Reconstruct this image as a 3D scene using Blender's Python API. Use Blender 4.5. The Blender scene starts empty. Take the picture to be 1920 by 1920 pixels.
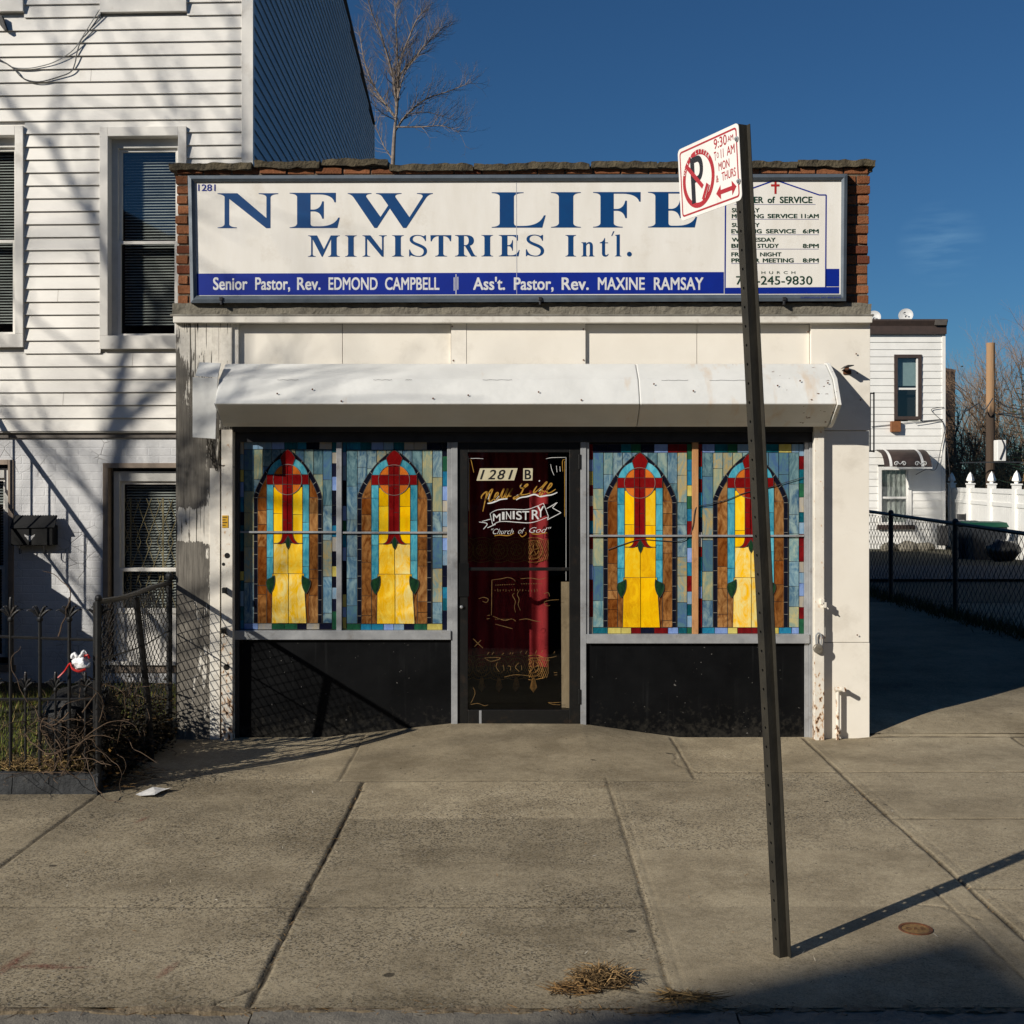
import bpy, bmesh, math, random
import numpy as np
from mathutils import Vector, Matrix, noise as mnoise

S = bpy.context.scene
C = S.collection
R = math.radians
PI = math.pi

# ------------------------------------------------------------------ camera
F = 2300.0                       # focal length in photograph pixels (1920 wide)
CZ = 1.9
cam_d = bpy.data.cameras.new('camera')
cam = bpy.data.objects.new('camera', cam_d); C.objects.link(cam)
cam.location = (0, 0, CZ); cam.rotation_euler = (R(90), 0, 0)
cam_d.sensor_width = 36; cam_d.lens = 36 * F / 1920
cam_d.shift_x = -9 / 1920; cam_d.shift_y = -60 / 1920
cam_d.clip_start = 0.05; cam_d.clip_end = 3000
S.camera = cam

# ------------------------------------------------------------------ sky, sun
SD = Vector((1.18, 1.0, -0.735)).normalized()      # the way sunlight travels
sun_el = math.asin(-SD.z)
sun_az = math.atan2(-SD.x, -SD.y)                   # clockwise from +Y
W = bpy.data.worlds.new('World'); S.world = W; W.use_nodes = True
nt = W.node_tree; N = nt.nodes; bg = N['Background']
sky = N.new('ShaderNodeTexSky'); sky.sky_type = 'NISHITA'; sky.sun_disc = False
sky.sun_elevation = sun_el; sky.sun_rotation = sun_az
sky.air_density = 1.0; sky.dust_density = 0.1; sky.ozone_density = 3.0; sky.altitude = 200
bg.inputs[1].default_value = 0.05
# a thin wisp of cirrus low in the sky
geo = N.new('ShaderNodeTexCoord'); mp = N.new('ShaderNodeMapping'); mp.inputs['Scale'].default_value = (9, 9, 60)
nz = N.new('ShaderNodeTexNoise'); nz.inputs['Scale'].default_value = 2.4; nz.inputs['Detail'].default_value = 7
nt.links.new(geo.outputs['Generated'], mp.inputs[0]); nt.links.new(mp.outputs[0], nz.inputs[0])
cr = N.new('ShaderNodeValToRGB'); cr.color_ramp.elements[0].position = .4; cr.color_ramp.elements[1].position = .75
nt.links.new(nz.outputs[0], cr.inputs[0])
wd = Vector(((1765 - 969) / F, 1, (900 - 457) / F)).normalized()
dt = N.new('ShaderNodeVectorMath'); dt.operation = 'DISTANCE'; dt.inputs[1].default_value = wd
nt.links.new(geo.outputs['Generated'], dt.inputs[0])
mr = N.new('ShaderNodeMapRange'); mr.inputs[1].default_value = .0; mr.inputs[2].default_value = .034
mr.inputs[3].default_value = .2; mr.inputs[4].default_value = 0
nt.links.new(dt.outputs['Value'], mr.inputs[0])
mm = N.new('ShaderNodeMath'); mm.operation = 'MULTIPLY'
nt.links.new(cr.outputs[0], mm.inputs[0]); nt.links.new(mr.outputs[0], mm.inputs[1])
mx = N.new('ShaderNodeMix'); mx.data_type = 'RGBA'; mx.inputs[7].default_value = (22, 19, 17, 1)
nt.links.new(mm.outputs[0], mx.inputs[0]); nt.links.new(sky.outputs[0], mx.inputs[6])
tint = N.new('ShaderNodeMix'); tint.data_type = 'RGBA'; tint.blend_type = 'MULTIPLY'; tint.inputs[0].default_value = 1; tint.inputs[7].default_value = (.39, .74, 1.04, 1)
nt.links.new(mx.outputs[2], tint.inputs[6]); nt.links.new(tint.outputs[2], bg.inputs[0])

sl = bpy.data.lights.new('sun', 'SUN'); sl.energy = 5.0; sl.angle = R(0.53); sl.color = (1.0, 0.94, 0.84)
so = bpy.data.objects.new('sun', sl); C.objects.link(so)
so.rotation_euler = SD.to_track_quat('-Z', 'Y').to_euler(); so.location = (-15, -12, 12)

S.view_settings.view_transform = 'Standard'; S.view_settings.look = 'None'
S.view_settings.exposure = 0.0; S.view_settings.gamma = 1
S.cycles.max_bounces = 6; S.cycles.diffuse_bounces = 3; S.cycles.glossy_bounces = 3
S.cycles.transparent_max_bounces = 12; S.cycles.transmission_bounces = 4

# ------------------------------------------------------------------ helpers
FY = 9.02                       # plane of the shop front
def X(px, Y=FY): return (px - 969) * Y / F
def Z(py, Y=FY): return CZ - (py - 900) * Y / F
def lin(c):
    c = c / 255
    return c / 12.92 if c <= .04045 else ((c + .055) / 1.055) ** 2.4
def rgb(r, g, b): return (lin(r), lin(g), lin(b), 1)

MATS = {}
class NT:
    """small node helper"""
    def __init__(s, name):
        s.m = bpy.data.materials.new(name); s.m.use_nodes = True
        s.t = s.m.node_tree; s.n = s.t.nodes; s.p = s.n['Principled BSDF']
        s.tc = s.n.new('ShaderNodeTexCoord')
    def link(s, a, b): s.t.links.new(a, b)
    def noise(s, scale, detail=5, rough=.6, stretch=None, coord='Object', dist=0, off=None):
        n = s.n.new('ShaderNodeTexNoise'); n.inputs['Scale'].default_value = scale
        n.inputs['Detail'].default_value = detail; n.inputs['Roughness'].default_value = rough
        n.inputs['Distortion'].default_value = dist
        src = s.tc.outputs[coord]
        if stretch or off:
            m = s.n.new('ShaderNodeMapping')
            if stretch: m.inputs['Scale'].default_value = stretch
            if off: m.inputs['Location'].default_value = off
            s.link(src, m.inputs[0]); src = m.outputs[0]
        s.link(src, n.inputs[0]); return n.outputs[0]
    def ramp(s, fac, p0, p1, c0=(0, 0, 0, 1), c1=(1, 1, 1, 1)):
        r = s.n.new('ShaderNodeValToRGB'); e = r.color_ramp.elements
        e[0].position = p0; e[1].position = p1; e[0].color = c0; e[1].color = c1
        s.link(fac, r.inputs[0]); return r.outputs[0]
    def mix(s, fac, a, b, mode='MIX'):
        m = s.n.new('ShaderNodeMix'); m.data_type = 'RGBA'; m.blend_type = mode
        for v, i in ((fac, 0), (a, 6), (b, 7)):
            if hasattr(v, 'links'): s.link(v, m.inputs[i])
            else: m.inputs[i].default_value = v
        return m.outputs[2]
    def math(s, op, a, b=0.0):
        m = s.n.new('ShaderNodeMath'); m.operation = op
        for v, i in ((a, 0), (b, 1)):
            if hasattr(v, 'links'): s.link(v, m.inputs[i])
            else: m.inputs[i].default_value = v
        return m.outputs[0]
    def attr(s, name, out='Color'):
        a = s.n.new('ShaderNodeAttribute'); a.attribute_name = name; return a.outputs[out]
    def sep(s, v):
        x = s.n.new('ShaderNodeSeparateXYZ'); s.link(v, x.inputs[0]); return x.outputs
    def base(s, v):
        if hasattr(v, 'links'): s.link(v, s.p.inputs['Base Color'])
        else: s.p.inputs['Base Color'].default_value = v
    def bump(s, h, strength=.3, dist=.01):
        b = s.n.new('ShaderNodeBump'); b.inputs['Strength'].default_value = strength; b.inputs['Distance'].default_value = dist
        s.link(h, b.inputs['Height']); s.link(b.outputs[0], s.p.inputs['Normal'])
    def set(s, **k):
        for a, v in k.items():
            i = s.p.inputs[{'rough': 'Roughness', 'metal': 'Metallic', 'spec': 'Specular IOR Level', 'coat': 'Coat Weight'}[a]]
            if hasattr(v, 'links'): s.link(v, i)
            else: i.default_value = v

def pm(name, c1, c2=None, scale=8, rough=.7, bump=.15, bscale=None, metal=0, stretch=None, spec=.5, lo=.35, hi=.7, dirt=None, dscale=2.5, bd=.004):
    """weathered one-material surface: two tones by noise, fine bump, optional blotches of dirt"""
    if name in MATS: return MATS[name]
    t = NT(name); c2 = c2 or tuple(v * .8 for v in c1[:3]) + (1,)
    f = t.ramp(t.noise(scale, 6, .62, stretch), lo, hi)
    col = t.mix(f, c1, c2)
    if dirt:
        d = t.ramp(t.noise(dscale, 8, .7, off=(3.1, 7.7, 1.3)), .56, .78)
        col = t.mix(d, col, dirt)
    t.base(col); t.set(rough=rough, metal=metal, spec=spec)
    if bump: t.bump(t.noise(bscale or scale * 9, 5, .65, stretch), bump, bd)
    MATS[name] = t.m; return t.m

class MB:
    """collects geometry in world coordinates for ONE mesh object"""
    def __init__(s): s.v = []; s.f = []; s.mi = []; s.ca = []; s.cb = []; s.cur = 0; s.A = (1, 1, 1); s.B = (1, 1, 1); s.usecol = False
    def _f(s, idx): s.f.append(tuple(idx)); s.mi.append(s.cur); s.ca.append(s.A); s.cb.append(s.B)
    def face(s, pts):
        i = len(s.v); s.v += [tuple(p) for p in pts]; s._f(range(i, i + len(pts)))
    def box(s, x0, x1, y0, y1, z0, z1, M=None):
        if x0 > x1: x0, x1 = x1, x0
        if y0 > y1: y0, y1 = y1, y0
        if z0 > z1: z0, z1 = z1, z0
        p = [(x0, y0, z0), (x1, y0, z0), (x1, y1, z0), (x0, y1, z0), (x0, y0, z1), (x1, y0, z1), (x1, y1, z1), (x0, y1, z1)]
        if M is not None: p = [tuple(M @ Vector(q)) for q in p]
        i = len(s.v); s.v += p
        for q in ((0, 3, 2, 1), (4, 5, 6, 7), (0, 1, 5, 4), (1, 2, 6, 5), (2, 3, 7, 6), (3, 0, 4, 7)): s._f([i + k for k in q])
    def gbox(s, x0, x1, y0, y1, z0, z1, step=.05):
        """closed box with a subdivided skin, to be roughened with jitter"""
        n = [max(1, int(round(abs(b - a) / step))) for a, b in ((x0, x1), (y0, y1), (z0, z1))]; o = (x0, y0, z0); e = (x1 - x0, y1 - y0, z1 - z0); d = {}
        def vid(i, j, k):
            if (i, j, k) not in d:
                d[(i, j, k)] = len(s.v); s.v.append((o[0] + e[0] * i / n[0], o[1] + e[1] * j / n[1], o[2] + e[2] * k / n[2]))
            return d[(i, j, k)]
        for ax in range(3):
            a, b = [q for q in range(3) if q != ax]
            for side in (0, n[ax]):
                for i in range(n[a]):
                    for j in range(n[b]):
                        q = []
                        for di, dj in ((0, 0), (1, 0), (1, 1), (0, 1)):
                            c = [0, 0, 0]; c[ax] = side; c[a] = i + di; c[b] = j + dj; q.append(vid(*c))
                        s._f(q)
    def prism(s, pts, d):
        """closed polygon pts (3D list), extruded by vector d"""
        n = len(pts); i = len(s.v); d = Vector(d)
        s.v += [tuple(p) for p in pts] + [tuple(Vector(p) + d) for p in pts]
        s._f(range(i, i + n)); s._f(range(i + 2 * n - 1, i + n - 1, -1))
        for k in range(n): s._f((i + k, i + n + k, i + n + (k + 1) % n, i + (k + 1) % n))
    def tube(s, pts, r, n=6, r1=None, caps=True):
        """tube along a polyline; r may be a list"""
        pts = [Vector(p) for p in pts]; m = len(pts)
        if not isinstance(r, (list, tuple)): r = [r + ((r1 if r1 is not None else r) - r) * k / max(1, m - 1) for k in range(m)]
        i0 = len(s.v); ref = None
        for k, p in enumerate(pts):
            t = (pts[min(k + 1, m - 1)] - pts[max(k - 1, 0)])
            if t.length < 1e-9: t = Vector((0, 0, 1))
            t.normalize()
            if ref is None:
                ref = t.orthogonal().normalized()
            else:
                ref = (ref - t * ref.dot(t))
                ref = ref.normalized() if ref.length > 1e-6 else t.orthogonal().normalized()
            b = t.cross(ref)
            for a in range(n):
                an = 2 * PI * a / n
                s.v.append(tuple(p + (ref * math.cos(an) + b * math.sin(an)) * r[k]))
        for k in range(m - 1):
            for a in range(n):
                s._f((i0 + k * n + a, i0 + k * n + (a + 1) % n, i0 + (k + 1) * n + (a + 1) % n, i0 + (k + 1) * n + a))
        if caps and n > 2:
            s._f(range(i0 + n - 1, i0 - 1, -1)); s._f(range(i0 + (m - 1) * n, i0 + m * n))
    def lathe(s, prof, c, n=24, axis='z'):
        """prof = [(r,h)...] turned about an axis through c"""
        i0 = len(s.v); m = len(prof)
        for r, h in prof:
            for a in range(n):
                an = 2 * PI * a / n; u, w = r * math.cos(an), r * math.sin(an)
                if axis == 'z': q = (c[0] + u, c[1] + w, c[2] + h)
                elif axis == 'y': q = (c[0] + u, c[1] - h, c[2] + w)
                else: q = (c[0] + h, c[1] + u, c[2] + w)
                s.v.append(q)
        for k in range(m - 1):
            for a in range(n): s._f((i0 + k * n + a, i0 + k * n + (a + 1) % n, i0 + (k + 1) * n + (a + 1) % n, i0 + (k + 1) * n + a))
        s._f(range(i0 + n - 1, i0 - 1, -1)); s._f(range(i0 + (m - 1) * n, i0 + m * n))
    def ball(s, c, r, n=10, m=7, sc=(1, 1, 1)):
        i0 = len(s.v)
        for k in range(1, m):
            th = PI * k / m
            for a in range(n):
                an = 2 * PI * a / n
                s.v.append((c[0] + r * sc[0] * math.sin(th) * math.cos(an), c[1] + r * sc[1] * math.sin(th) * math.sin(an), c[2] + r * sc[2] * math.cos(th)))
        t = len(s.v); s.v += [(c[0], c[1], c[2] + r * sc[2]), (c[0], c[1], c[2] - r * sc[2])]
        for k in range(m - 2):
            for a in range(n): s._f((i0 + k * n + a, i0 + (k + 1) * n + a, i0 + (k + 1) * n + (a + 1) % n, i0 + k * n + (a + 1) % n))
        for a in range(n):
            s._f((t, i0 + a, i0 + (a + 1) % n)); s._f((t + 1, i0 + (m - 2) * n + (a + 1) % n, i0 + (m - 2) * n + a))
    def raw(s, vs, fs):
        i = len(s.v); s.v += [tuple(p) for p in vs]
        for f in fs: s._f([i + k for k in f])
    def jitter(s, amt, scale=6, seed=0):
        out = []
        for p in s.v:
            q = Vector(p) * scale + Vector((seed * 3.7, seed * 1.3, 0))
            out.append(tuple(Vector(p) + mnoise.noise_vector(q) * amt))
        s.v = out
    def build(s, name, mat, parent=None, bevel=0, smooth=False, subdiv=0, origin=None):
        o_world = Vector((0, 0, 0)); q = parent
        while q is not None: o_world += q.location; q = q.parent
        loc = Vector((0, 0, 0))
        if parent is None and origin is not None: loc = Vector(origin); o_world = loc
        me = bpy.data.meshes.new(name)
        me.from_pydata([tuple(Vector(p) - o_world) for p in s.v], [], s.f)
        for m in (mat if isinstance(mat, (list, tuple)) else [mat]): me.materials.append(m)
        if any(s.mi): me.polygons.foreach_set('material_index', s.mi)
        if s.usecol:
            for nm, src in (('Col', s.ca), ('Col2', s.cb)):
                a = me.attributes.new(nm, 'FLOAT_COLOR', 'FACE')
                a.data.foreach_set('color', [c for t in src for c in (t[0], t[1], t[2], 1)])
        bm = bmesh.new(); bm.from_mesh(me); bmesh.ops.recalc_face_normals(bm, faces=bm.faces) if s.__dict__.get('recalc', True) else None
        bm.to_mesh(me); bm.free()
        if smooth: me.polygons.foreach_set('use_smooth', [True] * len(me.polygons))
        o = bpy.data.objects.new(name, me); C.objects.link(o); o.location = loc
        if parent is not None: o.parent = parent
        if bevel:
            b = o.modifiers.new('bevel', 'BEVEL'); b.width = bevel; b.segments = 2; b.limit_method = 'ANGLE'; b.angle_limit = R(40)
        return o

def tag(o, label=None, cat=None, group=None, kind=None):
    if label: o['label'] = label
    if cat: o['category'] = cat
    if group: o['group'] = group
    if kind: o['kind'] = kind
    return o
def thing(name, label, cat, loc=(0, 0, 0), group=None):
    o = bpy.data.objects.new(name, None); C.objects.link(o); o.location = loc; o.empty_display_size = .1
    return tag(o, label, cat, group)
def copy_tree(o, parent=None):
    c = o.copy(); C.objects.link(c)
    if parent is not None: c.parent = parent
    for ch in list(o.children): copy_tree(ch, c)
    return c

def bez(p0, p1, p2, p3, n=8):
    out = []
    for k in range(1, n + 1):
        t = k / n; a = 1 - t
        out.append((a**3 * p0[0] + 3*a*a*t * p1[0] + 3*a*t*t * p2[0] + t**3 * p3[0], a**3 * p0[1] + 3*a*a*t * p1[1] + 3*a*t*t * p2[1] + t**3 * p3[1]))
    return out
def path(items, n=8):
    """items: (x,y) points or ('C', c1, c2, p) / ('Q', c, p) curves"""
    out = []
    for it in items:
        if it[0] == 'C': out += bez(out[-1], it[1], it[2], it[3], n)
        elif it[0] == 'Q':
            p0, c, p = out[-1], it[1], it[2]
            out += bez(p0, (p0[0] + 2/3*(c[0]-p0[0]), p0[1] + 2/3*(c[1]-p0[1])), (p[0] + 2/3*(c[0]-p[0]), p[1] + 2/3*(c[1]-p[1])), p, n)
        else: out.append(tuple(it))
    return out
def fill(contours):
    """2D contours -> (verts2d, faces), holes by even-odd"""
    k = bpy.data.curves.new('k', 'CURVE'); k.dimensions = '2D'; k.fill_mode = 'FRONT'
    for pts in contours:
        sp = k.splines.new('POLY'); sp.points.add(len(pts) - 1)
        for p, q in zip(sp.points, pts): p.co = (q[0], q[1], 0, 1)
        sp.use_cyclic_u = True
    o = bpy.data.objects.new('k', k); m = o.to_mesh()
    r = ([(v.co.x, v.co.y) for v in m.vertices], [tuple(p.vertices) for p in m.polygons])
    o.to_mesh_clear(); bpy.data.objects.remove(o); bpy.data.curves.remove(k); return r
def text2d(s, bold=0, shear=0, space=1.0):
    c = bpy.data.curves.new('t', 'FONT'); c.body = s; c.offset = bold; c.shear = shear; c.space_character = space; c.fill_mode = 'FRONT'; c.resolution_u = 4
    o = bpy.data.objects.new('t', c); m = o.to_mesh()
    r = ([(v.co.x, v.co.y) for v in m.vertices], [tuple(p.vertices) for p in m.polygons])
    o.to_mesh_clear(); bpy.data.objects.remove(o); bpy.data.curves.remove(c); return r
CAP = .692
def put_text(mb, s, x0, x1, zt, zb, Y, bold=0, shear=0, space=1.0, fr=None):
    """text fitted between x0..x1, cap top zt, baseline zb, on plane y=Y (or frame fr: 2D->3D)"""
    em = max(0, bold); v, f = text2d(s, min(0, bold), shear, space); bold = 0
    a = min(p[0] for p in v); b = max(p[0] for p in v)
    kx = (x1 - x0) / (b - a); kz = (zt - zb) / (CAP + bold)
    g = fr or (lambda u, w: (u, Y, w))
    if em == 0: mb.raw([g(x0 + (p[0] - a) * kx, zb + p[1] * kz) for p in v], f); return
    kx = (x1 - x0) / (b - a + 2 * em); kz = (zt - zb) / (CAP + 2 * em * .7)
    for n, (ex, ez) in enumerate(((-1, -.7), (1, -.7), (-1, .7), (1, .7), (0, .7), (0, -.7), (0, 0))):      # emboldened by close copies, each a hair in front
        q = [Vector(g(x0 + (p[0] - a + em + ex * em) * kx, zb + (p[1] + em * .7 + ez * em) * kz)) for p in v]
        o = Vector(g(0, 0)); nn = (Vector(g(1, 0)) - o).cross(Vector(g(0, 1)) - o).normalized() * (.00006 * n)
        mb.raw([tuple(t + nn) for t in q], f)
def ribbon(mb, pts, w, g, w1=None):
    """flat stroke along 2D pts, width w (or list), mapped by g(u,v)"""
    n = len(pts)
    if not isinstance(w, (list, tuple)): w = [w] * n
    L, Rr = [], []
    for k in range(n):
        a = pts[max(k - 1, 0)]; b = pts[min(k + 1, n - 1)]
        dx, dy = b[0] - a[0], b[1] - a[1]; l = math.hypot(dx, dy) or 1
        nx, ny = -dy / l * w[k] / 2, dx / l * w[k] / 2
        L.append((pts[k][0] + nx, pts[k][1] + ny)); Rr.append((pts[k][0] - nx, pts[k][1] - ny))
    for k in range(n - 1): mb.face([g(*L[k]), g(*L[k + 1]), g(*Rr[k + 1]), g(*Rr[k])])
def spline(pts, n=6):
    """Catmull-Rom through 2D/3D points"""
    P = [Vector(p) for p in pts]; out = []
    for k in range(len(P) - 1):
        p0, p1, p2, p3 = P[max(k-1, 0)], P[k], P[k+1], P[min(k+2, len(P)-1)]
        for j in range(n):
            t = j / n
            out.append(tuple(.5 * ((2*p1) + (p2-p0)*t + (2*p0-5*p1+4*p2-p3)*t*t + (3*p1-p0-3*p2+p3)*t**3)))
    out.append(tuple(P[-1])); return out
# ------------------------------------------------------------------ ground
def sst(a, b, x): 
    t = np.clip((x - a) / (b - a), 0, 1); return t * t * (3 - 2 * t)
def z_walk(x, y):
    ramp = .1 * np.clip((x + 1.4) / .92, 0, 1) * np.clip((1.2 - x) / .72, 0, 1) * np.clip((y - 7.76) / 1.26, 0, 1)
    drive = sst(2.45, 2.75, x) * (.1 * sst(8.75, 9.7, y))
    return ramp + drive
def z_lot(x, y):
    return .1 * sst(8.75, 9.7, y) + .07 * sst(9.5, 12, y) + .02 * sst(12, 18, y) - .42 * sst(20, 37, y)

def grid_mesh(name, xs, ys, zf, mat, kind='structure', attr=None):
    xs = np.asarray(xs); ys = np.asarray(ys); gx, gy = np.meshgrid(xs, ys)
    gz = zf(gx, gy); n, m = gx.shape
    v = np.stack([gx, gy, gz], -1).reshape(-1, 3)
    idx = np.arange(n * m).reshape(n, m)
    f = np.stack([idx[:-1, :-1], idx[:-1, 1:], idx[1:, 1:], idx[1:, :-1]], -1).reshape(-1, 4)
    me = bpy.data.meshes.new(name)
    me.vertices.add(len(v)); me.vertices.foreach_set('co', v.ravel())
    me.loops.add(f.size); me.loops.foreach_set('vertex_index', f.ravel())
    me.polygons.add(len(f)); me.polygons.foreach_set('loop_start', np.arange(0, f.size, 4))
    me.polygons.foreach_set('loop_total', np.full(len(f), 4)); me.polygons.foreach_set('use_smooth', np.ones(len(f), bool))
    me.update(calc_edges=True)
    if attr is not None:
        a = me.attributes.new('Col', 'FLOAT_COLOR', 'POINT'); a.data.foreach_set('color', attr(gx, gy).reshape(-1, 4).ravel())
    me.materials.append(mat)
    o = bpy.data.objects.new(name, me); C.objects.link(o); tag(o, kind=kind); return o

# concrete of the pavement: Col.r = open joint full of dirt, Col.g = tone of the flag, or shade painted on the driveway, Col.b = coarse worn aggregate
t = NT('pavement_concrete')
c = t.attr('Col'); sx = t.n.new('ShaderNodeSeparateColor'); t.link(c, sx.inputs[0])
fine = t.noise(150, 3, .7); mid = t.noise(22, 6, .65); big = t.noise(1.5, 6, .6)
col = t.mix(t.ramp(mid, .3, .72), rgb(160, 146, 119), rgb(186, 171, 143))
col = t.mix(t.math('MULTIPLY', t.ramp(big, .42, .66), .7), col, rgb(126, 113, 90))
col = t.mix(t.math('MULTIPLY', t.ramp(t.noise(3.2, 8, .72, off=(4, 9, 0)), .47, .7), .55), col, rgb(202, 187, 157))
gr_ = t.n.new('ShaderNodeMapRange'); t.link(t.noise(210, 2, .6, off=(2, 2, 2)), gr_.inputs[0]); gr_.inputs[1].default_value = .3; gr_.inputs[2].default_value = .7; gr_.inputs[3].default_value = .72; gr_.inputs[4].default_value = 1.24
cg = t.n.new('ShaderNodeCombineColor'); [t.link(gr_.outputs[0], cg.inputs[i]) for i in range(3)]
col = t.mix(1.0, col, cg.outputs[0], 'MULTIPLY')
# aggregate: dark pits and pale stones
vo = t.n.new('ShaderNodeTexVoronoi'); vo.inputs['Scale'].default_value = 125; t.link(t.tc.outputs['Object'], vo.inputs[0])
agg = t.sep(vo.outputs['Color'])
patch = t.ramp(t.noise(1.1, 4, .6, off=(7, 2, 0)), .36, .62)
wear = t.math('MULTIPLY', t.math('ADD', t.math('MULTIPLY', patch, .6), .25), sx.outputs[2])
dark = t.math('MULTIPLY', t.ramp(agg[0], .68, .8), wear)
pale = t.math('MULTIPLY', t.ramp(agg[1], .86, .93), wear)
col = t.mix(t.math('MULTIPLY', dark, 1.0), col, rgb(72, 66, 56))
col = t.mix(t.math('MULTIPLY', pale, .5), col, rgb(190, 182, 165))
spots = t.math('MAXIMUM', t.ramp(t.noise(34, 2, .4, off=(1, 5, 2)), .73, .77), t.ramp(t.noise(9, 2, .3, off=(6, 5, 2)), .775, .8))
col = t.mix(t.math('MULTIPLY', spots, .8), col, rgb(52, 47, 40))
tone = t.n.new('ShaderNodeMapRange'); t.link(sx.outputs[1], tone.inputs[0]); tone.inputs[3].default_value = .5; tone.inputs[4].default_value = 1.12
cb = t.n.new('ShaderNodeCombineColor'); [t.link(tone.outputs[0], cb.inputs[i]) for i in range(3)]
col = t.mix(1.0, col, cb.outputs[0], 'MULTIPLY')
col = t.mix(sx.outputs[0], col, rgb(48, 42, 34))
t.base(col); t.set(rough=.92, spec=.25)
h = t.math('ADD', t.math('MULTIPLY', fine, .35), t.math('ADD', t.math('MULTIPLY', dark, -.9), t.math('MULTIPLY', mid, .5)))
t.bump(h, .85, .006)
M_WALK = t.m

VJ = [(-.965, 4.4, 7.74, .0062, .95), (.572, 4.4, 7.82, .004, .5), (2.1, 4.4, 9.05, .006, .75), (1.925, 4.4, 5.75, .003, .45), (-2.53, 4.4, 7.45, .005, .7),
      (-4.06, 4.4, 7.45, .005, .7), (3.63, 4.4, 9.0, .006, .7), (5.1, 4.4, 9, .006, .7), (-1.12, 7.74, 9.02, .004, .5), (1.13, 7.8, 9.02, .005, .6), (6.6, 4.4, 9, .006, .7), (-5.6, 4.4, 7.45, .005, .7)]
HJ = [(7.74, -1.15, 1.15, .006, .55), (5.46, -9, .57, .0035, .5), (7.98, 1.13, 9, .006, .7), (6.89, 2.1, 9, .006, .7), (5.71, 2.1, 9, .005, .5), (6.1, -.965, .2, .0025, .2), (9.0, 2.5, 9, .008, .8), (5.0, -.965, -.3, .003, .0)]
CR = [[(-1.11, 4.41), (-1.04, 4.52), (-.97, 4.62)], [(.62, 4.5), (.45, 4.56), (.3, 4.62), (.18, 4.6)], [(2.0, 5.3), (1.9, 5.45), (1.75, 5.5)], [(1.2, 7.95), (1.05, 8.2), (1.1, 8.5)], [(2.6, 6.3), (3.0, 6.45), (3.4, 6.4), (3.9, 6.6)], [(-2.3, 6.6), (-1.9, 6.75), (-1.75, 6.7)]]
def wob(a, s): return .004 * np.sin(a * 2.1 + s) + .0015 * np.sin(a * 13.7 + s * 2.3) + .001 * np.sin(a * 41 + s)
def joints(x, y):
    g = np.zeros_like(x)
    for i, (jx, a, b, w, k) in enumerate(VJ):
        d = np.abs(x - jx - wob(y, i)); ww = w * (1 + .22 * np.sin(y * 7 + i) + .15 * np.sin(y * 31 + 2 * i)) 
        g = np.maximum(g, k * (1 - sst(ww * .7, ww * 1.9 + .004, d)) * ((y > a) & (y < b)))
    for i, (jy, a, b, w, k) in enumerate(HJ):
        d = np.abs(y - jy - wob(x, i + 20)); ww = w * (1 + .5 * np.sin(x * 19 + i))
        g = np.maximum(g, k * (1 - sst(ww * .7, ww * 1.9 + .006, d)) * ((x > a) & (x < b)))
    for k, pl in enumerate(CR):
        for (ax_, ay_), (bx_, by_) in zip(pl, pl[1:]):
            L2 = (bx_ - ax_) ** 2 + (by_ - ay_) ** 2; s = np.clip(((x - ax_) * (bx_ - ax_) + (y - ay_) * (by_ - ay_)) / L2, 0, 1)
            d = np.hypot(x - ax_ - s * (bx_ - ax_) + .008 * np.sin(y * 37 + k) , y - ay_ - s * (by_ - ay_) + .006 * np.sin(x * 43)); g = np.maximum(g, (.9 if k < 2 else .5) * (1 - sst(.003, .011, d)))
    return g
def margins(x, y):   # shallow tooled margin beside the wide joints
    g = np.zeros_like(x)
    for (jx, a, b) in ((2.17, 4.4, 9.0), (1.99, 4.4, 5.7), (.63, 4.4, 7.8)):
        g = np.maximum(g, (1 - sst(.002, .009, np.abs(x - jx))) * ((y > a) & (y < b)))
    return g
def flag_id(x, y):
    cols = np.digitize(x, [-5.6, -4.06, -2.53, -.965, .572, 2.1, 3.63, 5.1, 6.6]); rows = np.digitize(y, [5.46, 6.89, 7.8])
    return np.sin(cols * 12.9898 + rows * 78.233) * 43758.5453 % 1
def z_pave(x, y): return z_walk(x, y) - .012 * joints(x, y) - .002 * margins(x, y) + .002 * np.sin(x * 1.9 + y) 
def pave_attr(x, y):
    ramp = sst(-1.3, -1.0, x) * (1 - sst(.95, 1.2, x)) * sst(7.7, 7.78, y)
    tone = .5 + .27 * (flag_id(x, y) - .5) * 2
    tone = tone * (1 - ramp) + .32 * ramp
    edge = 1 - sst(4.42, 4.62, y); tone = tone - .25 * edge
    worn = (1 - ramp * .6) * np.where((x > 2.1), .55, 1.0) * np.where((x > .6) & (x < 2.1) & (y < 6.3), .35, 1.0) * np.where(y > 8.0, .5, 1.0)
    return np.stack([joints(x, y), tone, worn, np.ones_like(x)], -1)
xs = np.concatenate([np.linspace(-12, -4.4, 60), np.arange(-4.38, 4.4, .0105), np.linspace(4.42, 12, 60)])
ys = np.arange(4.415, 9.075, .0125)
grid_mesh('sidewalk', xs, ys, z_pave, M_WALK, attr=pave_attr)

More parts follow.
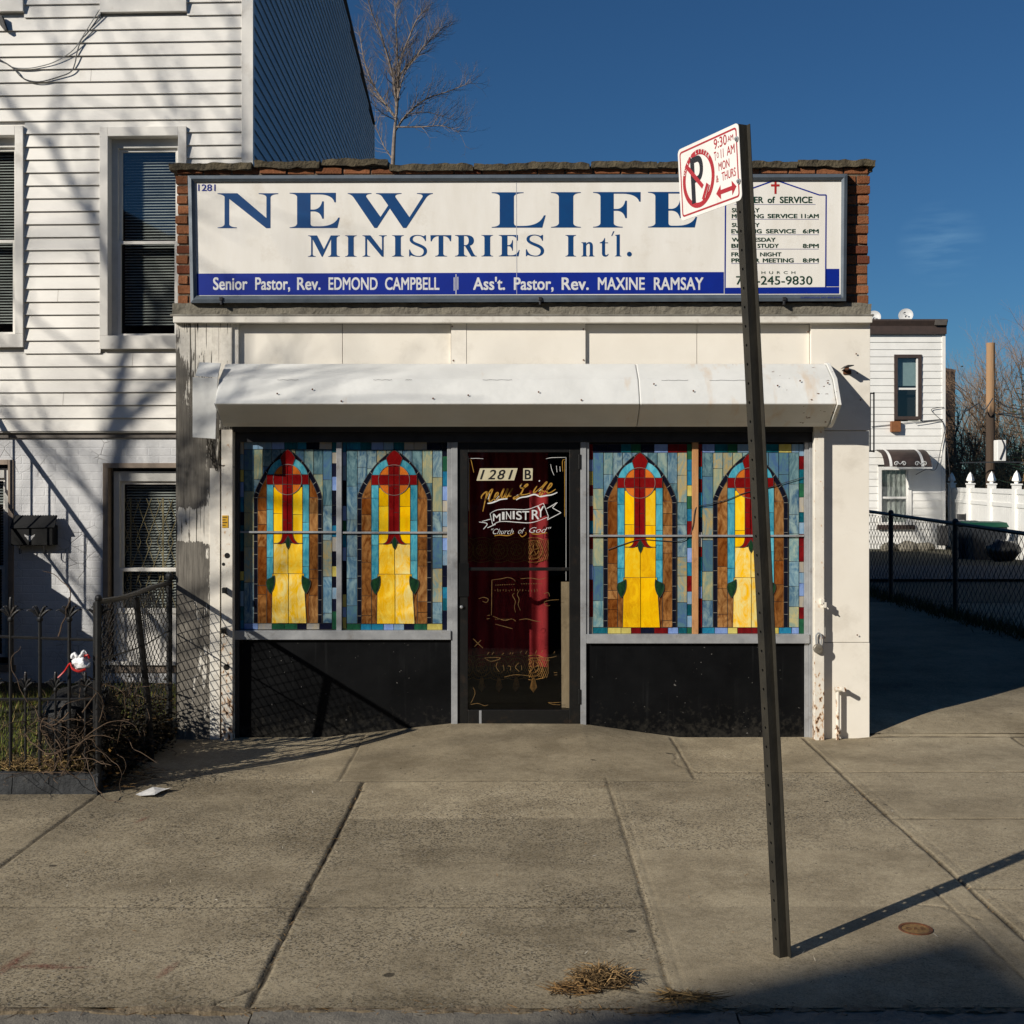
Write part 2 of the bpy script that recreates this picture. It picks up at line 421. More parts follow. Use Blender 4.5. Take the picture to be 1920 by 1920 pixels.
M_ASPH = pm('asphalt', rgb(56, 55, 54), rgb(72, 71, 69), 30, .9, .6, 160, dirt=rgb(42, 40, 38), bd=.006)
M_DRIVE = pm('driveway_asphalt', rgb(62, 61, 60), rgb(80, 78, 74), 24, .92, .6, 140, dirt=rgb(45, 42, 38), bd=.006)
M_DIRT = pm('bare_ground', rgb(70, 62, 48), rgb(58, 60, 36), 3, .95, .6, 40, dirt=rgb(40, 36, 26), bd=.02)
flat = lambda z0: (lambda x, y: np.full_like(x, z0))
grid_mesh('ground', np.linspace(-1500, 1500, 9), np.linspace(-1500, 1500, 9), flat(-.3), M_DIRT)
grid_mesh('road', np.linspace(-60, 60, 9), np.linspace(-6.2, 4.28, 5), lambda x, y: -.125 + .0 * x, M_ASPH)
grid_mesh('far_sidewalk', np.linspace(-60, 60, 9), np.linspace(-10.6, -6.2, 5), flat(0.0), pm('far_concrete', rgb(140, 132, 118), rgb(120, 112, 98), 6), attr=None)
grid_mesh('lot', np.linspace(2.58, 60, 60), np.concatenate([np.linspace(17.0, 30, 30), np.linspace(31, 90, 20)]), lambda x, y: z_lot(x, y) + .02 * np.sin(x * 3) * np.sin(y * 2.3), M_DIRT)
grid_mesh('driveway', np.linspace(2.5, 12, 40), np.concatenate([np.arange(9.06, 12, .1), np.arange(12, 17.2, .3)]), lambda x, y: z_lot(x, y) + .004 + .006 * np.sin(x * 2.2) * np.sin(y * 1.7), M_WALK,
          attr=lambda x, y: np.stack([np.zeros_like(x), .5 - .5 * sst(9.6, 10.6, y), np.full_like(x, .5), np.ones_like(x)], -1))  # Col.g falls past the wall line: the driveway's shade put into its colour
grid_mesh('path', np.linspace(4, 40, 30), np.linspace(20.6, 25.2, 8), lambda x, y: z_lot(x, y) + .05, M_DRIVE)

# kerb stone along the road
m = MB()
x = -14.0; rk = random.Random(4)
while x < 14:
    L = rk.uniform(1.6, 2.2); m.gbox(x, x + L - .008, 4.27, 4.402, -.2, -.008 + rk.uniform(-.005, .003), .03); x += L
m.jitter(.009, 4, 1); m.jitter(.006, 17, 2)
kerb = m.build('kerb', pm('kerb_stone', rgb(104, 99, 90), rgb(126, 120, 108), 14, .9, .7, 90, dirt=rgb(62, 56, 48), bd=.008), None)
tag(kerb, kind='structure')
m = MB(); m.box(-14, 14, 4.395, 4.43, -.3, -.009); m.v = []; m.f = []; m.mi = []; m.ca = []; m.cb = []; m.gbox(-8, 8, 4.388, 4.43, -.2, -.001, .016); m.jitter(.011, 7, 2); m.jitter(.009, 26, 5); tag(m.build('gutter_soil', pm('brown_dirt', rgb(128, 114, 92), rgb(92, 80, 62), 30, .95, .8, 90, dirt=rgb(46, 40, 30), dscale=8, bd=.01)), kind='structure')
# ------------------------------------------------------------------ the storefront church
M_WHITE = pm('white_board', rgb(236, 230, 218), rgb(228, 221, 208), 3, .55, .12, 40, dirt=rgb(206, 198, 184), dscale=1.7, lo=.3, hi=.75)
M_TRIM = pm('white_trim', rgb(228, 223, 212), rgb(214, 208, 197), 7, .5, .1, 60, dirt=rgb(170, 160, 145), dscale=6)
M_ALU = pm('aluminium', rgb(176, 178, 180), rgb(150, 152, 155), 10, .42, .15, 80, metal=.35, stretch=(1, 1, 1), dirt=rgb(122, 112, 100), dscale=7)
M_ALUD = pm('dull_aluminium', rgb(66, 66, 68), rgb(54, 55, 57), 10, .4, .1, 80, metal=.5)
M_FRAME = pm('sign_frame_metal', rgb(92, 101, 110), rgb(78, 87, 96), 12, .5, .08, 90, metal=.2, dirt=rgb(84, 88, 92), dscale=6)
M_BLK = pm('black_paint', rgb(7, 8, 10), rgb(13, 14, 15), 5, .55, .12, 60, dirt=rgb(26, 26, 25), dscale=3, spec=.25)
t = NT('scuffed_black_panel'); q = t.sep(t.tc.outputs['Object'])
col = t.mix(t.ramp(t.noise(4, 6, .6), .35, .75), rgb(6, 7, 9), rgb(12, 13, 15))
drip = t.math('MULTIPLY', t.ramp(t.noise(1, 4, .55, (34, 10, 1.3), off=(2, 0, 5)), .58, .72), t.ramp(t.noise(2.2, 3, .5, off=(8, 1, 1)), .45, .6))
col = t.mix(t.math('MULTIPLY', drip, .8), col, rgb(27, 28, 29))
lowd = t.n.new('ShaderNodeMapRange'); t.link(q[2], lowd.inputs[0]); lowd.inputs[1].default_value = .0; lowd.inputs[2].default_value = .34; lowd.inputs[3].default_value = .3; lowd.inputs[4].default_value = 0
spl = t.ramp(t.math('ADD', t.noise(26, 6, .7), lowd.outputs[0]), .68, .86); col = t.mix(t.math('MULTIPLY', spl, .8), col, rgb(44, 42, 38))
flk = t.ramp(t.noise(48, 2, .4, off=(4, 4, 4)), .765, .78); col = t.mix(flk, col, rgb(96, 94, 90))
t.base(col); t.set(rough=t.ramp(t.noise(5, 4), .3, .7, (.4, .4, .4, 1), (.65, .65, .65, 1)), spec=.14); t.bump(t.noise(3, 3, .5), .25, .02); M_PANEL = t.m
M_BLKM = pm('black_metal', rgb(12, 12, 13), rgb(20, 20, 19), 20, .45, .3, 120, dirt=rgb(52, 40, 30), dscale=11, metal=.2)
M_RUST = pm('rust', rgb(112, 66, 34), rgb(62, 40, 26), 30, .9, .6, 120)
M_CONC = pm('old_concrete', rgb(132, 126, 112), rgb(104, 99, 88), 11, .92, .8, 60, dirt=rgb(66, 62, 54), dscale=6, bd=.012)
M_COPE = pm('coping_stone', rgb(96, 86, 66), rgb(60, 54, 42), 9, .95, .9, 50, dirt=rgb(52, 46, 38), dscale=5, bd=.02)
M_MORT = pm('mortar', rgb(120, 108, 92), rgb(86, 74, 62), 30, .95, .8, 120, bd=.01)
M_DARK = pm('dark_void', rgb(14, 14, 15), rgb(18, 18, 18), 5, .9, 0)
M_WOOD = pm('bare_timber', rgb(196, 146, 96), rgb(170, 118, 72), 5, .7, .4, 40, stretch=(6, 6, .6), dirt=rgb(128, 84, 50), dscale=9)

t = NT('brick'); c = t.attr('Col')
n1 = t.noise(40, 6, .7); col = t.mix(t.math('MULTIPLY', t.ramp(n1, .35, .75), .6), c, rgb(86, 52, 34))
col = t.mix(t.ramp(t.noise(16, 6, .7, off=(5, 3, 1)), .62, .76), col, rgb(150, 132, 112))
t.base(col); t.set(rough=.93, spec=.2); t.bump(t.noise(90, 5, .7), .9, .01); M_BRICK = t.m

# peeling white paint over grey plywood: Col-free, driven by height and grain
t = NT('peeling_paint'); p = t.sep(t.tc.outputs['Object'])
grain = t.noise(1, 7, .72, (55, 20, 4.5)); flake = t.noise(1, 6, .62, (26, 10, 6.5), dist=.6, off=(2.3, 0, 9.1)); blot = t.noise(1, 3, .5, (7, 4, 2.6), off=(0.4, 0, 3.3))
rz = t.n.new('ShaderNodeValToRGB'); rz.color_ramp.interpolation = 'LINEAR'
def zz(py): return (Z(py, 9.0)) / 3.2
el = rz.color_ramp.elements; stops = [(1392, .36), (1330, .34), (1260, .46), (1200, .36), (1130, .36), (1080, .22), (1022, .26), (1012, .92), (958, .9), (948, .42), (925, .3), (890, .2), (840, .25), (760, .42), (690, .56), (655, .76), (612, .84)]
el[0].position = max(0, zz(1392)); el[0].color = (.36,) * 3 + (1,); el[1].position = zz(612); el[1].color = (.84,) * 3 + (1,)
for py, v in stops[1:-1]:
    e = el.new(zz(py)); e.color = (v, v, v, 1)
t.link(t.math('DIVIDE', p[2], 3.2), rz.inputs[0])
xb = t.n.new('ShaderNodeMapRange'); t.link(p[0], xb.inputs[0]); xb.inputs[1].default_value = X(332) ; xb.inputs[2].default_value = X(410); xb.inputs[3].default_value = -.2; xb.inputs[4].default_value = .26
cov = t.math('ADD', t.math('ADD', rz.outputs[0], xb.outputs[0]), t.math('MULTIPLY', t.math('SUBTRACT', t.math('ADD', t.math('MULTIPLY', flake, .55), t.math('MULTIPLY', blot, .45)), .5), 1.9))
cov = t.math('ADD', cov, t.math('MULTIPLY', t.math('SUBTRACT', grain, .5), 1.25))
mask = t.ramp(cov, .56, .575)
wood = t.mix(t.ramp(t.noise(1, 8, .75, (90, 30, 3.5), off=(9, 1, 4)), .3, .72), rgb(78, 74, 68), rgb(142, 136, 126))
wood = t.mix(t.ramp(t.noise(1, 5, .6, (14, 8, 4), off=(1, 8, 4)), .55, .75), wood, rgb(58, 55, 52))
paint = t.mix(t.ramp(t.noise(30, 5, .6), .4, .8), rgb(226, 220, 208), rgb(200, 193, 180))
crack = t.math('MULTIPLY', t.ramp(t.noise(1, 3, .5, (75, 20, 2.2), off=(4, 2, 2)), .57, .61), mask)
col = t.mix(mask, wood, paint); col = t.mix(crack, col, rgb(70, 66, 60))
t.base(col); t.set(rough=.8, spec=.3)
t.bump(t.math('ADD', t.math('MULTIPLY', mask, 1.0), t.math('MULTIPLY', grain, .35)), .9, .006); M_PEEL = t.m

# painted steel with chips and rust towards the right end
t = NT('shutter_steel'); p = t.sep(t.tc.outputs['Object'])
col = t.mix(t.ramp(t.noise(3, 6, .6), .3, .75), rgb(222, 222, 218), rgb(206, 206, 202))
right = t.n.new('ShaderNodeMapRange'); t.link(p[0], right.inputs[0]); right.inputs[1].default_value = .6; right.inputs[2].default_value = 2.35; right.inputs[3].default_value = -.09; right.inputs[4].default_value = .05
chips = t.ramp(t.math('ADD', t.noise(1, 3, .5, (17, 24, 36), off=(3, 3, 3)), right.outputs[0]), .725, .74)
stain = t.ramp(t.math('ADD', t.noise(1, 5, .6, (7, 3, 1.6), off=(1, 6, 2)), right.outputs[0]), .54, .8)
col = t.mix(t.math('MULTIPLY', stain, .7), col, rgb(196, 160, 112)); col = t.mix(chips, col, rgb(104, 74, 50))
t.base(col); t.set(rough=.5, spec=.4); t.bump(t.math('ADD', t.noise(3.4, 4, .55), t.math('MULTIPLY', chips, -.3)), .6, .018); M_STEEL = t.m

t = NT('rusty_white_rail')
col = t.mix(t.ramp(t.noise(6, 6, .65), .35, .75), rgb(230, 224, 212), rgb(210, 202, 188))
p = t.sep(t.tc.outputs['Object']); low = t.n.new('ShaderNodeMapRange'); t.link(p[2], low.inputs[0]); low.inputs[1].default_value = 0; low.inputs[2].default_value = .9; low.inputs[3].default_value = .16; low.inputs[4].default_value = 0
ch = t.math('ADD', t.noise(1, 4, .55, (45, 45, 22), off=(5, 5, 5)), low.outputs[0])
col = t.mix(t.ramp(ch, .62, .74), col, rgb(188, 140, 88)); col = t.mix(t.ramp(ch, .72, .735), col, rgb(74, 48, 32))
t.base(col); t.set(rough=.6); t.bump(ch, .3, .004); M_RAIL = t.m

def clear_glass(name, tint, refl=.08, rough=.02):
    t = NT(name); n = t.n
    tr = n.new('ShaderNodeBsdfTransparent'); tr.inputs[0].default_value = tint
    gl = n.new('ShaderNodeBsdfGlossy'); gl.inputs['Roughness'].default_value = rough; gl.inputs[0].default_value = (.9, .95, 1, 1)
    lw = n.new('ShaderNodeLayerWeight'); lw.inputs[0].default_value = .5; fz_ = t.math('MULTIPLY', t.math('POWER', lw.outputs['Facing'], 4.0), .9)
    mx = n.new('ShaderNodeMixShader'); t.link(t.math('ADD', fz_, refl), mx.inputs[0]); t.link(tr.outputs[0], mx.inputs[1]); t.link(gl.outputs[0], mx.inputs[2])
    t.link(mx.outputs[0], n['Material Output'].inputs[0]); return t.m
M_GLASS = clear_glass('window_glass', (.8, .84, .84, 1), .09)
M_DGLASS = clear_glass('door_glass', (.74, .72, .72, 1), .03)

shop = thing('storefront_church', 'white single storey storefront church with stained glass windows and a worn brick parapet', 'church', (0, FY, 0))
XL, XR = X(330), X(1631)
# brick parapet, built brick by brick
m = MB(); m.usecol = True; rb = random.Random(11)
zb, zt = Z(588), Z(314); course = .0735; k = 0; z = zb
while z < zt - .02:
    x = XL + .0 - (.11 if k % 2 else 0)
    while x < XR - .02:
        L = .205
        x0, x1 = max(x, XL + rb.uniform(-.012, .012)), min(x + L - .012, XR + rb.uniform(-.02, .006))
        if x1 - x0 > .03 and rb.random() > .025:
            v = rb.random(); m.A = lin(120 + 44 * v) , lin(76 + 32 * v), lin(50 + 24 * v)
            if rb.random() < .15: m.A = (lin(110), lin(62), lin(44))
            d = rb.uniform(-.006, .006)
            m.box(x0, x1, 9.03 + d, 9.13, z + rb.uniform(0, .004), min(z + course - .012, zt))
        x += L
    z += course; k += 1
m.jitter(.004, 12, 2); m.build('brick_wall', M_BRICK, shop, bevel=.005)
m = MB(); m.box(XL + .012, XR - .012, 9.042, 9.3, zb, zt + .01); m.build('mortar_wall', M_MORT, shop)
# coping stones
x = X(316); rc = random.Random(3)
first = None
while x < X(1640):
    L = rc.choice([.42, .62, .86, 1.02, .5]); L = min(L, X(1641) - x)
    if X(1641) - x - L < .2: L = X(1641) - x
    left = x < X(700)
    py_top = (302 - (x - X(316)) / (X(700) - X(316)) * 11) if left else 303 - (x - X(712)) / (X(1640) - X(712)) * 9
    m = MB(); zt_ = Z(py_top, 8.97); m.gbox(x + .006, x + L - .006, 9.0, 9.36, zt_ - .056, zt_ - .008, .02)
    m.jitter(.008, 5, x); m.jitter(.012, 14, x); m.jitter(.004, 50, 5)
    m.build('coping_stone', M_COPE, shop)
    x += L
m = MB(); m.gbox(X(322), X(1637), 9.045, 9.3, Z(320), Z(310), .02); m.jitter(.01, 9); m.jitter(.007, 40); m.build('mortar_bed', M_MORT, shop)
# concrete lintel, flashing, cornice
m = MB(); m.gbox(X(325), X(1632), 8.995, 9.2, Z(590), Z(569), .025); m.jitter(.006, 5, 3); m.jitter(.006, 22, 1)
m.build('lintel', M_CONC, shop)
m = MB(); m.box(X(324), X(1634), 8.95, 9.0, Z(592, 8.95), Z(589, 8.95)); m.build('flashing', pm('zinc_flashing', rgb(150, 146, 136), rgb(110, 104, 94), 14, .5, .2, metal=.3), shop)
m = MB(); m.box(X(329), X(1631), 8.955, 9.02, Z(605, 8.96), Z(592, 8.95) - .001); m.build('cornice', M_TRIM, shop, bevel=.003)
# board panels above the windows
zp0, zp1 = Z(700), Z(604, 8.96) - .002
for a, b, y in ((447, 640.5, 9.05), (641.5, 845, 9.05), (846, 874.5, 9.022), (875.3, 1098, 9.024), (1099, 1307.5, 9.05), (1308.5, 1519, 9.05)):
    m = MB(); m.box(X(a), X(b), y, y + .03, zp0, zp1); m.build('wall_panel', M_WHITE, shop, bevel=.0015)
m = MB(); m.box(X(436), X(447), 9.018, 9.07, zp0, zp1 - .001); m.build('panel_trim', M_TRIM, shop)
m = MB(); m.box(X(440), X(1525), 9.081, 9.16, Z(812), zp1); m.build('backing_board', M_DARK, shop)
for px, py in ((848, 612), (1094, 617), (1094, 675), (850, 676), (1515, 622), (1604, 664), (1612, 750), (1606, 1190), (1606, 700)):
    m = MB(); m.lathe([(.006, 0), (.005, .003)], (X(px), 9.0 if px > 1520 else 9.02, Z(py)), 8, 'y'); m.build('screw', M_RUST, shop)
# pilasters
m = MB(); m.box(X(331), X(412), 9.0, 9.3, -.05, Z(605) - .001); m.box(X(412), X(436), 9.0003, 9.25, Z(806), Z(605) - .001); m.build('pilaster', M_PEEL, shop, bevel=.004)['label'] = 'pilaster of grey plywood with peeling white paint'
m = MB(); m.box(X(395), X(414), 8.994, 9.0, -.05, Z(878)); m.build('batten', M_TRIM, shop, bevel=.002)
m = MB(); m.box(X(415, 8.97), X(436, 8.97), 8.97, 9.09, -.02, Z(806)); m.build('guide_rail', M_RAIL, shop, bevel=.003)
m = MB(); m.box(X(1520), X(1631), 9.012, 9.3, Z(807), zp1); m.build('pilaster', M_WHITE, shop, bevel=.002)
m = MB(); m.box(X(1529), X(1629.5), 9.017, 9.3, Z(1204), Z(808)); m.build('pilaster', M_WHITE, shop, bevel=.002)
m = MB(); m.box(X(1529), X(1630), 9.015, 9.3, -.03, Z(1205)); m.build('pilaster', M_WHITE, shop, bevel=.002)
m = MB(); m.box(X(1527, 8.95), X(1545.5, 8.95), 8.95, 9.01, -.0, Z(800)); m.box(X(1527, 8.95), X(1548, 8.95), 8.956, 8.962, Z(1196), Z(1174)); m.build('guide_rail', M_RAIL, shop, bevel=.003)
for px, py in ((1536, 1126), (1540, 1132), (425, 1105), (424, 1180)):
    m = MB(); m.box(X(px) - .012, X(px) + .014, 8.92, 8.97, Z(py) - .02, Z(py) + .02); m.tube([(X(px), 8.93, Z(py)), (X(px) + .03, 8.93, Z(py) - .03)], .006, 6); m.build('lock_lug', M_RAIL if px > 1500 else M_BLKM, shop, bevel=.002)
for px, py, r in ((429, 1041, .022), (422, 1057, .013), (428, 1249, .024)):
    m = MB(); m.lathe([(r, 0), (r * .9, .004), (r * .6, .004)], (X(px), 8.972, Z(py)), 14, 'y'); m.build('bolt_hole', M_BLKM, shop)
# roll-down shutter box
def prof(p, py): return (FY - p, Z(py, FY - p))
PR = [prof(.02, 682), prof(.08, 683), prof(.27, 711), prof(.385, 757), prof(.19, 793), prof(.13, 800), prof(.02, 800)]
xa, xb = X(410, 8.75), X(1561, 8.75)
for a, b in ((xa, X(1190)), (X(1190) + .003, xb)):
    m = MB(); m.prism([(a, y, z) for y, z in PR], (b - a, 0, 0)); m.build('shutter_box', M_STEEL, shop, bevel=.008)
for px, py in ((520, 738), (586, 730), (640, 752), (812, 747), (878, 741), (1010, 735), (1090, 750), (1226, 720), (1300, 733), (1458, 723), (1500, 714), (1552, 718)):
    yv = FY - (.29 + (py - 713) / 44 * .1); m = MB(); m.lathe([(.0065, 0), (.005, .003)], (X(px, yv), yv - .004, Z(py, yv)), 8, 'y'); m.build('rivet', M_RUST, shop)
for a_, b_, z_ in ((520, 560, 712), (700, 735, 712), (760, 772, 712), (905, 960, 712), (1240, 1290, 713), (1330, 1420, 713)):
    m = MB(); m.tube([(X(a_ + (b_ - a_) * i / 8, 8.75), 8.742, Z(z_ + .6 * math.sin(i * 2.1), 8.742)) for i in range(9)], .0011, 4); m.build('crease_line', M_ALUD, shop)  # thin grey dashes drawn along the upper crease
m = MB(); q = [(xb + .002, FY - (FY - y) * 1.03 - .004, z + (.006 if z > 2.5 else -.008)) for y, z in PR]; m.prism(q, (.03, 0, 0)); m.build('end_cap', M_STEEL, shop, bevel=.004)
m = MB()
for d0, d1, py0, py1 in ((.20, .305, 679, 707), (.305, .315, 707, 822)):
    pa, pb = (361 + (6 if py0 == 679 else 0), 414 if py0 == 679 else 408)
    y0, y1 = FY - d0, FY - d1
    q = [(X(pa + (7 if py0 == 679 else 0), y0), y0, Z(py0, y0)), (X(pb, y0), y0, Z(py0 + 2, y0)), (X(408, y1) if py0 == 679 else X(404, y1), y1, Z(py1 + (1 if py0 != 679 else 1), y1)), (X(366, y1) if py0 == 679 else X(361, y1), y1, Z(py1 - 2, y1))]
    m.prism(q, (0, .012, 0))
m.build('end_cover', M_STEEL, shop, bevel=.002)['label'] = 'bent loose end cover of the shutter box'
m = MB(); m.prism([(X(411, 8.8), 8.66, Z(756, 8.66)), (X(411, 8.8), 8.85, Z(790, 8.85)), (X(448, 8.8), 8.83, Z(788, 8.8)), (X(420, 8.8), 8.67, Z(757, 8.67))], (0, -.004, -.004)); m.build('torn_flap', M_ALU, shop)
# soffit and shop-front frame
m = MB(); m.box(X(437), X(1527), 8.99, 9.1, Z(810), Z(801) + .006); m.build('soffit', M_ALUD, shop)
GY = 9.078
def bar(name, a, b, pa, pb, y0, y1, mat, bev=.002):
    mm_ = MB(); mm_.box(X(a), X(b), y0, y1, Z(pb), Z(pa)); return mm_.build(name, mat, shop, bevel=bev)
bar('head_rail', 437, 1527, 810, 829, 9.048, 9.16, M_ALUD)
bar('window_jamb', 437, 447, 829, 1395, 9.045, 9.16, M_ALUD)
bar('mullion', 629.5, 639.5, 829, 1183, 9.05, 9.12, M_ALU)
bar('window_jamb', 838, 845.5, 829, 1199, 9.055, 9.12, M_ALU)
bar('door_jamb', 845.8, 857.5, 829, 1372, 9.046, 9.16, M_ALU)
bar('door_jamb', 1089, 1099.5, 829, 1372, 9.046, 9.16, M_ALU)
bar('window_jamb', 1099.8, 1105, 829, 1206, 9.055, 9.12, M_ALU)
bar('window_jamb', 1511, 1519, 829, 1392, 9.06, 9.12, M_ALU)
bar('window_jamb', 1519.2, 1527, 829, 1392, 9.045, 9.16, M_ALU)
bar('window_sill', 437, 845, 1183, 1200, 9.034, 9.12, M_ALU)
bar('window_sill', 1100, 1519, 1190, 1207, 9.034, 9.12, M_ALU)
bar('wooden_mullion', 1299.5, 1311, 829, 1190, 9.058, 9.1, M_WOOD)
bar('bulkhead', 446, 845.3, 1200.5, 1396, 9.07, 9.1, M_PANEL)
bar('bulkhead', 1100, 1518.5, 1207.5, 1396, 9.07, 9.1, M_PANEL)
# body of the building behind the front
m = MB(); m.box(-2.3, -2.2, 9.3, 17, 0, 4.15); m.build('side_wall', M_CONC, shop)
m = MB(); m.box(2.42, XR - .02, 9.3, 17, 0, 4.15); m.build('side_wall', M_CONC, shop)
m = MB(); m.box(-2.2, 2.42, 16.9, 17, 0, 4.15); m.build('rear_wall', M_CONC, shop)
m = MB(); m.box(-2.29, XR - .03, 9.3, 16.99, 4.0, 4.08); m.build('roof', M_DARK, shop)
m = MB(); m.box(-2.2, 2.42, 9.1, 16.9, -.2, .06); m.build('floor', pm('old_floor', rgb(60, 44, 36), rgb(40, 32, 28), 4, .6), shop)
m = MB(); m.box(-2.2, 2.42, 9.1, 16.9, 2.5, 2.54); m.build('ceiling', M_DARK, shop)
for a, b in ((440, 846), (1100, 1526)):
    bar('inner_wall', a, b, 820, 1390, 9.13, 9.16, M_DARK)

# ---- stained glass
t = NT('opal_glass'); a = t.attr('Col'); b = t.attr('Col2')
n1 = t.noise(1, 5, .58, (11, 11, 5), dist=2.6); n2 = t.noise(1, 4, .6, (34, 34, 12), dist=1.6, off=(3, 0, 5))
f = t.ramp(t.math('ADD', t.math('MULTIPLY', n1, .72), t.math('MULTIPLY', n2, .28)), .4, .62)
t.base(t.mix(f, a, b)); t.set(rough=.12, spec=.4)
t.bump(t.noise(22, 3, .5), .12, .004); M_OPAL = t.m
M_LEAD = pm('lead_came', rgb(66, 64, 60), rgb(50, 48, 46), 40, .5, .1, metal=.2)
M_SOLD = pm('solder', rgb(170, 168, 160), rgb(140, 138, 130), 40, .35, .1, metal=.5)
def c3(r, g, b): return (lin(r), lin(g), lin(b))
BLUES = [(c3(96, 142, 156), c3(168, 188, 176)), (c3(78, 118, 148), c3(146, 176, 184)), (c3(134, 158, 146), c3(190, 180, 132)), (c3(66, 104, 136), c3(152, 176, 176)), (c3(122, 158, 164), c3(198, 172, 112)), (c3(92, 132, 140), c3(76, 108, 150)), (c3(64, 100, 116), c3(120, 152, 158))]
SMALL = [(c3(120, 22, 24), c3(90, 14, 18)), (c3(18, 22, 40), c3(24, 26, 46)), (c3(132, 158, 206), c3(110, 136, 190)), (c3(24, 96, 110), c3(14, 70, 84)), (c3(196, 184, 104), c3(176, 160, 80)), (c3(40, 96, 66), c3(30, 72, 56)), (c3(150, 150, 150), c3(170, 160, 140)), (c3(40, 130, 160), c3(30, 100, 140)), (c3(20, 22, 34), c3(14, 16, 28)), (c3(110, 146, 176), c3(140, 160, 176))]
BRN = [(c3(158, 108, 58), c3(92, 50, 20)), (c3(112, 62, 24), c3(178, 128, 74)), (c3(166, 122, 74), c3(104, 60, 26)), (c3(100, 50, 16), c3(140, 84, 36)), (c3(140, 92, 46), c3(84, 44, 18))]
TEAL = [(c3(60, 152, 176), c3(110, 184, 196)), (c3(40, 130, 158), c3(90, 170, 186)), (c3(92, 174, 190), c3(52, 140, 166))]
YEL = [(c3(250, 198, 12), c3(238, 176, 6)), (c3(244, 188, 10), c3(250, 210, 50)), (c3(224, 164, 14), c3(248, 196, 20))]
YELS = [(c3(248, 192, 16), c3(242, 222, 140)), (c3(236, 218, 140), c3(246, 186, 16)), (c3(240, 180, 12), c3(248, 212, 80))]
def stained(p0, p1, q0, q1, seed, streaky, label, smalls):
    r = random.Random(seed)
    g = MB(); g.usecol = True; ld = MB(); ld.recalc = False
    def uv(u, v): return (X(p0 + (u - 103) / (875 - 103) * (p1 - p0)), Z(q0 + (v - 210) / (1638 - 210) * (q1 - q0)))
    def piece(pts, pal, layer, w=.0042, lead=True, jit=.12):
        k = r.uniform(1 - jit, 1 + jit)
        k *= (.8 if pal in BLUES else 1)
        g.A = tuple(min(1, c * k) for c in pal[0]); g.B = tuple(min(1, c * k) for c in pal[1])
        y = GY - .0012 * layer
        P = [uv(*p) for p in pts]
        g.face([(x, y, z) for x, z in P])
        if lead:
            ribbon(ld, P + [P[0]], w, lambda a, b: (a, y - .0005, b))
    def line(pts, w, layer, mb=None): ribbon(mb or ld, [uv(*p) for p in pts], w, lambda a, b: (a, GY - .0012 * layer - .0006, b))
    def rows(a, b, top, bot, lo, hi, pals, layer=0, jit=.14):
        v = top
        while v < bot - 1:
            h = r.uniform(lo, hi); e = bot if v + h > bot - lo * .5 else v + h
            piece([(a, v), (b, v), (b, e), (a, e)], r.choice(pals), layer, jit=jit); v = e
    # borders
    rows(103, 133, 210, 1638, 70, 120, smalls); rows(838, 875, 210, 1638, 70, 120, smalls)
    u = 133
    while u < 837:
        e = min(838, u + r.uniform(70, 115)); e = 838 if 838 - e < 40 else e
        piece([(u, 1590), (e, 1590), (e, 1638), (u, 1638)], r.choice(smalls), 0)
        piece([(u, 210), (e, 210), (e, 275), (u, 275)], r.choice(smalls), 0); u = e
    # blue ground
    cols = [133, 212, 283, 355, 425, 485, 545, 615, 690, 765, 838]
    for i in range(10):
        rows(cols[i], cols[i + 1], 275, 1590 if i in (0, 9) else 660, 110 if i not in (0, 9) else 140, 280, BLUES)
    # arch
    R_ = lambda pts: [(970 - a, b) for a, b in pts][::-1]
    out = path([(213, 1590), (213, 630), ('C', (240, 520), (345, 352), (485, 270))], 10)
    inn = path([(243, 1590), (243, 640), ('C', (268, 545), (362, 385), (485, 305))], 10)
    piece(out + R_(out)[1:], (c3(16, 18, 30), c3(22, 24, 38)), 1)
    piece(inn + R_(inn)[1:], r.choice(BRN), 2)
    for k in range(1, 6):
        a, b = out[1 + k * 2 - 1], inn[1 + k * 2 - 1]
        for s in (0, 1): line([a, b] if not s else [(970 - a[0], a[1]), (970 - b[0], b[1])], .004, 3, sold)
    v = 640
    while v < 1580:
        for a in (213, 727): line([(a, v + (12 if a > 300 else 0)), (a + 30, v + (12 if a > 300 else 0))], .0035, 3, sold)
        v += r.uniform(80, 125)
    for a, b in ((243, 316), (655, 727)): rows(a, b, 640, 1590, 60, 300, BRN, 3)
    # small brown corners inside the arch keep the single tone; teal columns
    for a, b in ((316, 370), (603, 655)): rows(a, b, 540, 1262, 90, 330, TEAL, 4)
    ctr = (483, 503)
    ring = lambda ra, a0, a1, n=14: [(ctr[0] + ra * math.cos(R(a0 + (a1 - a0) * k / n)), ctr[1] - ra * math.sin(R(a0 + (a1 - a0) * k / n)) * 1.0) for k in range(n + 1)]
    piece(ring(167, 12, 85) + ring(115, 85, 12), r.choice(TEAL), 4); piece(ring(167, 168, 95) + ring(115, 95, 168), r.choice(TEAL), 4)
    yl = YELS if streaky else YEL
    for a, b in ((370, 446), (521, 603)): rows(a, b, 560, 985, 120, 330, YEL, 4)
    piece([(370, 985), (487, 985), (487, 1215), (370, 1215)], r.choice(yl), 4); piece([(487, 985), (603, 985), (603, 1215), (487, 1215)], r.choice(yl), 4)
    piece([(362, 1215), (490, 1215), (490, 1590), (355, 1590)], r.choice(yl), 4.4); piece([(490, 1215), (612, 1215), (635, 1590), (490, 1590)], r.choice(yl), 4.4)
    for k, (a0, a1) in enumerate(((0, 90), (90, 180), (180, 270), (270, 360))):
        piece([ctr] + ring(115, a0, a1, 10), (c3(216, 120, 40), c3(198, 100, 34)), 5)
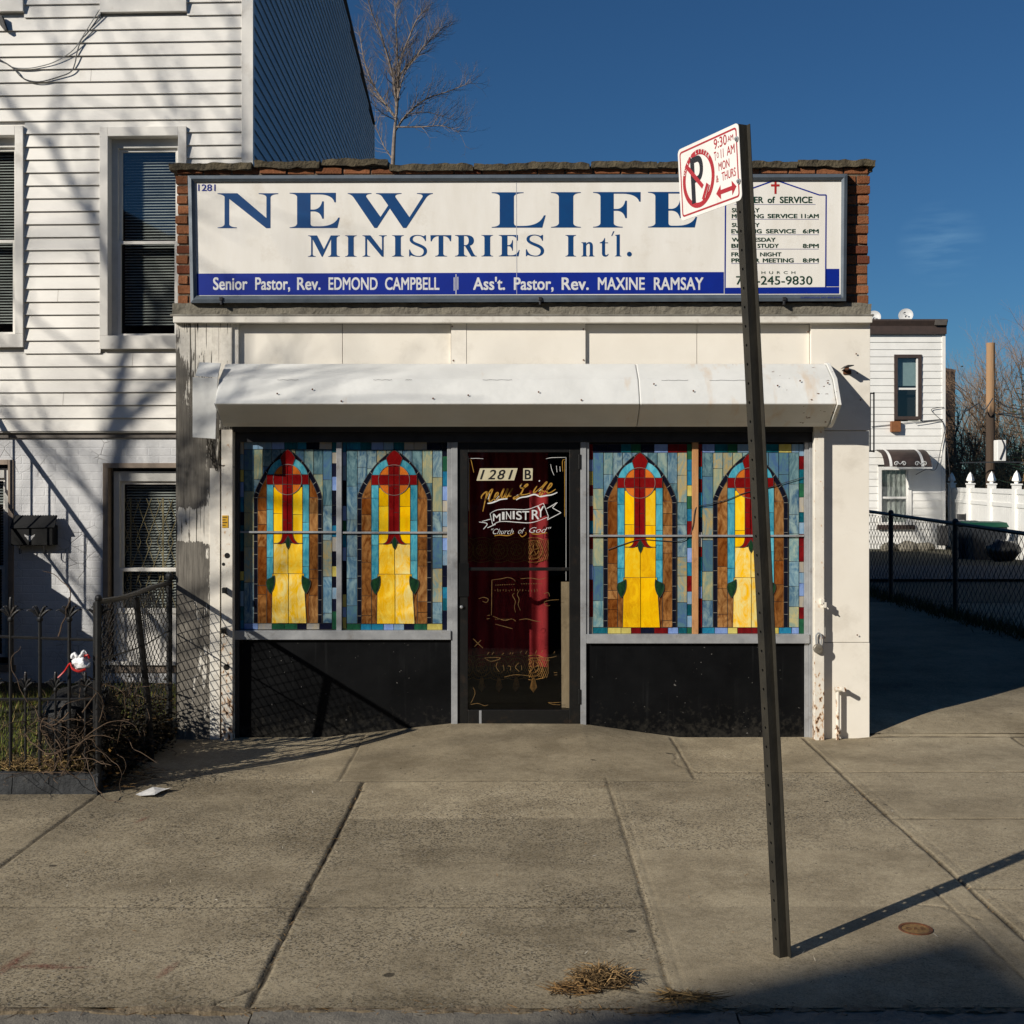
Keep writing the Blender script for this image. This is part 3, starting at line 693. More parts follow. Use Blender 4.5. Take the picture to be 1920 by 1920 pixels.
    RED = (c3(128, 20, 20), c3(112, 14, 16))
    piece(path([(443, 400), (425, 338), (452, 300), ('Q', (470, 282), (485, 277)), ('Q', (500, 282), (518, 300)), (545, 338), (522, 400)]), RED, 6)
    for a, b in ((443, 482.5), (482.5, 522)):
        v = 400
        while v < 899:
            e = min(900, v + r.uniform(120, 190)); e = 900 if e > 860 else e
            piece([(a, v), (b, v), (b, e), (a, e)], RED, 6); v = e
    piece(path([(443, 895), ('Q', (443, 950), (428, 968)), ('Q', (415, 984), (395, 986)), ('Q', (440, 996), (458, 976)), (487, 925), (516, 976), ('Q', (534, 996), (579, 986)), ('Q', (559, 984), (546, 968)), ('Q', (526, 950), (522, 895))]), RED, 6)
    for a, b in ((316, 371), (371, 443), (522, 598), (598, 652)): piece([(a, 465), (b, 465), (b, 540), (a, 540)], RED, 6)
    piece([(443, 465), (522, 465), (522, 540), (443, 540)], RED, 6.3)
    rr = ring(115, 0, 360, 40); line(rr, .0035, 7, sold)
    line([(370, 985), (400, 985)], .004, 7); line([(575, 985), (603, 985)], .004, 7)
    LEAF = (c3(20, 44, 34), c3(34, 70, 40))
    piece(path([(487, 932), ('Q', (521, 975), (487, 1030)), ('Q', (453, 975), (487, 932))]), LEAF, 7)
    piece(path([(378, 1228), ('Q', (392, 1310), (346, 1368)), ('Q', (290, 1290), (325, 1256)), ('Q', (350, 1250), (378, 1228))]), LEAF, 7)
    piece(path([(600, 1228), ('Q', (586, 1310), (632, 1368)), ('Q', (688, 1290), (655, 1256)), ('Q', (628, 1250), (600, 1228))]), LEAF, 7)
    w = thing('stained_glass_window', None, None, (0, 0, 0)); w.parent = shop; w['label'] = label
    w.location = (uv(489, 1638)[0], GY - FY, uv(489, 1638)[1])
    g.recalc = False
    g.build('glass', M_OPAL, w); ld.build('lead_came', M_LEAD, w)
    s2 = MB(); s2.v, s2.f, s2.mi, s2.ca, s2.cb = sold.v, sold.f, sold.mi, sold.ca, sold.cb; s2.recalc = False
    s2.build('solder_line', M_SOLD, w)
    b_ = MB(); x0, z0 = uv(106, 893); x1, z1 = uv(872, 907); b_.box(x0, x1, GY - .02, GY - .011, z1, z0); b_.build('saddle_bar', M_ALU, w)
S_L = [SMALL[i] for i in (1, 2, 3, 4, 5, 6, 7, 8, 9, 1)]; S_R = [SMALL[i] for i in (0, 1, 2, 3, 4, 5, 6, 7, 0, 9)]
for p0, p1, q0, q1, sd, st, lb, sm in ((447, 629, 826, 1182, 5, True, 'stained glass with cross, half in the shade of the pilaster', S_L), (640, 838, 827, 1183, 8, True, 'stained glass with cross and streaky pale yellow panes', S_L),
                             (1105, 1299.5, 832, 1190, 2, False, 'stained glass with cross and plain bright yellow panes', S_R), (1311, 1511, 832, 1190, 12, True, 'stained glass with cross behind the leaning post', S_R)):
    sold = MB(); stained(p0, p1, q0, q1, sd, st, lb, sm)

# ---- door
door = thing('door', None, None); door.parent = shop; door.location = (X(973), 9.06 - FY, Z(1362)); 
def dbar(name, a, b, pa, pb, y0, y1, mat, bev=.003):
    mm_ = MB(); mm_.box(X(a), X(b), y0, y1, Z(pb), Z(pa)); return mm_.build(name, mat, door, bevel=bev)
m = MB(); 
for a, b, pa, pb in ((858, 877, 822, 1363), (1068, 1088, 822, 1363), (877, 1068, 822, 848), (877, 1068, 1333, 1363)): m.box(X(a), X(b), 9.062, 9.1, Z(pb), Z(pa))
m.build('frame', M_BLKM, door, bevel=.003)
dbar('mid_rail', 877, 1068, 1065, 1071, 9.068, 9.09, M_BLKM)
dbar('lock_plate', 859, 879, 1056, 1120, 9.055, 9.062, M_BLK)
m = MB(); m.lathe([(.012, 0), (.012, .008), (.007, .012)], (X(865), 9.055, Z(1139)), 14, 'y'); m.build('lock', M_ALU, door)
for py in (866, 1308): dbar('hinge', 1085, 1090, py - 14, py + 14, 9.04, 9.062, M_BLKM)
m = MB(); m.recalc = False; m.face([(X(877), 9.083, Z(1333)), (X(1068), 9.083, Z(1333)), (X(1068), 9.083, Z(848)), (X(877), 9.083, Z(848))]); m.build('pane', M_DGLASS, door)
dbar('threshold', 858, 1088, 1361, 1367, 8.99, 9.1, M_ALUD); dbar('worn_mark', 898, 902.5, 1334, 1359, 9.0605, 9.062, M_ALU, 0)
# ---- painted lettering on the door glass (scale: zoomed pixels / 9.143 + 860)
M_GOLD = pm('gold_paint', rgb(176, 132, 46), rgb(150, 108, 36), 40, .5, .1)
M_WPAINT = pm('white_lettering', rgb(222, 222, 220), rgb(200, 200, 200), 40, .6, .1)
M_CREAM = pm('cream_plate', rgb(196, 188, 158), rgb(180, 170, 140), 30, .6, .1)
M_INK = pm('black_ink', rgb(16, 16, 18), None, 30, .5, 0)
DY = 9.0805
def dg(u, v): return (X(860 + u / 9.143), DY, Z(860 + v / 9.143))
def d2(u, v): return (X(860 + u / 5.646), DY, Z(1040 + v / 5.646))
def strokes(lst, g, w, mb, n=5):
    for s in lst:
        pts = spline(s, n) if len(s) > 2 else s
        P = [(p[0], p[1]) for p in pts]
        k = len(P); ws = [w * (.55 + .45 * math.sin(PI * (i + .5) / k)) for i in range(k)]
        ribbon(mb, P, ws, g)
gold = MB(); wht = MB(); fad = MB(); gold.recalc = wht.recalc = fad.recalc = False
NEWLIFE = [[(390, 690), (385, 655), (425, 600), (470, 572), (478, 590), (450, 720), (410, 910)], [(452, 720), (490, 630), (545, 545), (572, 528), (575, 545), (530, 660), (520, 725), (545, 735), (600, 690)],
           [(600, 690), (655, 640), (678, 600), (662, 582), (632, 610), (610, 670), (622, 712), (655, 705), (705, 655)], [(705, 655), (745, 560), (775, 520), (740, 620), (735, 668), (762, 672), (805, 600), (840, 520), (808, 610), (802, 660), (828, 664), (880, 585), (925, 508), (880, 590), (868, 645), (905, 640)],
           [(1085, 430), (1052, 470), (1070, 505), (1130, 495), (1185, 455), (1172, 438), (1130, 475), (1075, 590), (1005, 668), (950, 692), (942, 672), (985, 645), (1060, 625), (1150, 615), (1230, 590)],
           [(1345, 470), (1305, 530), (1285, 575), (1305, 582), (1365, 535)], [(1365, 535), (1440, 470), (1500, 405), (1512, 412), (1450, 490), (1395, 590), (1385, 630), (1415, 625), (1452, 580), (1445, 550), (1405, 570)],
           [(1445, 590), (1520, 540), (1590, 470), (1602, 432), (1575, 430), (1530, 500), (1512, 560), (1535, 590), (1590, 575), (1665, 525)]]
strokes(NEWLIFE, dg, 24, gold, 7)
strokes([[(490, 770), (560, 760), (640, 730), (720, 700), (835, 690)], [(985, 710), (1060, 670), (1180, 650), (1300, 615), (1400, 650), (1500, 635), (1600, 620), (1695, 580)]], dg, 26, wht)
strokes([[(1050, 500), (1075, 440)], [(530, 600), (500, 700)], [(640, 700), (690, 640)], [(1375, 560), (1440, 500)], [(1020, 620), (960, 650)]], dg, 10, wht)
strokes([[(1380, 375), (1392, 388)]], dg, 26, wht)
# ribbon banner
strokes([[(535, 945), (600, 905), (700, 875), (900, 870), (1150, 875), (1300, 835), (1455, 765)], [(535, 945), (580, 1140)], [(1455, 765), (1545, 1000)], [(580, 1140), (680, 1090), (800, 1080), (1000, 1095), (1200, 1105), (1350, 1075), (1545, 1000)],
         [(400, 1080), (545, 1040)], [(345, 1090), (485, 1120), (420, 1215)], [(490, 1190), (630, 1130)], [(1510, 860), (1600, 810), (1700, 745)], [(1700, 745), (1610, 845)], [(1610, 845), (1760, 930)], [(1760, 930), (1520, 1055)], [(1520, 1055), (1545, 1000)]], dg, 13, wht)
for s, x0, x1, zt, zb in (('M', 585, 715, 945, 1075), ('I', 742, 785, 915, 1050), ('N', 810, 900, 905, 1045), ('I', 925, 960, 900, 1040), ('S', 985, 1085, 900, 1050), ('T', 1090, 1210, 900, 1055), ('R', 1255, 1385, 880, 1045), ('Y', 1350, 1465, 815, 1010)):
    put_text(wht, s, dg(x0, 0)[0], dg(x1, 0)[0], dg(0, zt)[2], dg(0, zb)[2], DY, .01)
for s, x0, x1, zt, zb in (('"Church', 555, 940, 1205, 1300), ('of', 1020, 1140, 1190, 1290), ('God"', 1210, 1590, 1180, 1275)):
    put_text(wht, s, dg(x0, 0)[0], dg(x1, 0)[0], dg(0, zt)[2], dg(0, zb)[2], DY, -.012, .45)
strokes([[(610, 1330), (700, 1315), (850, 1325), (950, 1280)], [(1040, 1300), (1090, 1345), (1155, 1300), (1150, 1265)], [(1250, 1290), (1350, 1300), (1520, 1275)]], dg, 16, gold)
# corner flourishes and border lines
strokes([[(180, 20), (205, 20), (235, 150), (255, 240)], [(180, 60), (180, 1300)], [(1790, 220), (1785, 40), (1830, 10)], [(1822, 40), (1822, 1000)]], dg, 10, gold)
strokes([[(165, 0), (168, 900)], [(165, -40), (165, -8), (320, -8), (420, 0)], [(1500, 0), (1600, -20), (1838, -25)], [(1846, -25), (1846, 2100)]], dg, 7, wht)
strokes([[(1580, 90), (1600, 190), (1640, 285)], [(1680, 120), (1690, 230)], [(1740, 130), (1745, 220)]], dg, 8, wht)
# the open book and the small strokes below it
strokes([[(350, 275), (450, 262), (520, 248), (575, 265), (600, 290)], [(655, 262), (760, 255), (860, 268), (925, 250)], [(350, 275), (345, 650)], [(590, 415), (570, 440), (600, 500), (590, 560), (600, 620)], [(640, 390), (620, 430), (640, 480), (630, 540), (655, 600)],
         [(360, 660), (480, 705), (560, 690), (605, 715)], [(640, 700), (720, 690), (800, 710), (870, 720)], [(385, 745), (480, 770), (570, 795)], [(210, 475), (260, 460), (310, 480), (290, 515), (250, 500)], [(1065, 485), (980, 490), (910, 510), (930, 550), (970, 545)],
         [(905, 420), (950, 410), (965, 450)], [(300, 1070), (320, 1045)], [(350, 1070), (370, 1042)], [(455, 1075), (478, 1052)], [(540, 1068), (552, 1045)], [(565, 1068), (577, 1045)], [(650, 1055), (668, 1030)], [(708, 1062), (724, 1034)], [(815, 1055), (828, 1025)], [(878, 1050), (890, 1022)], [(1010, 1058), (1018, 1036)],
         [(270, 1105), (330, 1140), (400, 1130), (440, 1105), (370, 1100), (270, 1105)], [(840, 1100), (900, 1130), (965, 1130)], [(840, 1100), (920, 1105), (990, 1100), (1040, 1085)], [(410, 1150), (395, 1200), (430, 1255)], [(635, 1158), (600, 1205), (640, 1250)], [(470, 1180), (480, 1240)], [(520, 1190), (550, 1200), (545, 1240)], [(665, 1185), (668, 1235)],
         [(480, 1310), (600, 1285), (740, 1295)], [(820, 1180), (850, 1210), (810, 1260)], [(150, 1420), (170, 1480), (140, 1560), (120, 1600), (200, 1590), (270, 1615), (310, 1605)], [(945, 1580), (1000, 1600), (1080, 1605)], [(945, 1580), (1010, 1582), (1080, 1578)],
         [(150, 900), (200, 950), (255, 1000)], [(165, 985), (215, 935), (235, 915)], [(1010, 1262), (1045, 1262)], [(1015, 1288), (1045, 1286)], [(300, 655), (330, 650)], [(295, 690), (325, 685)]], d2, 6, fad)
r = random.Random(2)
for k in range(9):
    a = 385 + k * 24; fad.face([d2(*p) for p in ((a, 328 - k), (a + 14, 326 - k), (a + 14, 331 - k), (a, 333 - k))])
    a = 660 + k * 26; fad.face([d2(*p) for p in ((a, 312), (a + 15, 314), (a + 15, 319), (a, 317))])
    a = 385 + k * 22; fad.face([d2(*p) for p in ((a, 690), (a + 12, 692), (a + 12, 696), (a, 694))])
for k in range(16):
    a = 380 + k * 30; strokes([[(a, 375 + r.uniform(-8, 8)), (a + r.uniform(-6, 8), 395 + r.uniform(-8, 8))]], d2, 5, fad)
fad.build('faded_drawing', pm('faded_gold', rgb(122, 90, 38), rgb(70, 52, 26), 40, .7, .1), door); gold.build('gold_lettering', M_GOLD, door); wht.build('white_lettering', M_WPAINT, door)
pl = MB(); q = [dg(300, 378), dg(950, 372), dg(1012, 162), dg(362, 165)]; pl.prism(q, (0, -.002, 0)); pl.prism([dg(1104, 374), dg(1266, 374), dg(1272, 164), dg(1108, 165)], (0, -.002, 0)); pl.build('number_plate', M_CREAM, door)
tx = MB(); tx.recalc = False
for s, x0, x1 in (('1', 360, 445), ('2', 495, 640), ('8', 660, 800), ('1', 845, 935)): put_text(tx, s, dg(x0, 0)[0], dg(x1, 0)[0], dg(0, 188)[2], dg(0, 355)[2], DY - .0026, .014, .28)
put_text(tx, 'B', dg(1132, 0)[0], dg(1245, 0)[0], dg(0, 185)[2], dg(0, 355)[2], DY - .0026, .02); tx.build('number', M_INK, door)

# ---- curtain and board inside the door
t = NT('curtain_cloth'); 
col = t.mix(t.ramp(t.noise(6, 5, .6, (3, 3, .5)), .3, .7), rgb(178, 46, 50), rgb(136, 32, 38)); t.base(col); t.set(rough=.85); t.bump(t.noise(120, 3, .6), .3, .004); M_CURT = t.m
M_LACE = pm('gold_lace', rgb(206, 158, 82), rgb(150, 104, 46), 60, .7, .5)
cur = thing('curtain', 'dark red curtain with gold lace bands hanging behind the door glass', 'curtain', (X(960, 9.5), 9.5, .2))
CYC = 9.47
def fold(x): return .018 * math.sin(x * 48) + .01 * math.sin(x * 21 + 1)
m = MB(); n = 150; x0, x1 = X(866, CYC), X(1028, CYC); zt, zbm = Z(815, CYC), Z(1250, CYC)
for i in range(n):
    a, b = x0 + (x1 - x0) * i / n, x0 + (x1 - x0) * (i + 1) / n
    m.face([(a, CYC + fold(a), zbm), (b, CYC + fold(b), zbm), (b, CYC + fold(b), zt), (a, CYC + fold(a), zt)])
m.recalc = False; m.build('cloth', M_CURT, cur, smooth=False)
for top, bot, fr in ((1012, 1050, False), (1232, 1290, True)):
    m = MB(); m.recalc = False; zt_, zb_ = Z(top, CYC), Z(bot, CYC); zc = (zt_ + Z(top + 38, CYC)) / 2; hh = (zt_ - Z(top + 38, CYC)) / 2; x = x0 + .02; k = 0
    pt_ = lambda x, z, o=0: (x, CYC - .009 + fold(x) - o, z)
    while x < x1 - .01:
        for rr in (hh * .92, hh * .55): m.tube([pt_(min(x1, x + rr * math.cos(q)), zc + rr * math.sin(q)) for q in [2 * PI * i / 16 for i in range(17)]], .0028, 4, caps=False)
        for q in range(5): m.tube([pt_(x, zc), pt_(min(x1, x + hh * .5 * math.cos(q * 1.257 + .3)), zc + hh * .5 * math.sin(q * 1.257 + .3))], [.002, .0045], 4, caps=False)
        for sg_ in (1, -1): m.tube([pt_(min(x1, x + (i / 6 - 1) * hh), zc + sg_ * hh * (1 + .22 * math.sin(PI * i / 12))) for i in range(13)], .003, 4, caps=False)
        if fr:
            for i in range(9): m.tube([pt_(min(x1, x + (i - 4) * .002), zc - hh), pt_(min(x1, x + (i - 4) * .0065), zb_ - .03 + .008 * abs(i - 4))], .0024, 3, caps=False)
        x += hh * 1.7
    for i in range(46):
        for sg_ in (1, -1):
            xa_ = x0 + (x1 - x0) * i / 46; m.tube([pt_(max(x0, min(x1, xa_ + sg_ * j * .007)), zc - hh + 2 * hh * j / 8, -.003) for j in range(9)], .0013, 3, caps=False)
    m.build('lace_band', M_LACE, cur)
m = MB(); m.prism([(X(1054), 9.115, Z(1332)), (X(1069.5), 9.115, Z(1332)), (X(1068), 9.115, Z(1093)), (X(1053), 9.115, Z(1093))], (0, .012, 0))
tag(m.build('board', pm('pale_board', rgb(176, 162, 130), rgb(150, 136, 106), 12, .8, .3, 60, stretch=(3, 3, .6), dirt=rgb(110, 98, 74), dscale=8), origin=(X(1061), 9.12, Z(1332))), 'pale narrow board standing upright behind the door glass', 'board')

# ---- the long sign over the front
sg = thing('sign_board', 'long white sign with blue lettering in a metal frame over the shop front', 'sign', (X(970), 8.97, Z(448)))
SY = 8.975
M_SIGNW = pm('sign_white', rgb(238, 234, 226), rgb(229, 224, 214), 2, .34, .06, 3, stretch=(3, 3, .8), dirt=rgb(214, 206, 192), dscale=3, bd=.02)
M_BLUE1 = pm('letter_blue', rgb(0, 64, 118), rgb(4, 58, 110), 8, .4, 0)
M_BLUE2 = pm('band_blue', rgb(10, 40, 140), rgb(12, 36, 130), 8, .38, .03, 30)
M_GREEN = pm('letter_green', rgb(22, 62, 44), None, 10, .45, 0)
M_REDP = pm('letter_red', rgb(172, 36, 34), rgb(160, 30, 30), 10, .45, 0)
m = MB(); m.prism([(X(365, SY), SY, Z(558)), (X(1580, SY), SY, Z(556)), (X(1580, SY), SY, Z(335)), (X(362, SY), SY, Z(340))], (0, .03, 0)); m.build('panel', M_SIGNW, sg)
# frame with a bevelled face, four mitred members
O = [(352, 329), (1589, 326), (1586.5, 564.5), (357, 568)]; I = [(364.5, 341), (1577.5, 338), (1576, 552), (368, 554.5)]
fr = MB()
for k in range(4):
    a, b, c_, d = O[k], O[(k + 1) % 4], I[(k + 1) % 4], I[k]
    f0, f1 = 8.945, 8.962
    p = lambda q, y: (X(q[0], y), y, Z(q[1], y))
    vs = [p(a, f0 + .006), p(b, f0 + .006), p(c_, f1), p(d, f1)]
    mid = [(a[0] * .5 + d[0] * .5, a[1] * .5 + d[1] * .5), (b[0] * .5 + c_[0] * .5, b[1] * .5 + c_[1] * .5)]
    mp_ = [p(mid[0], f0), p(mid[1], f0)]
    fr.face([vs[0], vs[1], mp_[1], mp_[0]]); fr.face([mp_[0], mp_[1], vs[2], vs[3]])
    fr.face([vs[0], vs[1], p(b, 9.03), p(a, 9.03)]); fr.face([vs[3], vs[2], p(c_, SY), p(d, SY)])
fr.build('frame', M_FRAME, sg)
for px in (419, 1012, 1466):
    m = MB(); m.box(X(px) - .012, X(px) + .014, 8.935, 8.95, Z(566), Z(560)); m.box(X(px) - .006, X(px) + .008, 8.94, 9.02, Z(574), Z(566)); m.build('clip', M_ALUD, sg, bevel=.002)
LY = SY - .0015
def tilt(px): return -(px - 367) / 1210 * 3.0
def quad(mb, a, b, c_, d, y=LY): mb.face([(X(q[0], y), y, Z(q[1], y)) for q in (a, b, c_, d)])
m = MB(); m.recalc = False; quad(m, (369, 553.5), (1357, 550.5), (1357, 510), (368.5, 513)); quad(m, (1359, 551), (1573.5, 550.5), (1573.5, 538), (1359, 539.5)); quad(m, (1547.5, 537), (1573.5, 537), (1573.5, 504), (1548.5, 504)); m.build('blue_band', M_BLUE2, sg)
# seams in the vinyl
m = MB(); m.recalc = False; quad(m, (968.5, 552), (969.3, 552), (968.3, 339), (967.5, 339), LY - .0006); quad(m, (1357.2, 551), (1358.4, 551), (1358.6, 505), (1357.6, 505), LY - .0006); m.build('seam', pm('seam_grey', rgb(200, 200, 205)), sg)
# serif capitals, drawn by hand
G = {}
G['N'] = (113.5, 65.5, [path([(0, 0), (36, 0), (36, 1.4), ('Q', (22, 2), (21.5, 8)), (21.5, 55), (91, 0), (99, 0), (99, 58), ('Q', (100, 63.5), (113.5, 64)), (113.5, 65.5), (77, 65.5), (77, 64), ('Q', (90.5, 63.5), (91.5, 58)), (91.5, 19), (37, 65.5), (0, 65.5), (0, 64), ('Q', (9, 63.5), (13, 59)), (13, 8), ('Q', (12.5, 2), (0, 1.4))])])
G['E'] = (94, 66, [path([(0, 0), (89.5, 0), (94, 19.5), (91, 19.5), ('C', (88, 12), (79, 3.5), (57, 3.2)), (46, 3.2), ('Q', (39, 3.2), (39, 9)), (39, 31.2), (46, 31.2), ('Q', (58, 30), (61, 17.5)), (64, 17.5), (64, 50), (61, 50), ('Q', (58, 36), (46, 34.6)), (39, 34.6), (39, 63), (56, 63), ('C', (72, 63), (82, 57), (84, 48.2)), (86.6, 48.2), (86.6, 66), (0, 66), (0, 64.7), ('Q', (13, 64), (14, 58)), (14, 8), ('Q', (13, 2), (0, 1.3))])])
G['F'] = (90, 66, [path([(0, 0), (56, 0), (56, 1.3), ('Q', (40, 2), (39, 8)), (39, 31.2), (46, 31.2), ('Q', (58, 30), (61, 17.5)), (64, 17.5), (64, 50), (61, 50), ('Q', (58, 36), (46, 34.6)), (39, 34.6), (39, 63), (56, 63), ('C', (74, 63), (85, 57), (87.4, 48.2)), (90, 48.2), (90, 66), (0, 66), (0, 64.7), ('Q', (13, 64), (14, 58)), (14, 8), ('Q', (13, 2), (0, 1.3))])])
G['L'] = (95, 66, [path([(0, 0), (89, 0), (95, 23), (92, 23), ('C', (87, 11), (77, 3.5), (55, 3.2)), (46, 3.2), ('Q', (39, 3.2), (39, 9)), (39, 58), ('Q', (40, 64), (56, 64.7)), (56, 66), (0, 66), (0, 64.7), ('Q', (13, 64), (14, 58)), (14, 8), ('Q', (13, 2), (0, 1.3))])])
G['I'] = (55, 66, [path([(0, 0), (55, 0), (55, 1.3), ('Q', (42, 2), (41, 8)), (41, 58), ('Q', (42, 64), (55, 64.7)), (55, 66), (0, 66), (0, 64.7), ('Q', (13, 64), (14.5, 58)), (14.5, 8), ('Q', (13, 2), (0, 1.3))])])
G['W'] = (160, 65, [path([(0, 65), (44.5, 65), (44.5, 63.8), ('Q', (31, 63), (35.5, 57)), (61.5, 20.5), (76, 42), (64, 59), ('Q', (61, 63), (53, 63.8)), (53, 65), (101, 65), (101, 63.8), ('Q', (86, 63), (90, 57)), (116, 20), (140, 57), ('Q', (144, 63), (130, 63.8)), (130, 65), (160, 65), (160, 63.8), ('Q', (152, 63), (147, 56)), (110, 0), (104, 0), (79, 36.5), (55, 0), (50, 0), (11, 57), ('Q', (6, 63), (0, 63.8))])])
G['M'] = (60, 40, [path([(0, 0), (14.5, 0), (14.5, .9), ('Q', (9, 1.5), (8.6, 5)), (8.6, 33), (26, 0), (27.5, 0), (43.5, 33.5), (43.5, 5), ('Q', (43, 1.5), (38, .9)), (38, 0), (60, 0), (60, .9), ('Q', (54.5, 1.5), (54, 5)), (54, 35), ('Q', (54.5, 38.5), (60, 39.1)), (60, 40), (43, 40), (30, 14), (17, 40), (0, 40), (0, 39.1), ('Q', (5.5, 38.5), (5.8, 35)), (5.8, 5), ('Q', (5.5, 1.5), (0, .9))])])
G['T'] = (38.3, 40, [path([(8.6, 0), (30.5, 0), (30.5, .9), ('Q', (24, 1.5), (23.5, 5)), (23.5, 38.2), ('Q', (33.5, 38), (36, 28.5)), (37.8, 28.5), (38.3, 40), (0, 40), (.4, 28.5), (2.2, 28.5), ('Q', (5, 38), (15, 38.2)), (15, 5), ('Q', (14.5, 1.5), (8.6, .9))])])
G['S'] = (33, 41, [path([(0, .5), (0, 13.5), (1.5, 13.5), ('C', (4, 5), (10, 1.5), (18, 1.5)), ('C', (24, 1.5), (27, 5.5), (27, 10.2)), ('C', (27, 15), (22, 17), (15, 20)), ('C', (6, 24), (1, 27), (1, 32.5)), ('C', (1, 37.5), (6, 41), (14.8, 41)), ('C', (20, 41), (24, 39.8), (27, 38.5)), (29.3, 40.5), (31, 40.5), (31, 29.5), (29.5, 29.5), ('C', (28, 35), (23, 39.5), (15.5, 39.5)), ('C', (10, 39.5), (6.5, 36.5), (6.5, 33)), ('C', (6.5, 29.5), (10, 27.7), (17, 25)), ('C', (27, 21), (33, 18), (33, 10.5)), ('C', (33, 4), (27, 0), (18.5, 0)), ('C', (12, 0), (7, 1.2), (3, 3)), (1.5, .5)])])
G['R'] = (40, 40, [path([(0, 0), (22.5, 0), (22.5, .9), ('Q', (17, 1.5), (16.5, 5)), (16.5, 19.5), (18.5, 19.5), (30, 0), (40, 0), (40, 1), ('C', (36, 1.5), (35, 3.5), (27.5, 20.2)), ('C', (32, 21.5), (35, 25), (35, 29.5)), ('C', (35, 36.5), (30, 40), (21, 40)), (0, 40), (0, 39.1), ('Q', (6, 38.5), (6.5, 35)), (6.5, 5), ('Q', (6, 1.5), (0, .9))]), path([(16.5, 21.2), (19, 21.2), ('C', (23, 21.2), (25.5, 24), (25.5, 29.5)), ('C', (25.5, 35), (23, 38.4), (19, 38.4)), (16.5, 38.4)])])
G['n'] = (24, 27, [path([(0, 0), (11, 0), (11, .8), ('Q', (9, 1.2), (8.7, 4)), (8.7, 20), ('C', (10, 23), (12, 24), (13.2, 24)), ('C', (15, 24), (15.5, 22), (15.5, 20)), (15.5, 4), ('Q', (15.2, 1.2), (13.3, .8)), (13.3, 0), (24, 0), (24, .8), ('Q', (21.4, 1.2), (21, 4)), (21, 19), ('C', (21, 25), (18, 27), (15, 27)), ('C', (12, 27), (10, 25), (8.7, 23)), (8.7, 26.5), (0, 26.5), (0, 25.5), ('Q', (3, 25), (3, 22.5)), (3, 4), ('Q', (3, 1.2), (0, .8))])])
G['t'] = (16, 35, [path([(0, 26.5), (0, 25), (4, 25), (4, 6), ('C', (4, 1), (7, -.5), (10, -.5)), ('C', (13, -.5), (15, 1.5), (16, 4)), (15, 5), ('C', (14, 3), (13, 2.5), (12, 2.5)), ('C', (10, 2.5), (9.5, 4), (9.5, 7)), (9.5, 25), (15, 25), (15, 26.5), (9.5, 26.5), (9.5, 35), (8.5, 35), ('C', (7, 30), (4, 27), (0, 26.5))])])
G['l'] = (12, 41, [path([(0, 0), (12, 0), (12, .8), ('Q', (9.2, 1), (9, 3.5)), (9, 41), (0, 40), (0, 39.2), ('Q', (3, 39), (3, 37)), (3, 3.5), ('Q', (2.8, 1), (0, .8))])])
G["'"] = (6, 8, [[(0, 0), (1.6, 0), (6, 8), (3.6, 8)]])
G['.'] = (9, 9, [[(4.5 + 4.5 * math.cos(a * PI / 10), 4.5 + 4.5 * math.sin(a * PI / 10)) for a in range(20)]])
def glyphs(mb, items, y):
    for ch, x0, x1, yb, yt in items:
        w, h, cs = G[ch]; v, f = fill(cs); dz = tilt((x0 + x1) / 2)
        mb.raw([(X(x0 + p[0] / w * (x1 - x0), y), y, Z(yb + dz - p[1] / h * (yb - yt), y)) for p in v], f)
def word(items, name, mat):
    m = MB(); m.recalc = False; glyphs(m, items, LY); m.build(name, mat, sg)
word([('N', 408, 521.5, 428, 362.5), ('E', 543, 637, 428, 362), ('W', 652, 811.5, 428.2, 363)], 'title_lettering', M_BLUE1)
word([('L', 908 + 14, 1003 + 20, 428.3, 362), ('I', 1033, 1089, 428.4, 362), ('F', 1112, 1201, 428.5, 362), ('E', 1215, 1307, 428.6, 362)], 'title_lettering', M_BLUE1)
word([('M', 577.5, 637, 482, 442), ('I', 647, 668.5, 482, 442), ('N', 679.5, 725, 482, 442), ('I', 735, 757, 482, 442), ('S', 767, 800.5, 482.4, 441.4), ('T', 807, 846, 482, 442), ('R', 853, 893.5, 482, 442), ('I', 902.5, 924.5, 482, 442), ('E', 935, 974, 482, 442), ('S', 986, 1020, 482.4, 441.4)], 'subtitle_lettering', M_BLUE1)
word([('I', 1060, 1080, 482.6, 442.4), ('n', 1090, 1114.5, 482.6, 455.5), ('t', 1124.5, 1141, 482.6, 448), ("'", 1146, 1152, 444.5, 435.5), ('l', 1153, 1165, 482.6, 441.5), ('.', 1175.5, 1184.5, 483, 474)], 'subtitle_lettering', M_BLUE1)
def stxt(mb, s, x0, x1, yt, yb, bold=0, shear=0, space=1.0, y=None):
    y = y or LY - .0006
    put_text(mb, s, X(x0, y), X(x1, y), Z(yt, y), Z(yb, y), y, bold, shear, space)
for s, x0, x1 in (('Senior', 399.5, 464), ('Pastor,', 478.5, 544), ('Rev.', 557, 601), ('EDMOND', 616, 708), ('CAMPBELL', 722, 824), ("Ass't.", 887, 947), ('Pastor,', 963.5, 1038), ('Rev.', 1053, 1104), ('MAXINE', 1121, 1209), ('RAMSAY', 1226, 1319)):
    m = MB(); m.recalc = False; stxt(m, s, x0, x1, 519.8, 543.5, .02); m.build('pastor_lettering', M_WPAINT, sg)
m = MB(); m.recalc = False
for px, a, b in ((851.5, 520, 545), (855, 514, 552), (858.5, 519, 543)): quad(m, (px - .7, b), (px + .7, b), (px + .7, a), (px - .7, a), LY - .0006)
m.build('divider_mark', M_WPAINT, sg)
m = MB(); m.recalc = False; stxt(m, '1281', 371.5, 404, 345.5, 358, .012); m.build('number', M_BLUE2, sg)
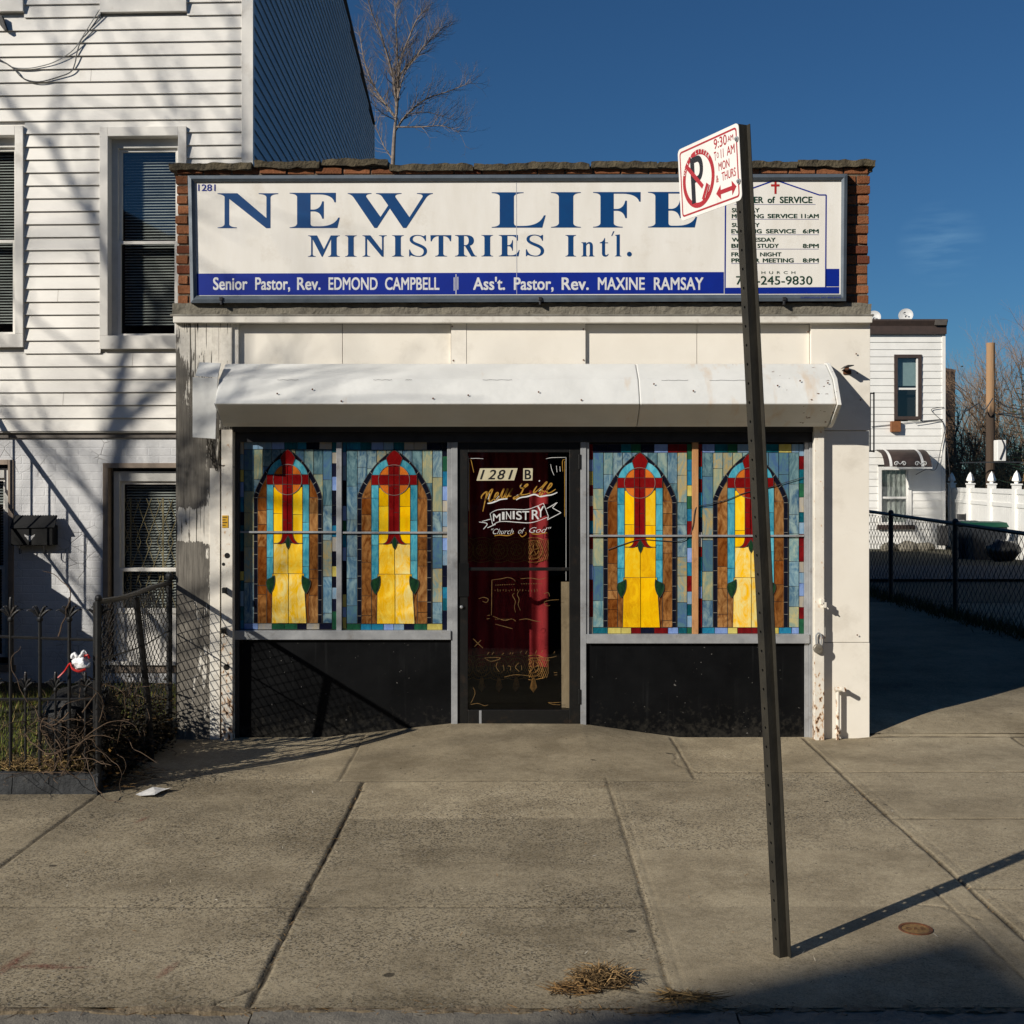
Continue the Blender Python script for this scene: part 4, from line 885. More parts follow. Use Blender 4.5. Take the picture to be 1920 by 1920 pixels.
# the order of service panel
m = MB(); m.recalc = False
gy = lambda a, b: (X(a, LY), LY, Z(b, LY))
for a, b in (((1359.3, 539), (1360.3, 366)), ((1360.3, 366), (1374, 366)), ((1374, 366), (1454, 337.5)), ((1454, 337.5), (1536, 365.5)), ((1536, 365.5), (1549, 365.5)), ((1549, 365.5), (1548, 538))): ribbon(m, [a, b], 2.4, gy)
m.build('panel_outline', M_BLUE2, sg)
m = MB(); m.recalc = False; quad(m, (1452, 363.5), (1456, 363.5), (1456, 340), (1452, 340)); quad(m, (1445.5, 349.5), (1461.5, 349.5), (1461.5, 345.5), (1445.5, 345.5), LY - .0003); m.build('red_cross', M_REDP, sg)
def sword(*k):
    m = MB(); m.recalc = False; stxt(m, *k); m.build('service_lettering', M_GREEN, sg)
for s, x0, x1 in (('ORDER', 1378, 1431), ('of', 1439, 1453), ('SERVICE', 1462, 1523)): sword(s, x0, x1, 368.5, 380.5, .024)
for s, x0, x1, yt, yb in (('SUNDAY', 1372, 1424, 390, 398), ('MORNING', 1372, 1432, 401.3, 409), ('SERVICE', 1439, 1495, 401, 408.8), ('11:AM', 1502, 1535, 401, 408.8), ('SUNDAY', 1372, 1424, 418, 425.5), ('EVENING', 1371, 1428, 429.5, 437.3), ('SERVICE', 1436, 1492, 429.5, 437.3), ('6:PM', 1505, 1535, 429.5, 437.3),
                           ('WEDNESDAY', 1372, 1454, 445.5, 453), ('BIBLE', 1371, 1412, 457, 464.5), ('STUDY', 1420, 1460, 457, 464.5), ('8:PM', 1505, 1535, 457, 464.8), ('FRIDAY', 1371, 1418, 473, 480.5), ('NIGHT', 1425, 1465, 473, 480.5), ('PRAYER', 1371, 1424, 484.2, 492), ('MEETING', 1430, 1488, 484.2, 492), ('8:PM', 1505, 1535, 484.2, 492)): sword(s, x0, x1, yt, yb, .026)
sword('CHURCH', 1413, 1491, 508.5, 513.5, 0, 0, 1.9); sword('718-245-9830', 1380, 1523, 517.5, 533.5, .008)
m = MB(); m.recalc = False
for a, b, y in ((1377, 1529, 383.3), (1371, 1535, 411), (1371, 1535, 440), (1371, 1535, 467), (1371, 1535, 494)): quad(m, (a, y + .4), (b, y + .4), (b, y - .4), (a, y - .4))
m.build('rule_line', pm('pale_blue_line', rgb(120, 120, 160)), sg)
m = MB(); m.recalc = False; stxt(m, 'SUPERSIGNS 347-404-8745', 1501, 1576, 556, 559.5, -.004, 0, 1, 8.9435); m.build('maker_lettering', M_BLUE2, sg)
# ------------------------------------------------------------------ the white row house beside the church
P0 = Vector((-2.387, 11.0, 0)); UF = Vector((-math.cos(R(2.2)), math.sin(R(2.2)), 0)); NF = Vector((-math.sin(R(2.2)), -math.cos(R(2.2)), 0))
US = Vector((-.032, 1, 0)).normalized(); NS = Vector((1, .032, 0)).normalized(); SL = 13.0      # the side wall and its length
def tf(px):
    k = (px - 969) / F; return (P0.x - k * P0.y) / (-UF.x + k * UF.y)
def yf(px): return P0.y + UF.y * tf(px)
def hp(px, d=0, py=0):
    """point on the house front seen at photo pixel px, py; d metres proud of the siding"""
    q = P0 + UF * tf(px) + NF * d; return (q.x, q.y, Z(py, yf(px)))
def fp(t, d, z): q = P0 + UF * t + NF * d; return (q.x, q.y, z)
def zp(py, px=270): return Z(py, yf(px))
M_SIDE = pm('vinyl_siding', rgb(232, 228, 220), rgb(220, 216, 208), 2.5, .5, .06, 60, dirt=rgb(204, 198, 188), dscale=1.2, stretch=(1, 1, 2))
M_CASE = pm('window_casing', rgb(226, 222, 214), rgb(214, 210, 202), 5, .5, .06, 60, dirt=rgb(190, 182, 170), dscale=4)
M_SASH = pm('sash_white', rgb(206, 204, 198), rgb(190, 188, 182), 8, .45, .05)
t = NT('painted_brick')
br = t.n.new('ShaderNodeTexBrick'); mpn = t.n.new('ShaderNodeMapping'); mpn.inputs['Rotation'].default_value = (R(90), 0, 0); t.link(t.tc.outputs['Object'], mpn.inputs[0]); t.link(mpn.outputs[0], br.inputs[0])
br.inputs['Scale'].default_value = 1; br.inputs['Brick Width'].default_value = .21; br.inputs['Row Height'].default_value = .073; br.inputs['Mortar Size'].default_value = .008; br.inputs['Mortar Smooth'].default_value = .6
n2 = t.noise(28, 5, .6); n3 = t.noise(130, 3, .6)
cracks = t.n.new('ShaderNodeTexVoronoi'); cracks.feature = 'DISTANCE_TO_EDGE'; cracks.inputs['Scale'].default_value = 9; t.link(t.tc.outputs['Object'], cracks.inputs[0])
ck = t.math('MULTIPLY', t.ramp(cracks.outputs[0], .0, .035, (1, 1, 1, 1), (0, 0, 0, 1)), t.ramp(t.noise(2.3, 3, .5), .52, .62))
col = t.mix(t.ramp(t.noise(2.2, 6, .65), .35, .7), rgb(216, 216, 216), rgb(190, 190, 192)); col = t.mix(t.math('MULTIPLY', ck, .5), col, rgb(120, 116, 110))
t.base(col); t.set(rough=.8); t.bump(t.math('ADD', t.math('MULTIPLY', br.outputs['Fac'], -.32), t.math('ADD', t.math('MULTIPLY', n3, .6), t.math('ADD', t.math('MULTIPLY', n2, .8), t.math('MULTIPLY', ck, -1)))), .6, .008); M_PBRICK = t.m
M_BLIND = pm('blind_slat', rgb(190, 190, 184), rgb(176, 176, 170), 10, .6, 0)

house = thing('row_house', 'tall white vinyl-sided row house with painted brick ground storey', 'house', tuple(P0))
ZB = zp(808); CH = .1165; HT = 9.75
LF = 5.2; ROOF = lambda s: HT - .07 * s
# openings: (t0, t1, z0, z1) in front coordinates
def opening(pa, pb, pt, pbm): return (tf(pb), tf(pa), zp(pbm, (pa + pb) / 2), zp(pt, (pa + pb) / 2))
WW = tf(190) - tf(352)
OPEN = [opening(190, 352, 240, 655)]
a = OPEN[0]; tb = tf(47); OPEN.append((tb, tb + WW, a[2] + .02, a[3] + .02))
dz2 = zp(22) - zp(655)
OPEN += [(o[0], o[1], o[2] + dz2 - .015, o[3] + dz2) for o in OPEN[:2]]
m = MB(); m.recalc = False
z = ZB
while z < HT:
    z1 = min(z + CH, HT); zm = (z + z1) / 2
    cuts = sorted([(o[0], o[1]) for o in OPEN if o[2] < zm < o[3]])
    segs = []; s = .0
    for a, b in cuts: segs.append((s, a)); s = b
    segs.append((s, LF))
    for a, b in segs:
        m.face([fp(a, .023, z), fp(b, .023, z), fp(b, .003, z1), fp(a, .003, z1)])
        m.face([fp(a, .023, z), fp(a, 0, z), fp(b, 0, z), fp(b, .023, z)])
        # lap joints between vinyl panels
    z += CH
m.build('siding', M_SIDE, house)
m = MB(); m.recalc = False
rj = random.Random(5); z = ZB + CH
for px, py in ((172, 145), (110, 560), (250, 690), (120, 760)):
    q = hp(px, 0, py); z0 = ZB + CH * round((q[2] - ZB) / CH); tt = tf(px)
    m.face([fp(tt, .0245, z0), fp(tt + .004, .0245, z0), fp(tt + .004, .004, z0 + CH), fp(tt, .004, z0 + CH)])
m.build('panel_seam', pm('seam_shadowless', rgb(196, 190, 180)), house)
m = MB(); m.recalc = False; sv = lambda s, d, z: tuple(P0 + US * s + NS * d + Vector((0, 0, z)))
z = .3
while z < HT:
    z1 = min(z + CH * 1.0, HT)
    e = min(SL, (HT - z1) / .07)
    if e < .2: break
    m.face([sv(0, .017, z), sv(e, .017, z), sv(e, .002, z1), sv(0, .002, z1)]); m.face([sv(0, .017, z), sv(0, 0, z), sv(e, 0, z), sv(e, .017, z)]); z += CH
m.build('side_siding', pm('shaded_side_vinyl', rgb(176, 188, 198), rgb(164, 176, 188), 2, .55, .05, 60), house)  # the side wall's blue-grey shade is put into this siding colour
m = MB(); m.prism([fp(-.03, .03, ZB - .05), fp(.075, .03, ZB - .05), fp(.075, -.02, ZB - .05), fp(-.03, -.02, ZB - .05)], (0, 0, HT - ZB)); m.build('corner_board', M_CASE, house, bevel=.003)
m = MB(); m.prism([fp(-.03, .02, HT), fp(LF, .02, HT), tuple(P0 + UF * LF + US * SL + Vector((0, 0, ROOF(SL)))), sv(SL, .03, ROOF(SL))], (0, 0, .06)); m.build('roof', M_DARK, house)
m = MB(); m.prism([sv(SL, -.005, 0), tuple(P0 + UF * LF + US * SL), tuple(P0 + UF * LF + US * SL + Vector((0, 0, ROOF(SL)))), sv(SL, -.005, ROOF(SL))], tuple(US * -.05)); m.build('rear_wall', M_CASE, house)
m = MB(); m.prism([sv(SL - .04, .022, 0), sv(SL - .04, .022, ROOF(SL)), sv(SL + .02, .022, ROOF(SL)), sv(SL + .02, .022, 0)], tuple(NS * -.05)); m.build('corner_board', M_CASE, house)
# backing walls (one sheet behind the siding, with the openings left free)
def wall_sheet(mb, t0, t1, z0, z1, d, holes, th=.1):
    ts = sorted({t0, t1, *[h[0] for h in holes], *[h[1] for h in holes]}); zs = sorted({z0, z1, *[h[2] for h in holes], *[h[3] for h in holes]})
    ts = [t for t in ts if t0 <= t <= t1]; zs = [z for z in zs if z0 <= z <= z1]
    for a, b in zip(ts, ts[1:]):
        for c_, e in zip(zs, zs[1:]):
            if any(h[0] < (a + b) / 2 < h[1] and h[2] < (c_ + e) / 2 < h[3] for h in holes): continue
            mb.face([fp(a, d, c_), fp(b, d, c_), fp(b, d, e), fp(a, d, e)])
m = MB(); m.recalc = False; wall_sheet(m, 0, LF, ZB - .02, HT, -.012, OPEN); m.build('wall', M_CASE, house)
LOW = [opening(190, 352, 868, 1262)]; LOW.append((tf(22), tf(22) + WW, LOW[0][2], LOW[0][3] + .03))
m = MB(); m.recalc = False; wall_sheet(m, 0, LF, -.2, ZB - .015, -.045, LOW)
m.build('brick_wall', M_PBRICK, house)
M_BAND = pm('band_board', rgb(120, 112, 104), rgb(96, 90, 84), 8, .7, .1)
m = MB(); m.prism([fp(0, .012, ZB - .012), fp(LF, .012, ZB - .012), fp(LF, -.06, ZB - .012), fp(0, -.06, ZB - .012)], (0, 0, .011)); m.build('drip_edge', M_CASE, house)
m = MB(); m.prism([fp(0, -.02, ZB - .06), fp(LF, -.02, ZB - .06), fp(LF, -.06, ZB - .06), fp(0, -.06, ZB - .06)], (0, 0, .046)); m.build('band_board', M_BAND, house)

def obox(mb, t0, t1, d0, d1, z0, z1):
    p = [fp(t0, d1, z0), fp(t1, d1, z0), fp(t1, d0, z0), fp(t0, d0, z0)]; mb.prism(p, (0, 0, z1 - z0))
def window(o, lower=False, dd=0.0, gate=False):
    t0, t1, z0, z1 = o; w = thing('window', None, None, fp((t0 + t1) / 2, dd, z0)); w.parent = house; w.location = Vector(fp((t0 + t1) / 2, dd, z0)) - P0
    cw = .075; H = z1 - z0
    mc = M_CASE if not lower else pm('brown_casing', rgb(150, 134, 118), rgb(124, 110, 98), 9, .7, .2, dirt=rgb(80, 70, 62))
    m = MB()
    if not lower:
        for a, b, c_, e in ((t0, t0 + cw, z0 + .12, z1), (t1 - cw, t1, z0 + .12, z1), (t0 + cw, t1 - cw, z1 - cw * 1.1, z1), (t0, t1, z0, z0 + .12)): obox(m, a, b, -.1, .045 + dd, c_, e)
    else:
        for a, b, c_, e in ((t0, t0 + .05, z0 + .06, z1), (t1 - .05, t1, z0 + .06, z1), (t0 + .05, t1 - .05, z1 - .045, z1), (t0 - .02, t1 + .02, z0, z0 + .06)): obox(m, a, b, -.16, -.03, c_, e)
    m.build('casing', mc, w, bevel=.003)
    b0 = -.055 if not lower else -.1
    i0, i1 = t0 + cw, t1 - cw; j0, j1 = z0 + .12, z1 - cw
    m = MB()
    for a, b, c_, e in ((i0, i0 + .035, j0, j1), (i1 - .055, i1, j0, j1), (i0 + .035, i1 - .055, j1 - .09, j1)): obox(m, a, b, b0 - .08, b0, c_, e)
    m.build('frame', M_SASH, w, bevel=.002)
    i0 += .035; i1 -= .055; j1 -= .09; zm = j0 + (j1 - j0) * .5
    for nm, a, e, dp in (('upper_sash', zm - .012, j1, b0 - .03), ('lower_sash', j0, zm + .012, b0 - .0)):
        m = MB(); s = .028
        for q in ((i0, i0 + s, a, e), (i1 - s, i1, a, e), (i0 + s, i1 - s, e - s, e), (i0 + s, i1 - s, a, a + s)): obox(m, q[0], q[1], dp - .03, dp, q[2], q[3])
        m.build(nm, M_CASE, w, bevel=.002)
        m = MB(); m.recalc = False; y = dp - .016; m.face([fp(i0 + s, y, a + s), fp(i1 - s, y, a + s), fp(i1 - s, y, e - s), fp(i0 + s, y, e - s)]); m.build('pane', M_GLASS, w)
    m = MB(); m.recalc = False; z = j0 + .12; 
    while z < j1 - .03:
        m.face([fp(i0 + .02, b0 - .12, z), fp(i1 - .02, b0 - .12, z), fp(i1 - .02, b0 - .138, z + .013), fp(i0 + .02, b0 - .138, z + .013)]); z += .026
    m.build('blind', M_BLIND, w)
    m = MB(); m.recalc = False; m.face([fp(i0 - .1, b0 - .5, j0 - .2), fp(i1 + .1, b0 - .5, j0 - .2), fp(i1 + .1, b0 - .5, j1 + .2), fp(i0 - .1, b0 - .5, j1 + .2)])
    for a in (i0 - .1, i1 + .1): m.face([fp(a, b0 - .5, j0 - .2), fp(a, b0 - .09, j0 - .2), fp(a, b0 - .09, j1 + .2), fp(a, b0 - .5, j1 + .2)])
    m.build('dark_room', M_DARK, w)
    if gate:
        m = MB(); obox(m, i0 - .03, i1 + .02, b0 + .004, b0 + .02, z0 + .1, zp(1142)); obox(m, i0 - .03, i1 + .02, b0 + .02, b0 + .032, zp(1152), zp(1142)); obox(m, t0, t1, b0 - .02, .0, z0 + .07, z0 + .1); m.build('lower_board', M_CASE, w, bevel=.002)
        m = MB(); y = b0 - .07
        for k in range(6):
            a = i0 + .05 + k * .1
            for s in (1, -1):
                z = j0 + .05; x = a
                while z < j1 - .18:
                    m.tube([fp(x, y - .004 * s, z), fp(x + .075 * s * (1 if int(round(z * 10)) % 2 else 1), y - .004 * s, z + .2)], .004, 4); x += .075 * s; s = -s; z += .2
            if k % 3 == 1: m.tube([fp(a + .02, y, j0), fp(a + .02, y, j1 - .15)], .008, 4)
        m.build('security_gate', pm('gate_tan', rgb(170, 150, 110), rgb(140, 122, 88), 20, .5, .1), w)
    return w
for o in OPEN: window(o)
window(LOW[0], True, -.045, True); window(LOW[1], True, -.045)
# white sheet leaning in the window well below the gated window
# loose cables on the siding
def cab(pts, r=.0045):
    q = spline([hp(p[0] / 4, .035, p[1] / 4) for p in pts], 5); m = MB(); m.tube(q, r, 5); return m
M_CAB = pm('cable_grey', rgb(150, 150, 148), rgb(110, 110, 108), 20, .6, 0); M_CABD = pm('cable_dark', rgb(54, 56, 60), rgb(38, 40, 44), 20, .6, 0)
c1 = [(830, -40), (800, 20), (740, 110), (690, 190), (640, 270), (560, 385), (430, 470), (300, 510), (200, 522), (100, 510), (0, 445), (-60, 410)]
c2 = [(840, -30), (810, 20), (770, 110), (720, 185), (660, 265), (620, 310), (590, 400), (575, 480), (545, 545), (470, 580), (310, 622), (190, 598), (120, 530), (50, 478), (-40, 440)]
tag(cab(c1).build('cable', M_CAB, origin=hp(160, .035, 67)), 'thin pale cable drooping across the white siding', 'cable', 'cables on the siding')
tag(cab(c2, .0055).build('cable', M_CABD, origin=hp(150, .035, 100)), 'dark kinked cable hanging lowest across the white siding', 'cable', 'cables on the siding')
m = MB(); m.prism([hp(2, .02, 34), hp(9, .02, 34), hp(18, .02, 60), hp(14, .02, 62), hp(6, .02, 52)], (0, -.05, 0)); tag(m.build('cable_hook', M_BLKM, origin=hp(6, .02, 40)), 'small dark bracket on the siding below the top window', 'bracket')

# mailbox
DM = .0
mb_ = thing('mailbox', 'black wall mailbox with a white eagle and a scalloped lid', 'mailbox', hp(66, -.045, 1020))
def mq(px, py, d): return hp(px, d, py)
m = MB(); m.prism([mq(27, 985, .07), mq(105, 985, .07), mq(105, 1022, .07), mq(27, 1022, .07)], tuple(Vector(NF) * -.115)); m.build('body', M_BLK, mb_, bevel=.006)
m = MB(); top = [mq(26, 990, .085), mq(109, 988, .085)]
for k in range(17):
    a = 26 + 82 * k / 16; 
q = [mq(26, 967, .01)] + [mq(26 + 82 * k / 34, 967 - (1.6 if k % 2 else 0), .01) for k in range(1, 34)] + [mq(108, 967, .01), mq(109, 988, .085), mq(26, 990, .085)]
m.prism(q, tuple(NF * -.01)); m.build('lid', M_BLK, mb_)
m = MB()
for px in (42, 88): m.tube([mq(px, 1021, .06), mq(px, 1034, .06), mq(px + 1, 1037, .075), mq(px + 5, 1036, .08), mq(px + 5, 1030, .08)], .005, 5)
m.build('paper_hook', M_BLKM, mb_)
m = MB(); m.recalc = False; eg = lambda a, b: mq(a, b, .0725)
for sgn in (1, -1):
    m.face([eg(62, 1006), eg(62 + 10 * sgn, 1001), eg(62 + 9 * sgn, 1005), eg(62 + 4 * sgn, 1008)])
    m.face([eg(62, 1008), eg(62 + 7 * sgn, 1006), eg(62 + 3 * sgn, 1012)])
m.face([eg(60, 1003), eg(64, 1003), eg(63.5, 1014), eg(60.5, 1014)]); m.build('eagle', pm('pewter', rgb(190, 190, 190), rgb(120, 120, 120), 60, .4, .2), mb_)

# the stoop just outside the picture, whose rail shades the wall
X0 = -4.78; YW = 11.15
st = thing('stoop', 'dark stone entrance stoop with iron railings beside the mailbox', 'stoop', (X0 - .6, 10.2, .1))
M_STONE = pm('brown_stone', rgb(92, 78, 68), rgb(74, 62, 54), 8, .85, .5, 60)
m = MB()
for k in range(8):
    zt_ = 1.68 - k * .2075; L0 = .0 if k == 0 else .25 * k; m.box(X0 - 1.25, X0 + .02, YW - .25 * (k + 1), YW + .2 if k == 0 else YW - .25 * k + .003, -.2, zt_)
m.build('step', M_STONE, st, bevel=.008)['label'] = 'flight of stone steps'
s_ = .83
for side in (0, -1.2):
    m = MB()
    m.tube([(X0 + side, YW, 2.63), (X0 + side, YW - 2.0, 2.63 - s_ * 2.0), (X0 + side, YW - 2.1, 2.63 - s_ * 2.0 - .1)], .021, 8); m.tube([(X0 + side, YW, 1.93), (X0 + side, YW - 1.95, 1.93 - s_ * 1.95)], .014, 6)
    m.build('handrail', M_BLKM, st)
    for k in range(14):
        L = .06 + k * .145; m = MB(); m.tube([(X0 + side, YW - L, 2.63 - s_ * L), (X0 + side, YW - L, 1.93 - s_ * L)], .009, 6); m.build('baluster', M_BLKM, st)
m = MB(); m.box(X0 - .03, X0 + .03, YW - 2.03, YW - 1.97, -.1, 1.06); m.build('newel', M_BLKM, st)
# ------------------------------------------------------------------ front yard left of the church
def z_yard(x, y): return .115 - .05 * sst(9.3, 10.8, y) + .012 * np.sin(x * 5) * np.sin(y * 4.2)
M_SOIL = pm('yard_soil', rgb(58, 50, 34), rgb(44, 46, 24), 5, .95, .7, 60, dirt=rgb(30, 26, 18), bd=.02)
grid_mesh('yard_ground', np.linspace(-7.5, -2.56, 70), np.linspace(7.5, 11.2, 60), z_yard, M_SOIL)
ky = thing('yard_kerb', 'low dark slate kerb under the iron fence', 'kerb', (-4.5, 7.43, 0))
M_SLATE = pm('slate', rgb(66, 68, 70), rgb(50, 52, 54), 7, .85, .8, 40, dirt=rgb(90, 88, 84), dscale=9, bd=.012)
for a, b in ((-6.9, -5.0), (-4.99, -3.05), (-3.045, -2.53)):
    m = MB(); m.gbox(a, b, 7.405, 7.50, -.05, .118, .025); m.jitter(.012, 5, 4); m.jitter(.007, 18, 4); m.build('kerb_stone', M_SLATE, ky)
m = MB()
m.gbox(-2.63, -2.535, 7.5, 9.0, -.05, .11, .025); m.jitter(.01, 6, 8); m.jitter(.006, 20, 8); m.build('side_kerb', M_SLATE, ky)

# grass
t = NT('grass_blade'); t.base(t.mix(t.ramp(t.attr('Col'), .0, 1.0), t.attr('Col'), t.attr('Col'))); t.base(t.attr('Col')); t.set(rough=.7, spec=.2); M_GRASS = t.m
rg = random.Random(21); m = MB(); m.usecol = True; m.recalc = False
for k in range(15000):
    x = rg.uniform(-5.2, -2.62); y = 7.52 + rg.random() ** 1.3 * 3.4
    if mnoise.noise(Vector((x * 2.2, y * 2.2, 0))) < -.12 and rg.random() < .8: continue
    z = float(z_yard(x, y)) - .004; h = rg.uniform(.025, .075); a = rg.uniform(0, 2 * PI); l = rg.uniform(.0, .05); w = rg.uniform(.002, .004)
    v = rg.random(); m.A = (lin(66 + 50 * v), lin(82 + 40 * v), lin(26 + 22 * v)) if rg.random() < .72 else (lin(120 + 40 * v), lin(106 + 30 * v), lin(62 + 20 * v))
    dx, dy = math.cos(a), math.sin(a)
    m.face([(x - dy * w, y + dx * w, z), (x + dy * w, y - dx * w, z), (x + dx * l, y + dy * l, z + h)])
tag(m.build('grass', M_GRASS), 'short patchy green and straw grass in the fenced front yard', 'grass', kind='stuff')
# dry grass and leaves at the kerb, behind the fence
t = NT('straw'); t.base(t.attr('Col')); t.set(rough=.8, spec=.2); M_STRAW = t.m
def straw_clump(mb, cx, cy, z, n, rx, ry, h, seed, lmin=.05, lmax=.16, w=.0022, col=(176, 146, 98)):
    r = random.Random(seed)
    for k in range(n):
        a = r.uniform(0, 2 * PI); q = math.sqrt(r.random()); x, y = cx + rx * q * math.cos(a), cy + ry * q * math.sin(a)
        zz_ = z + h * (1 - q * q) * r.random(); a2 = r.uniform(0, 2 * PI); l = r.uniform(lmin, lmax); lift = r.uniform(-.02, .05) * (1 if h > .03 else .3)
        v = r.uniform(.45, 1.1); mb.A = tuple(lin(min(255, c * v)) for c in col)
        p0 = Vector((x, y, zz_)); p2 = p0 + Vector((math.cos(a2) * l, math.sin(a2) * l * .8, lift)); p1 = (p0 + p2) / 2 + Vector((0, 0, r.uniform(0, .03) * (h > .03)))
        mb.tube([p0, p1, (p2.x, p2.y, max(z + .003, p2.z))], [w, w, w * .5], 3, caps=False)
m = MB(); m.usecol = True; m.recalc = False
straw_clump(m, -2.95, 7.56, .125, 420, .33, .09, .05, 3, .04, .14, .002)
tag(m.build('dry_stalks', M_STRAW, origin=(-2.95, 7.56, .125)), 'heap of dry stalks and leaves on the slate kerb corner', 'dead leaves')
m = MB(); m.usecol = True; m.recalc = False; straw_clump(m, -2.45, 7.75, .02, 160, .16, .3, .03, 4, .03, .1, .002, (130, 104, 70))
tag(m.build('dry_stalks', M_STRAW, origin=(-2.45, 7.75, .02)), 'thin scatter of brown stalks on the pavement under the chain-link fence', 'dead leaves')

# iron fence with leafy finials
M_IRON = pm('black_iron', rgb(26, 27, 29), rgb(38, 38, 38), 18, .45, .3, 90, dirt=rgb(60, 48, 36), dscale=14, metal=.3)
fn = thing('iron_fence', 'black wrought iron fence with leaf-shaped finials on the slate kerb', 'fence', (-3.6, 7.5, .12))
FYY = 7.5
fx = lambda px: X(px, FYY); fz = lambda py: Z(py, FYY)
def picket(px, tall, spike=True):
    x = fx(px); zt_ = fz(1160) if tall else fz(1292); r = .011 if tall else .0075
    m = MB(); m.tube([(x, FYY, .06), (x, FYY, zt_)], r, 8); m.lathe([(r * 1.0, -.02), (r * 1.7, -.01), (r * 1.7, .0), (r * 1.1, .012)], (x, FYY, zt_), 10)
    p = m.build('picket', M_IRON, fn, smooth=False)
    m = MB(); s = 1.0 if tall else .8
    for dx, hh, w in ((0, .125 if spike else .03, .011), (.03, .075, .009), (-.03, .075, .009), (.055, .055, .008), (-.055, .055, .008)):
        for oy in ((0,) if dx == 0 else (-.012, .012)):
            pts = [(x, FYY, zt_), (x + dx * .35 * s, FYY + oy * .5, zt_ + hh * .5 * s), (x + dx * s, FYY + oy, zt_ + hh * s), (x + dx * 1.35 * s, FYY + oy * 1.6, zt_ + hh * (1.06 if dx == 0 else .9) * s)]
            m.tube(spline(pts, 3), [.004, .006, .008, w, w, w * .9, w * .7, w * .5, .003, .001][:10], 6)
    m.build('finial', M_IRON, p)
for k in range(-5, 4): picket(20 + 55 * k, True, k % 2 == 0)
for k in range(-5, 3): picket(48 + 56 * k, False)
for py, r in ((1197, .01), (1311, .01)):
    m = MB(); pts = [(fx(p), FYY, fz(py + (p - 100) * .035 * (1 if py < 1250 else -.02))) for p in range(-250, 200, 20)]; m.tube(pts, r, 6); m.build('rail', M_IRON, fn)
m = MB(); m.box(fx(176), fx(186), FYY - .02, FYY + .03, -.02, fz(1128)); m.build('end_post', M_IRON, fn, bevel=.004)

# chain-link fence running back to the shop corner
def chain(mb, a, b, z0, z1, pitch, r, sag=None, n=3):
    a, b = Vector(a), Vector(b); L = (b - a).length; u = (b - a) / L; nr = Vector((-u.y, u.x, 0)); nw = int(L / pitch)
    for i in range(nw):
        z = z0; j = 0; pts = []
        top = (lambda s: z1(s)) if callable(z1) else (lambda s: z1)
        zt_ = top((i + .5) * pitch / L)
        while z <= zt_ + .001:
            s = (i + ((i + j) % 2) * 1.06 - .03) * pitch
            bulge = sag(s / L, (z - z0) / (zt_ - z0)) if sag else 0
            pts.append(a + u * s + nr * ((.5 - ((i + j) % 2)) * r * 1.6 + bulge) + Vector((0, 0, z))); z += pitch * 1.05; j += 1
        if len(pts) > 1: mb.tube(pts, r, n, caps=False)
M_LINK = pm('chain_link_wire', rgb(52, 50, 46), rgb(38, 36, 34), 40, .5, .1, metal=.4, dirt=rgb(84, 60, 40), dscale=20)
cf = thing('chain_link_fence', 'sagging rusty chain-link fence between the iron fence and the church corner', 'fence', (-2.55, 8.2, .1))
cx = -2.545
m = MB(); 
chain(m, (cx, 7.48, 0), (cx, 8.98, 0), .06, lambda s: 1.13 + .0 * s, .034, .0036, lambda s, h: .06 * math.sin(PI * s) * math.sin(PI * h) + .02 * math.sin(s * 9)); m.recalc = False
m.build('wire_mesh', M_LINK, cf)
m = MB(); m.tube(spline([(cx, 7.45, 1.16), (cx + .02, 7.9, 1.145), (cx, 8.5, 1.15), (cx, 9.0, 1.145)], 4), .018, 8); m.build('top_rail', M_IRON, cf)
m = MB(); m.tube([(cx, 7.48, .8), (cx + .05, 8.2, .79), (cx, 8.98, .8)], .005, 5); m.build('tension_wire', M_IRON, cf)
m = MB(); m.tube([(cx, 7.46, -.05), (cx, 7.46, 1.17)], .019, 8); m.ball((cx, 7.46, 1.18), .024); m.build('post', M_IRON, cf)
m = MB(); m.tube([(-2.47, 8.3, -.05), (-2.48, 8.25, .4), (-2.52, 8.12, 1.12)], .022, 8); m.build('post', M_IRON, cf)['label'] = 'leaning middle post'
m = MB(); m.tube([(cx, 8.985, -.05), (cx, 8.985, 1.165)], .022, 8); m.ball((cx, 8.985, 1.19), .03, 10, 7, (1, 1, 1.2)); m.build('post', M_IRON, cf)

# tangle of dead vine on the corner of the fence
M_VINE = pm('dead_vine', rgb(104, 84, 64), rgb(66, 52, 40), 12, .85, .5, 60, dirt=rgb(52, 40, 30), dscale=14)
vn = thing('dead_vine', 'tangle of bare brown vine growing through the fence corner', 'vine', (-2.62, 7.55, .1))
rv = random.Random(17); m = MB(); m.recalc = False
for k in range(150):
    x, y, z = -2.66 + rv.uniform(-.28, .12), rv.uniform(7.42, 8.5) if k > 50 else rv.uniform(7.38, 7.7), rv.uniform(.05, .5)
    d = Vector((rv.uniform(-1, 1), rv.uniform(-1, .6), rv.uniform(-.2, 1))).normalized(); p = Vector((x, y, z)); pts = [p.copy()]
    st_ = rv.uniform(.04, .08)
    for j in range(rv.randint(5, 11)):
        d = (d + Vector((rv.uniform(-.8, .8), rv.uniform(-.8, .8), rv.uniform(-.75, .45)))).normalized(); p = p + d * st_
        p.z = max(p.z, .13 if p.x < -2.53 else .012); p.z = min(p.z, .95); pts.append(p.copy())
    r0 = rv.uniform(.0015, .0042); m.tube(spline(pts, 3), r0, 4, r0 * .4, caps=False)
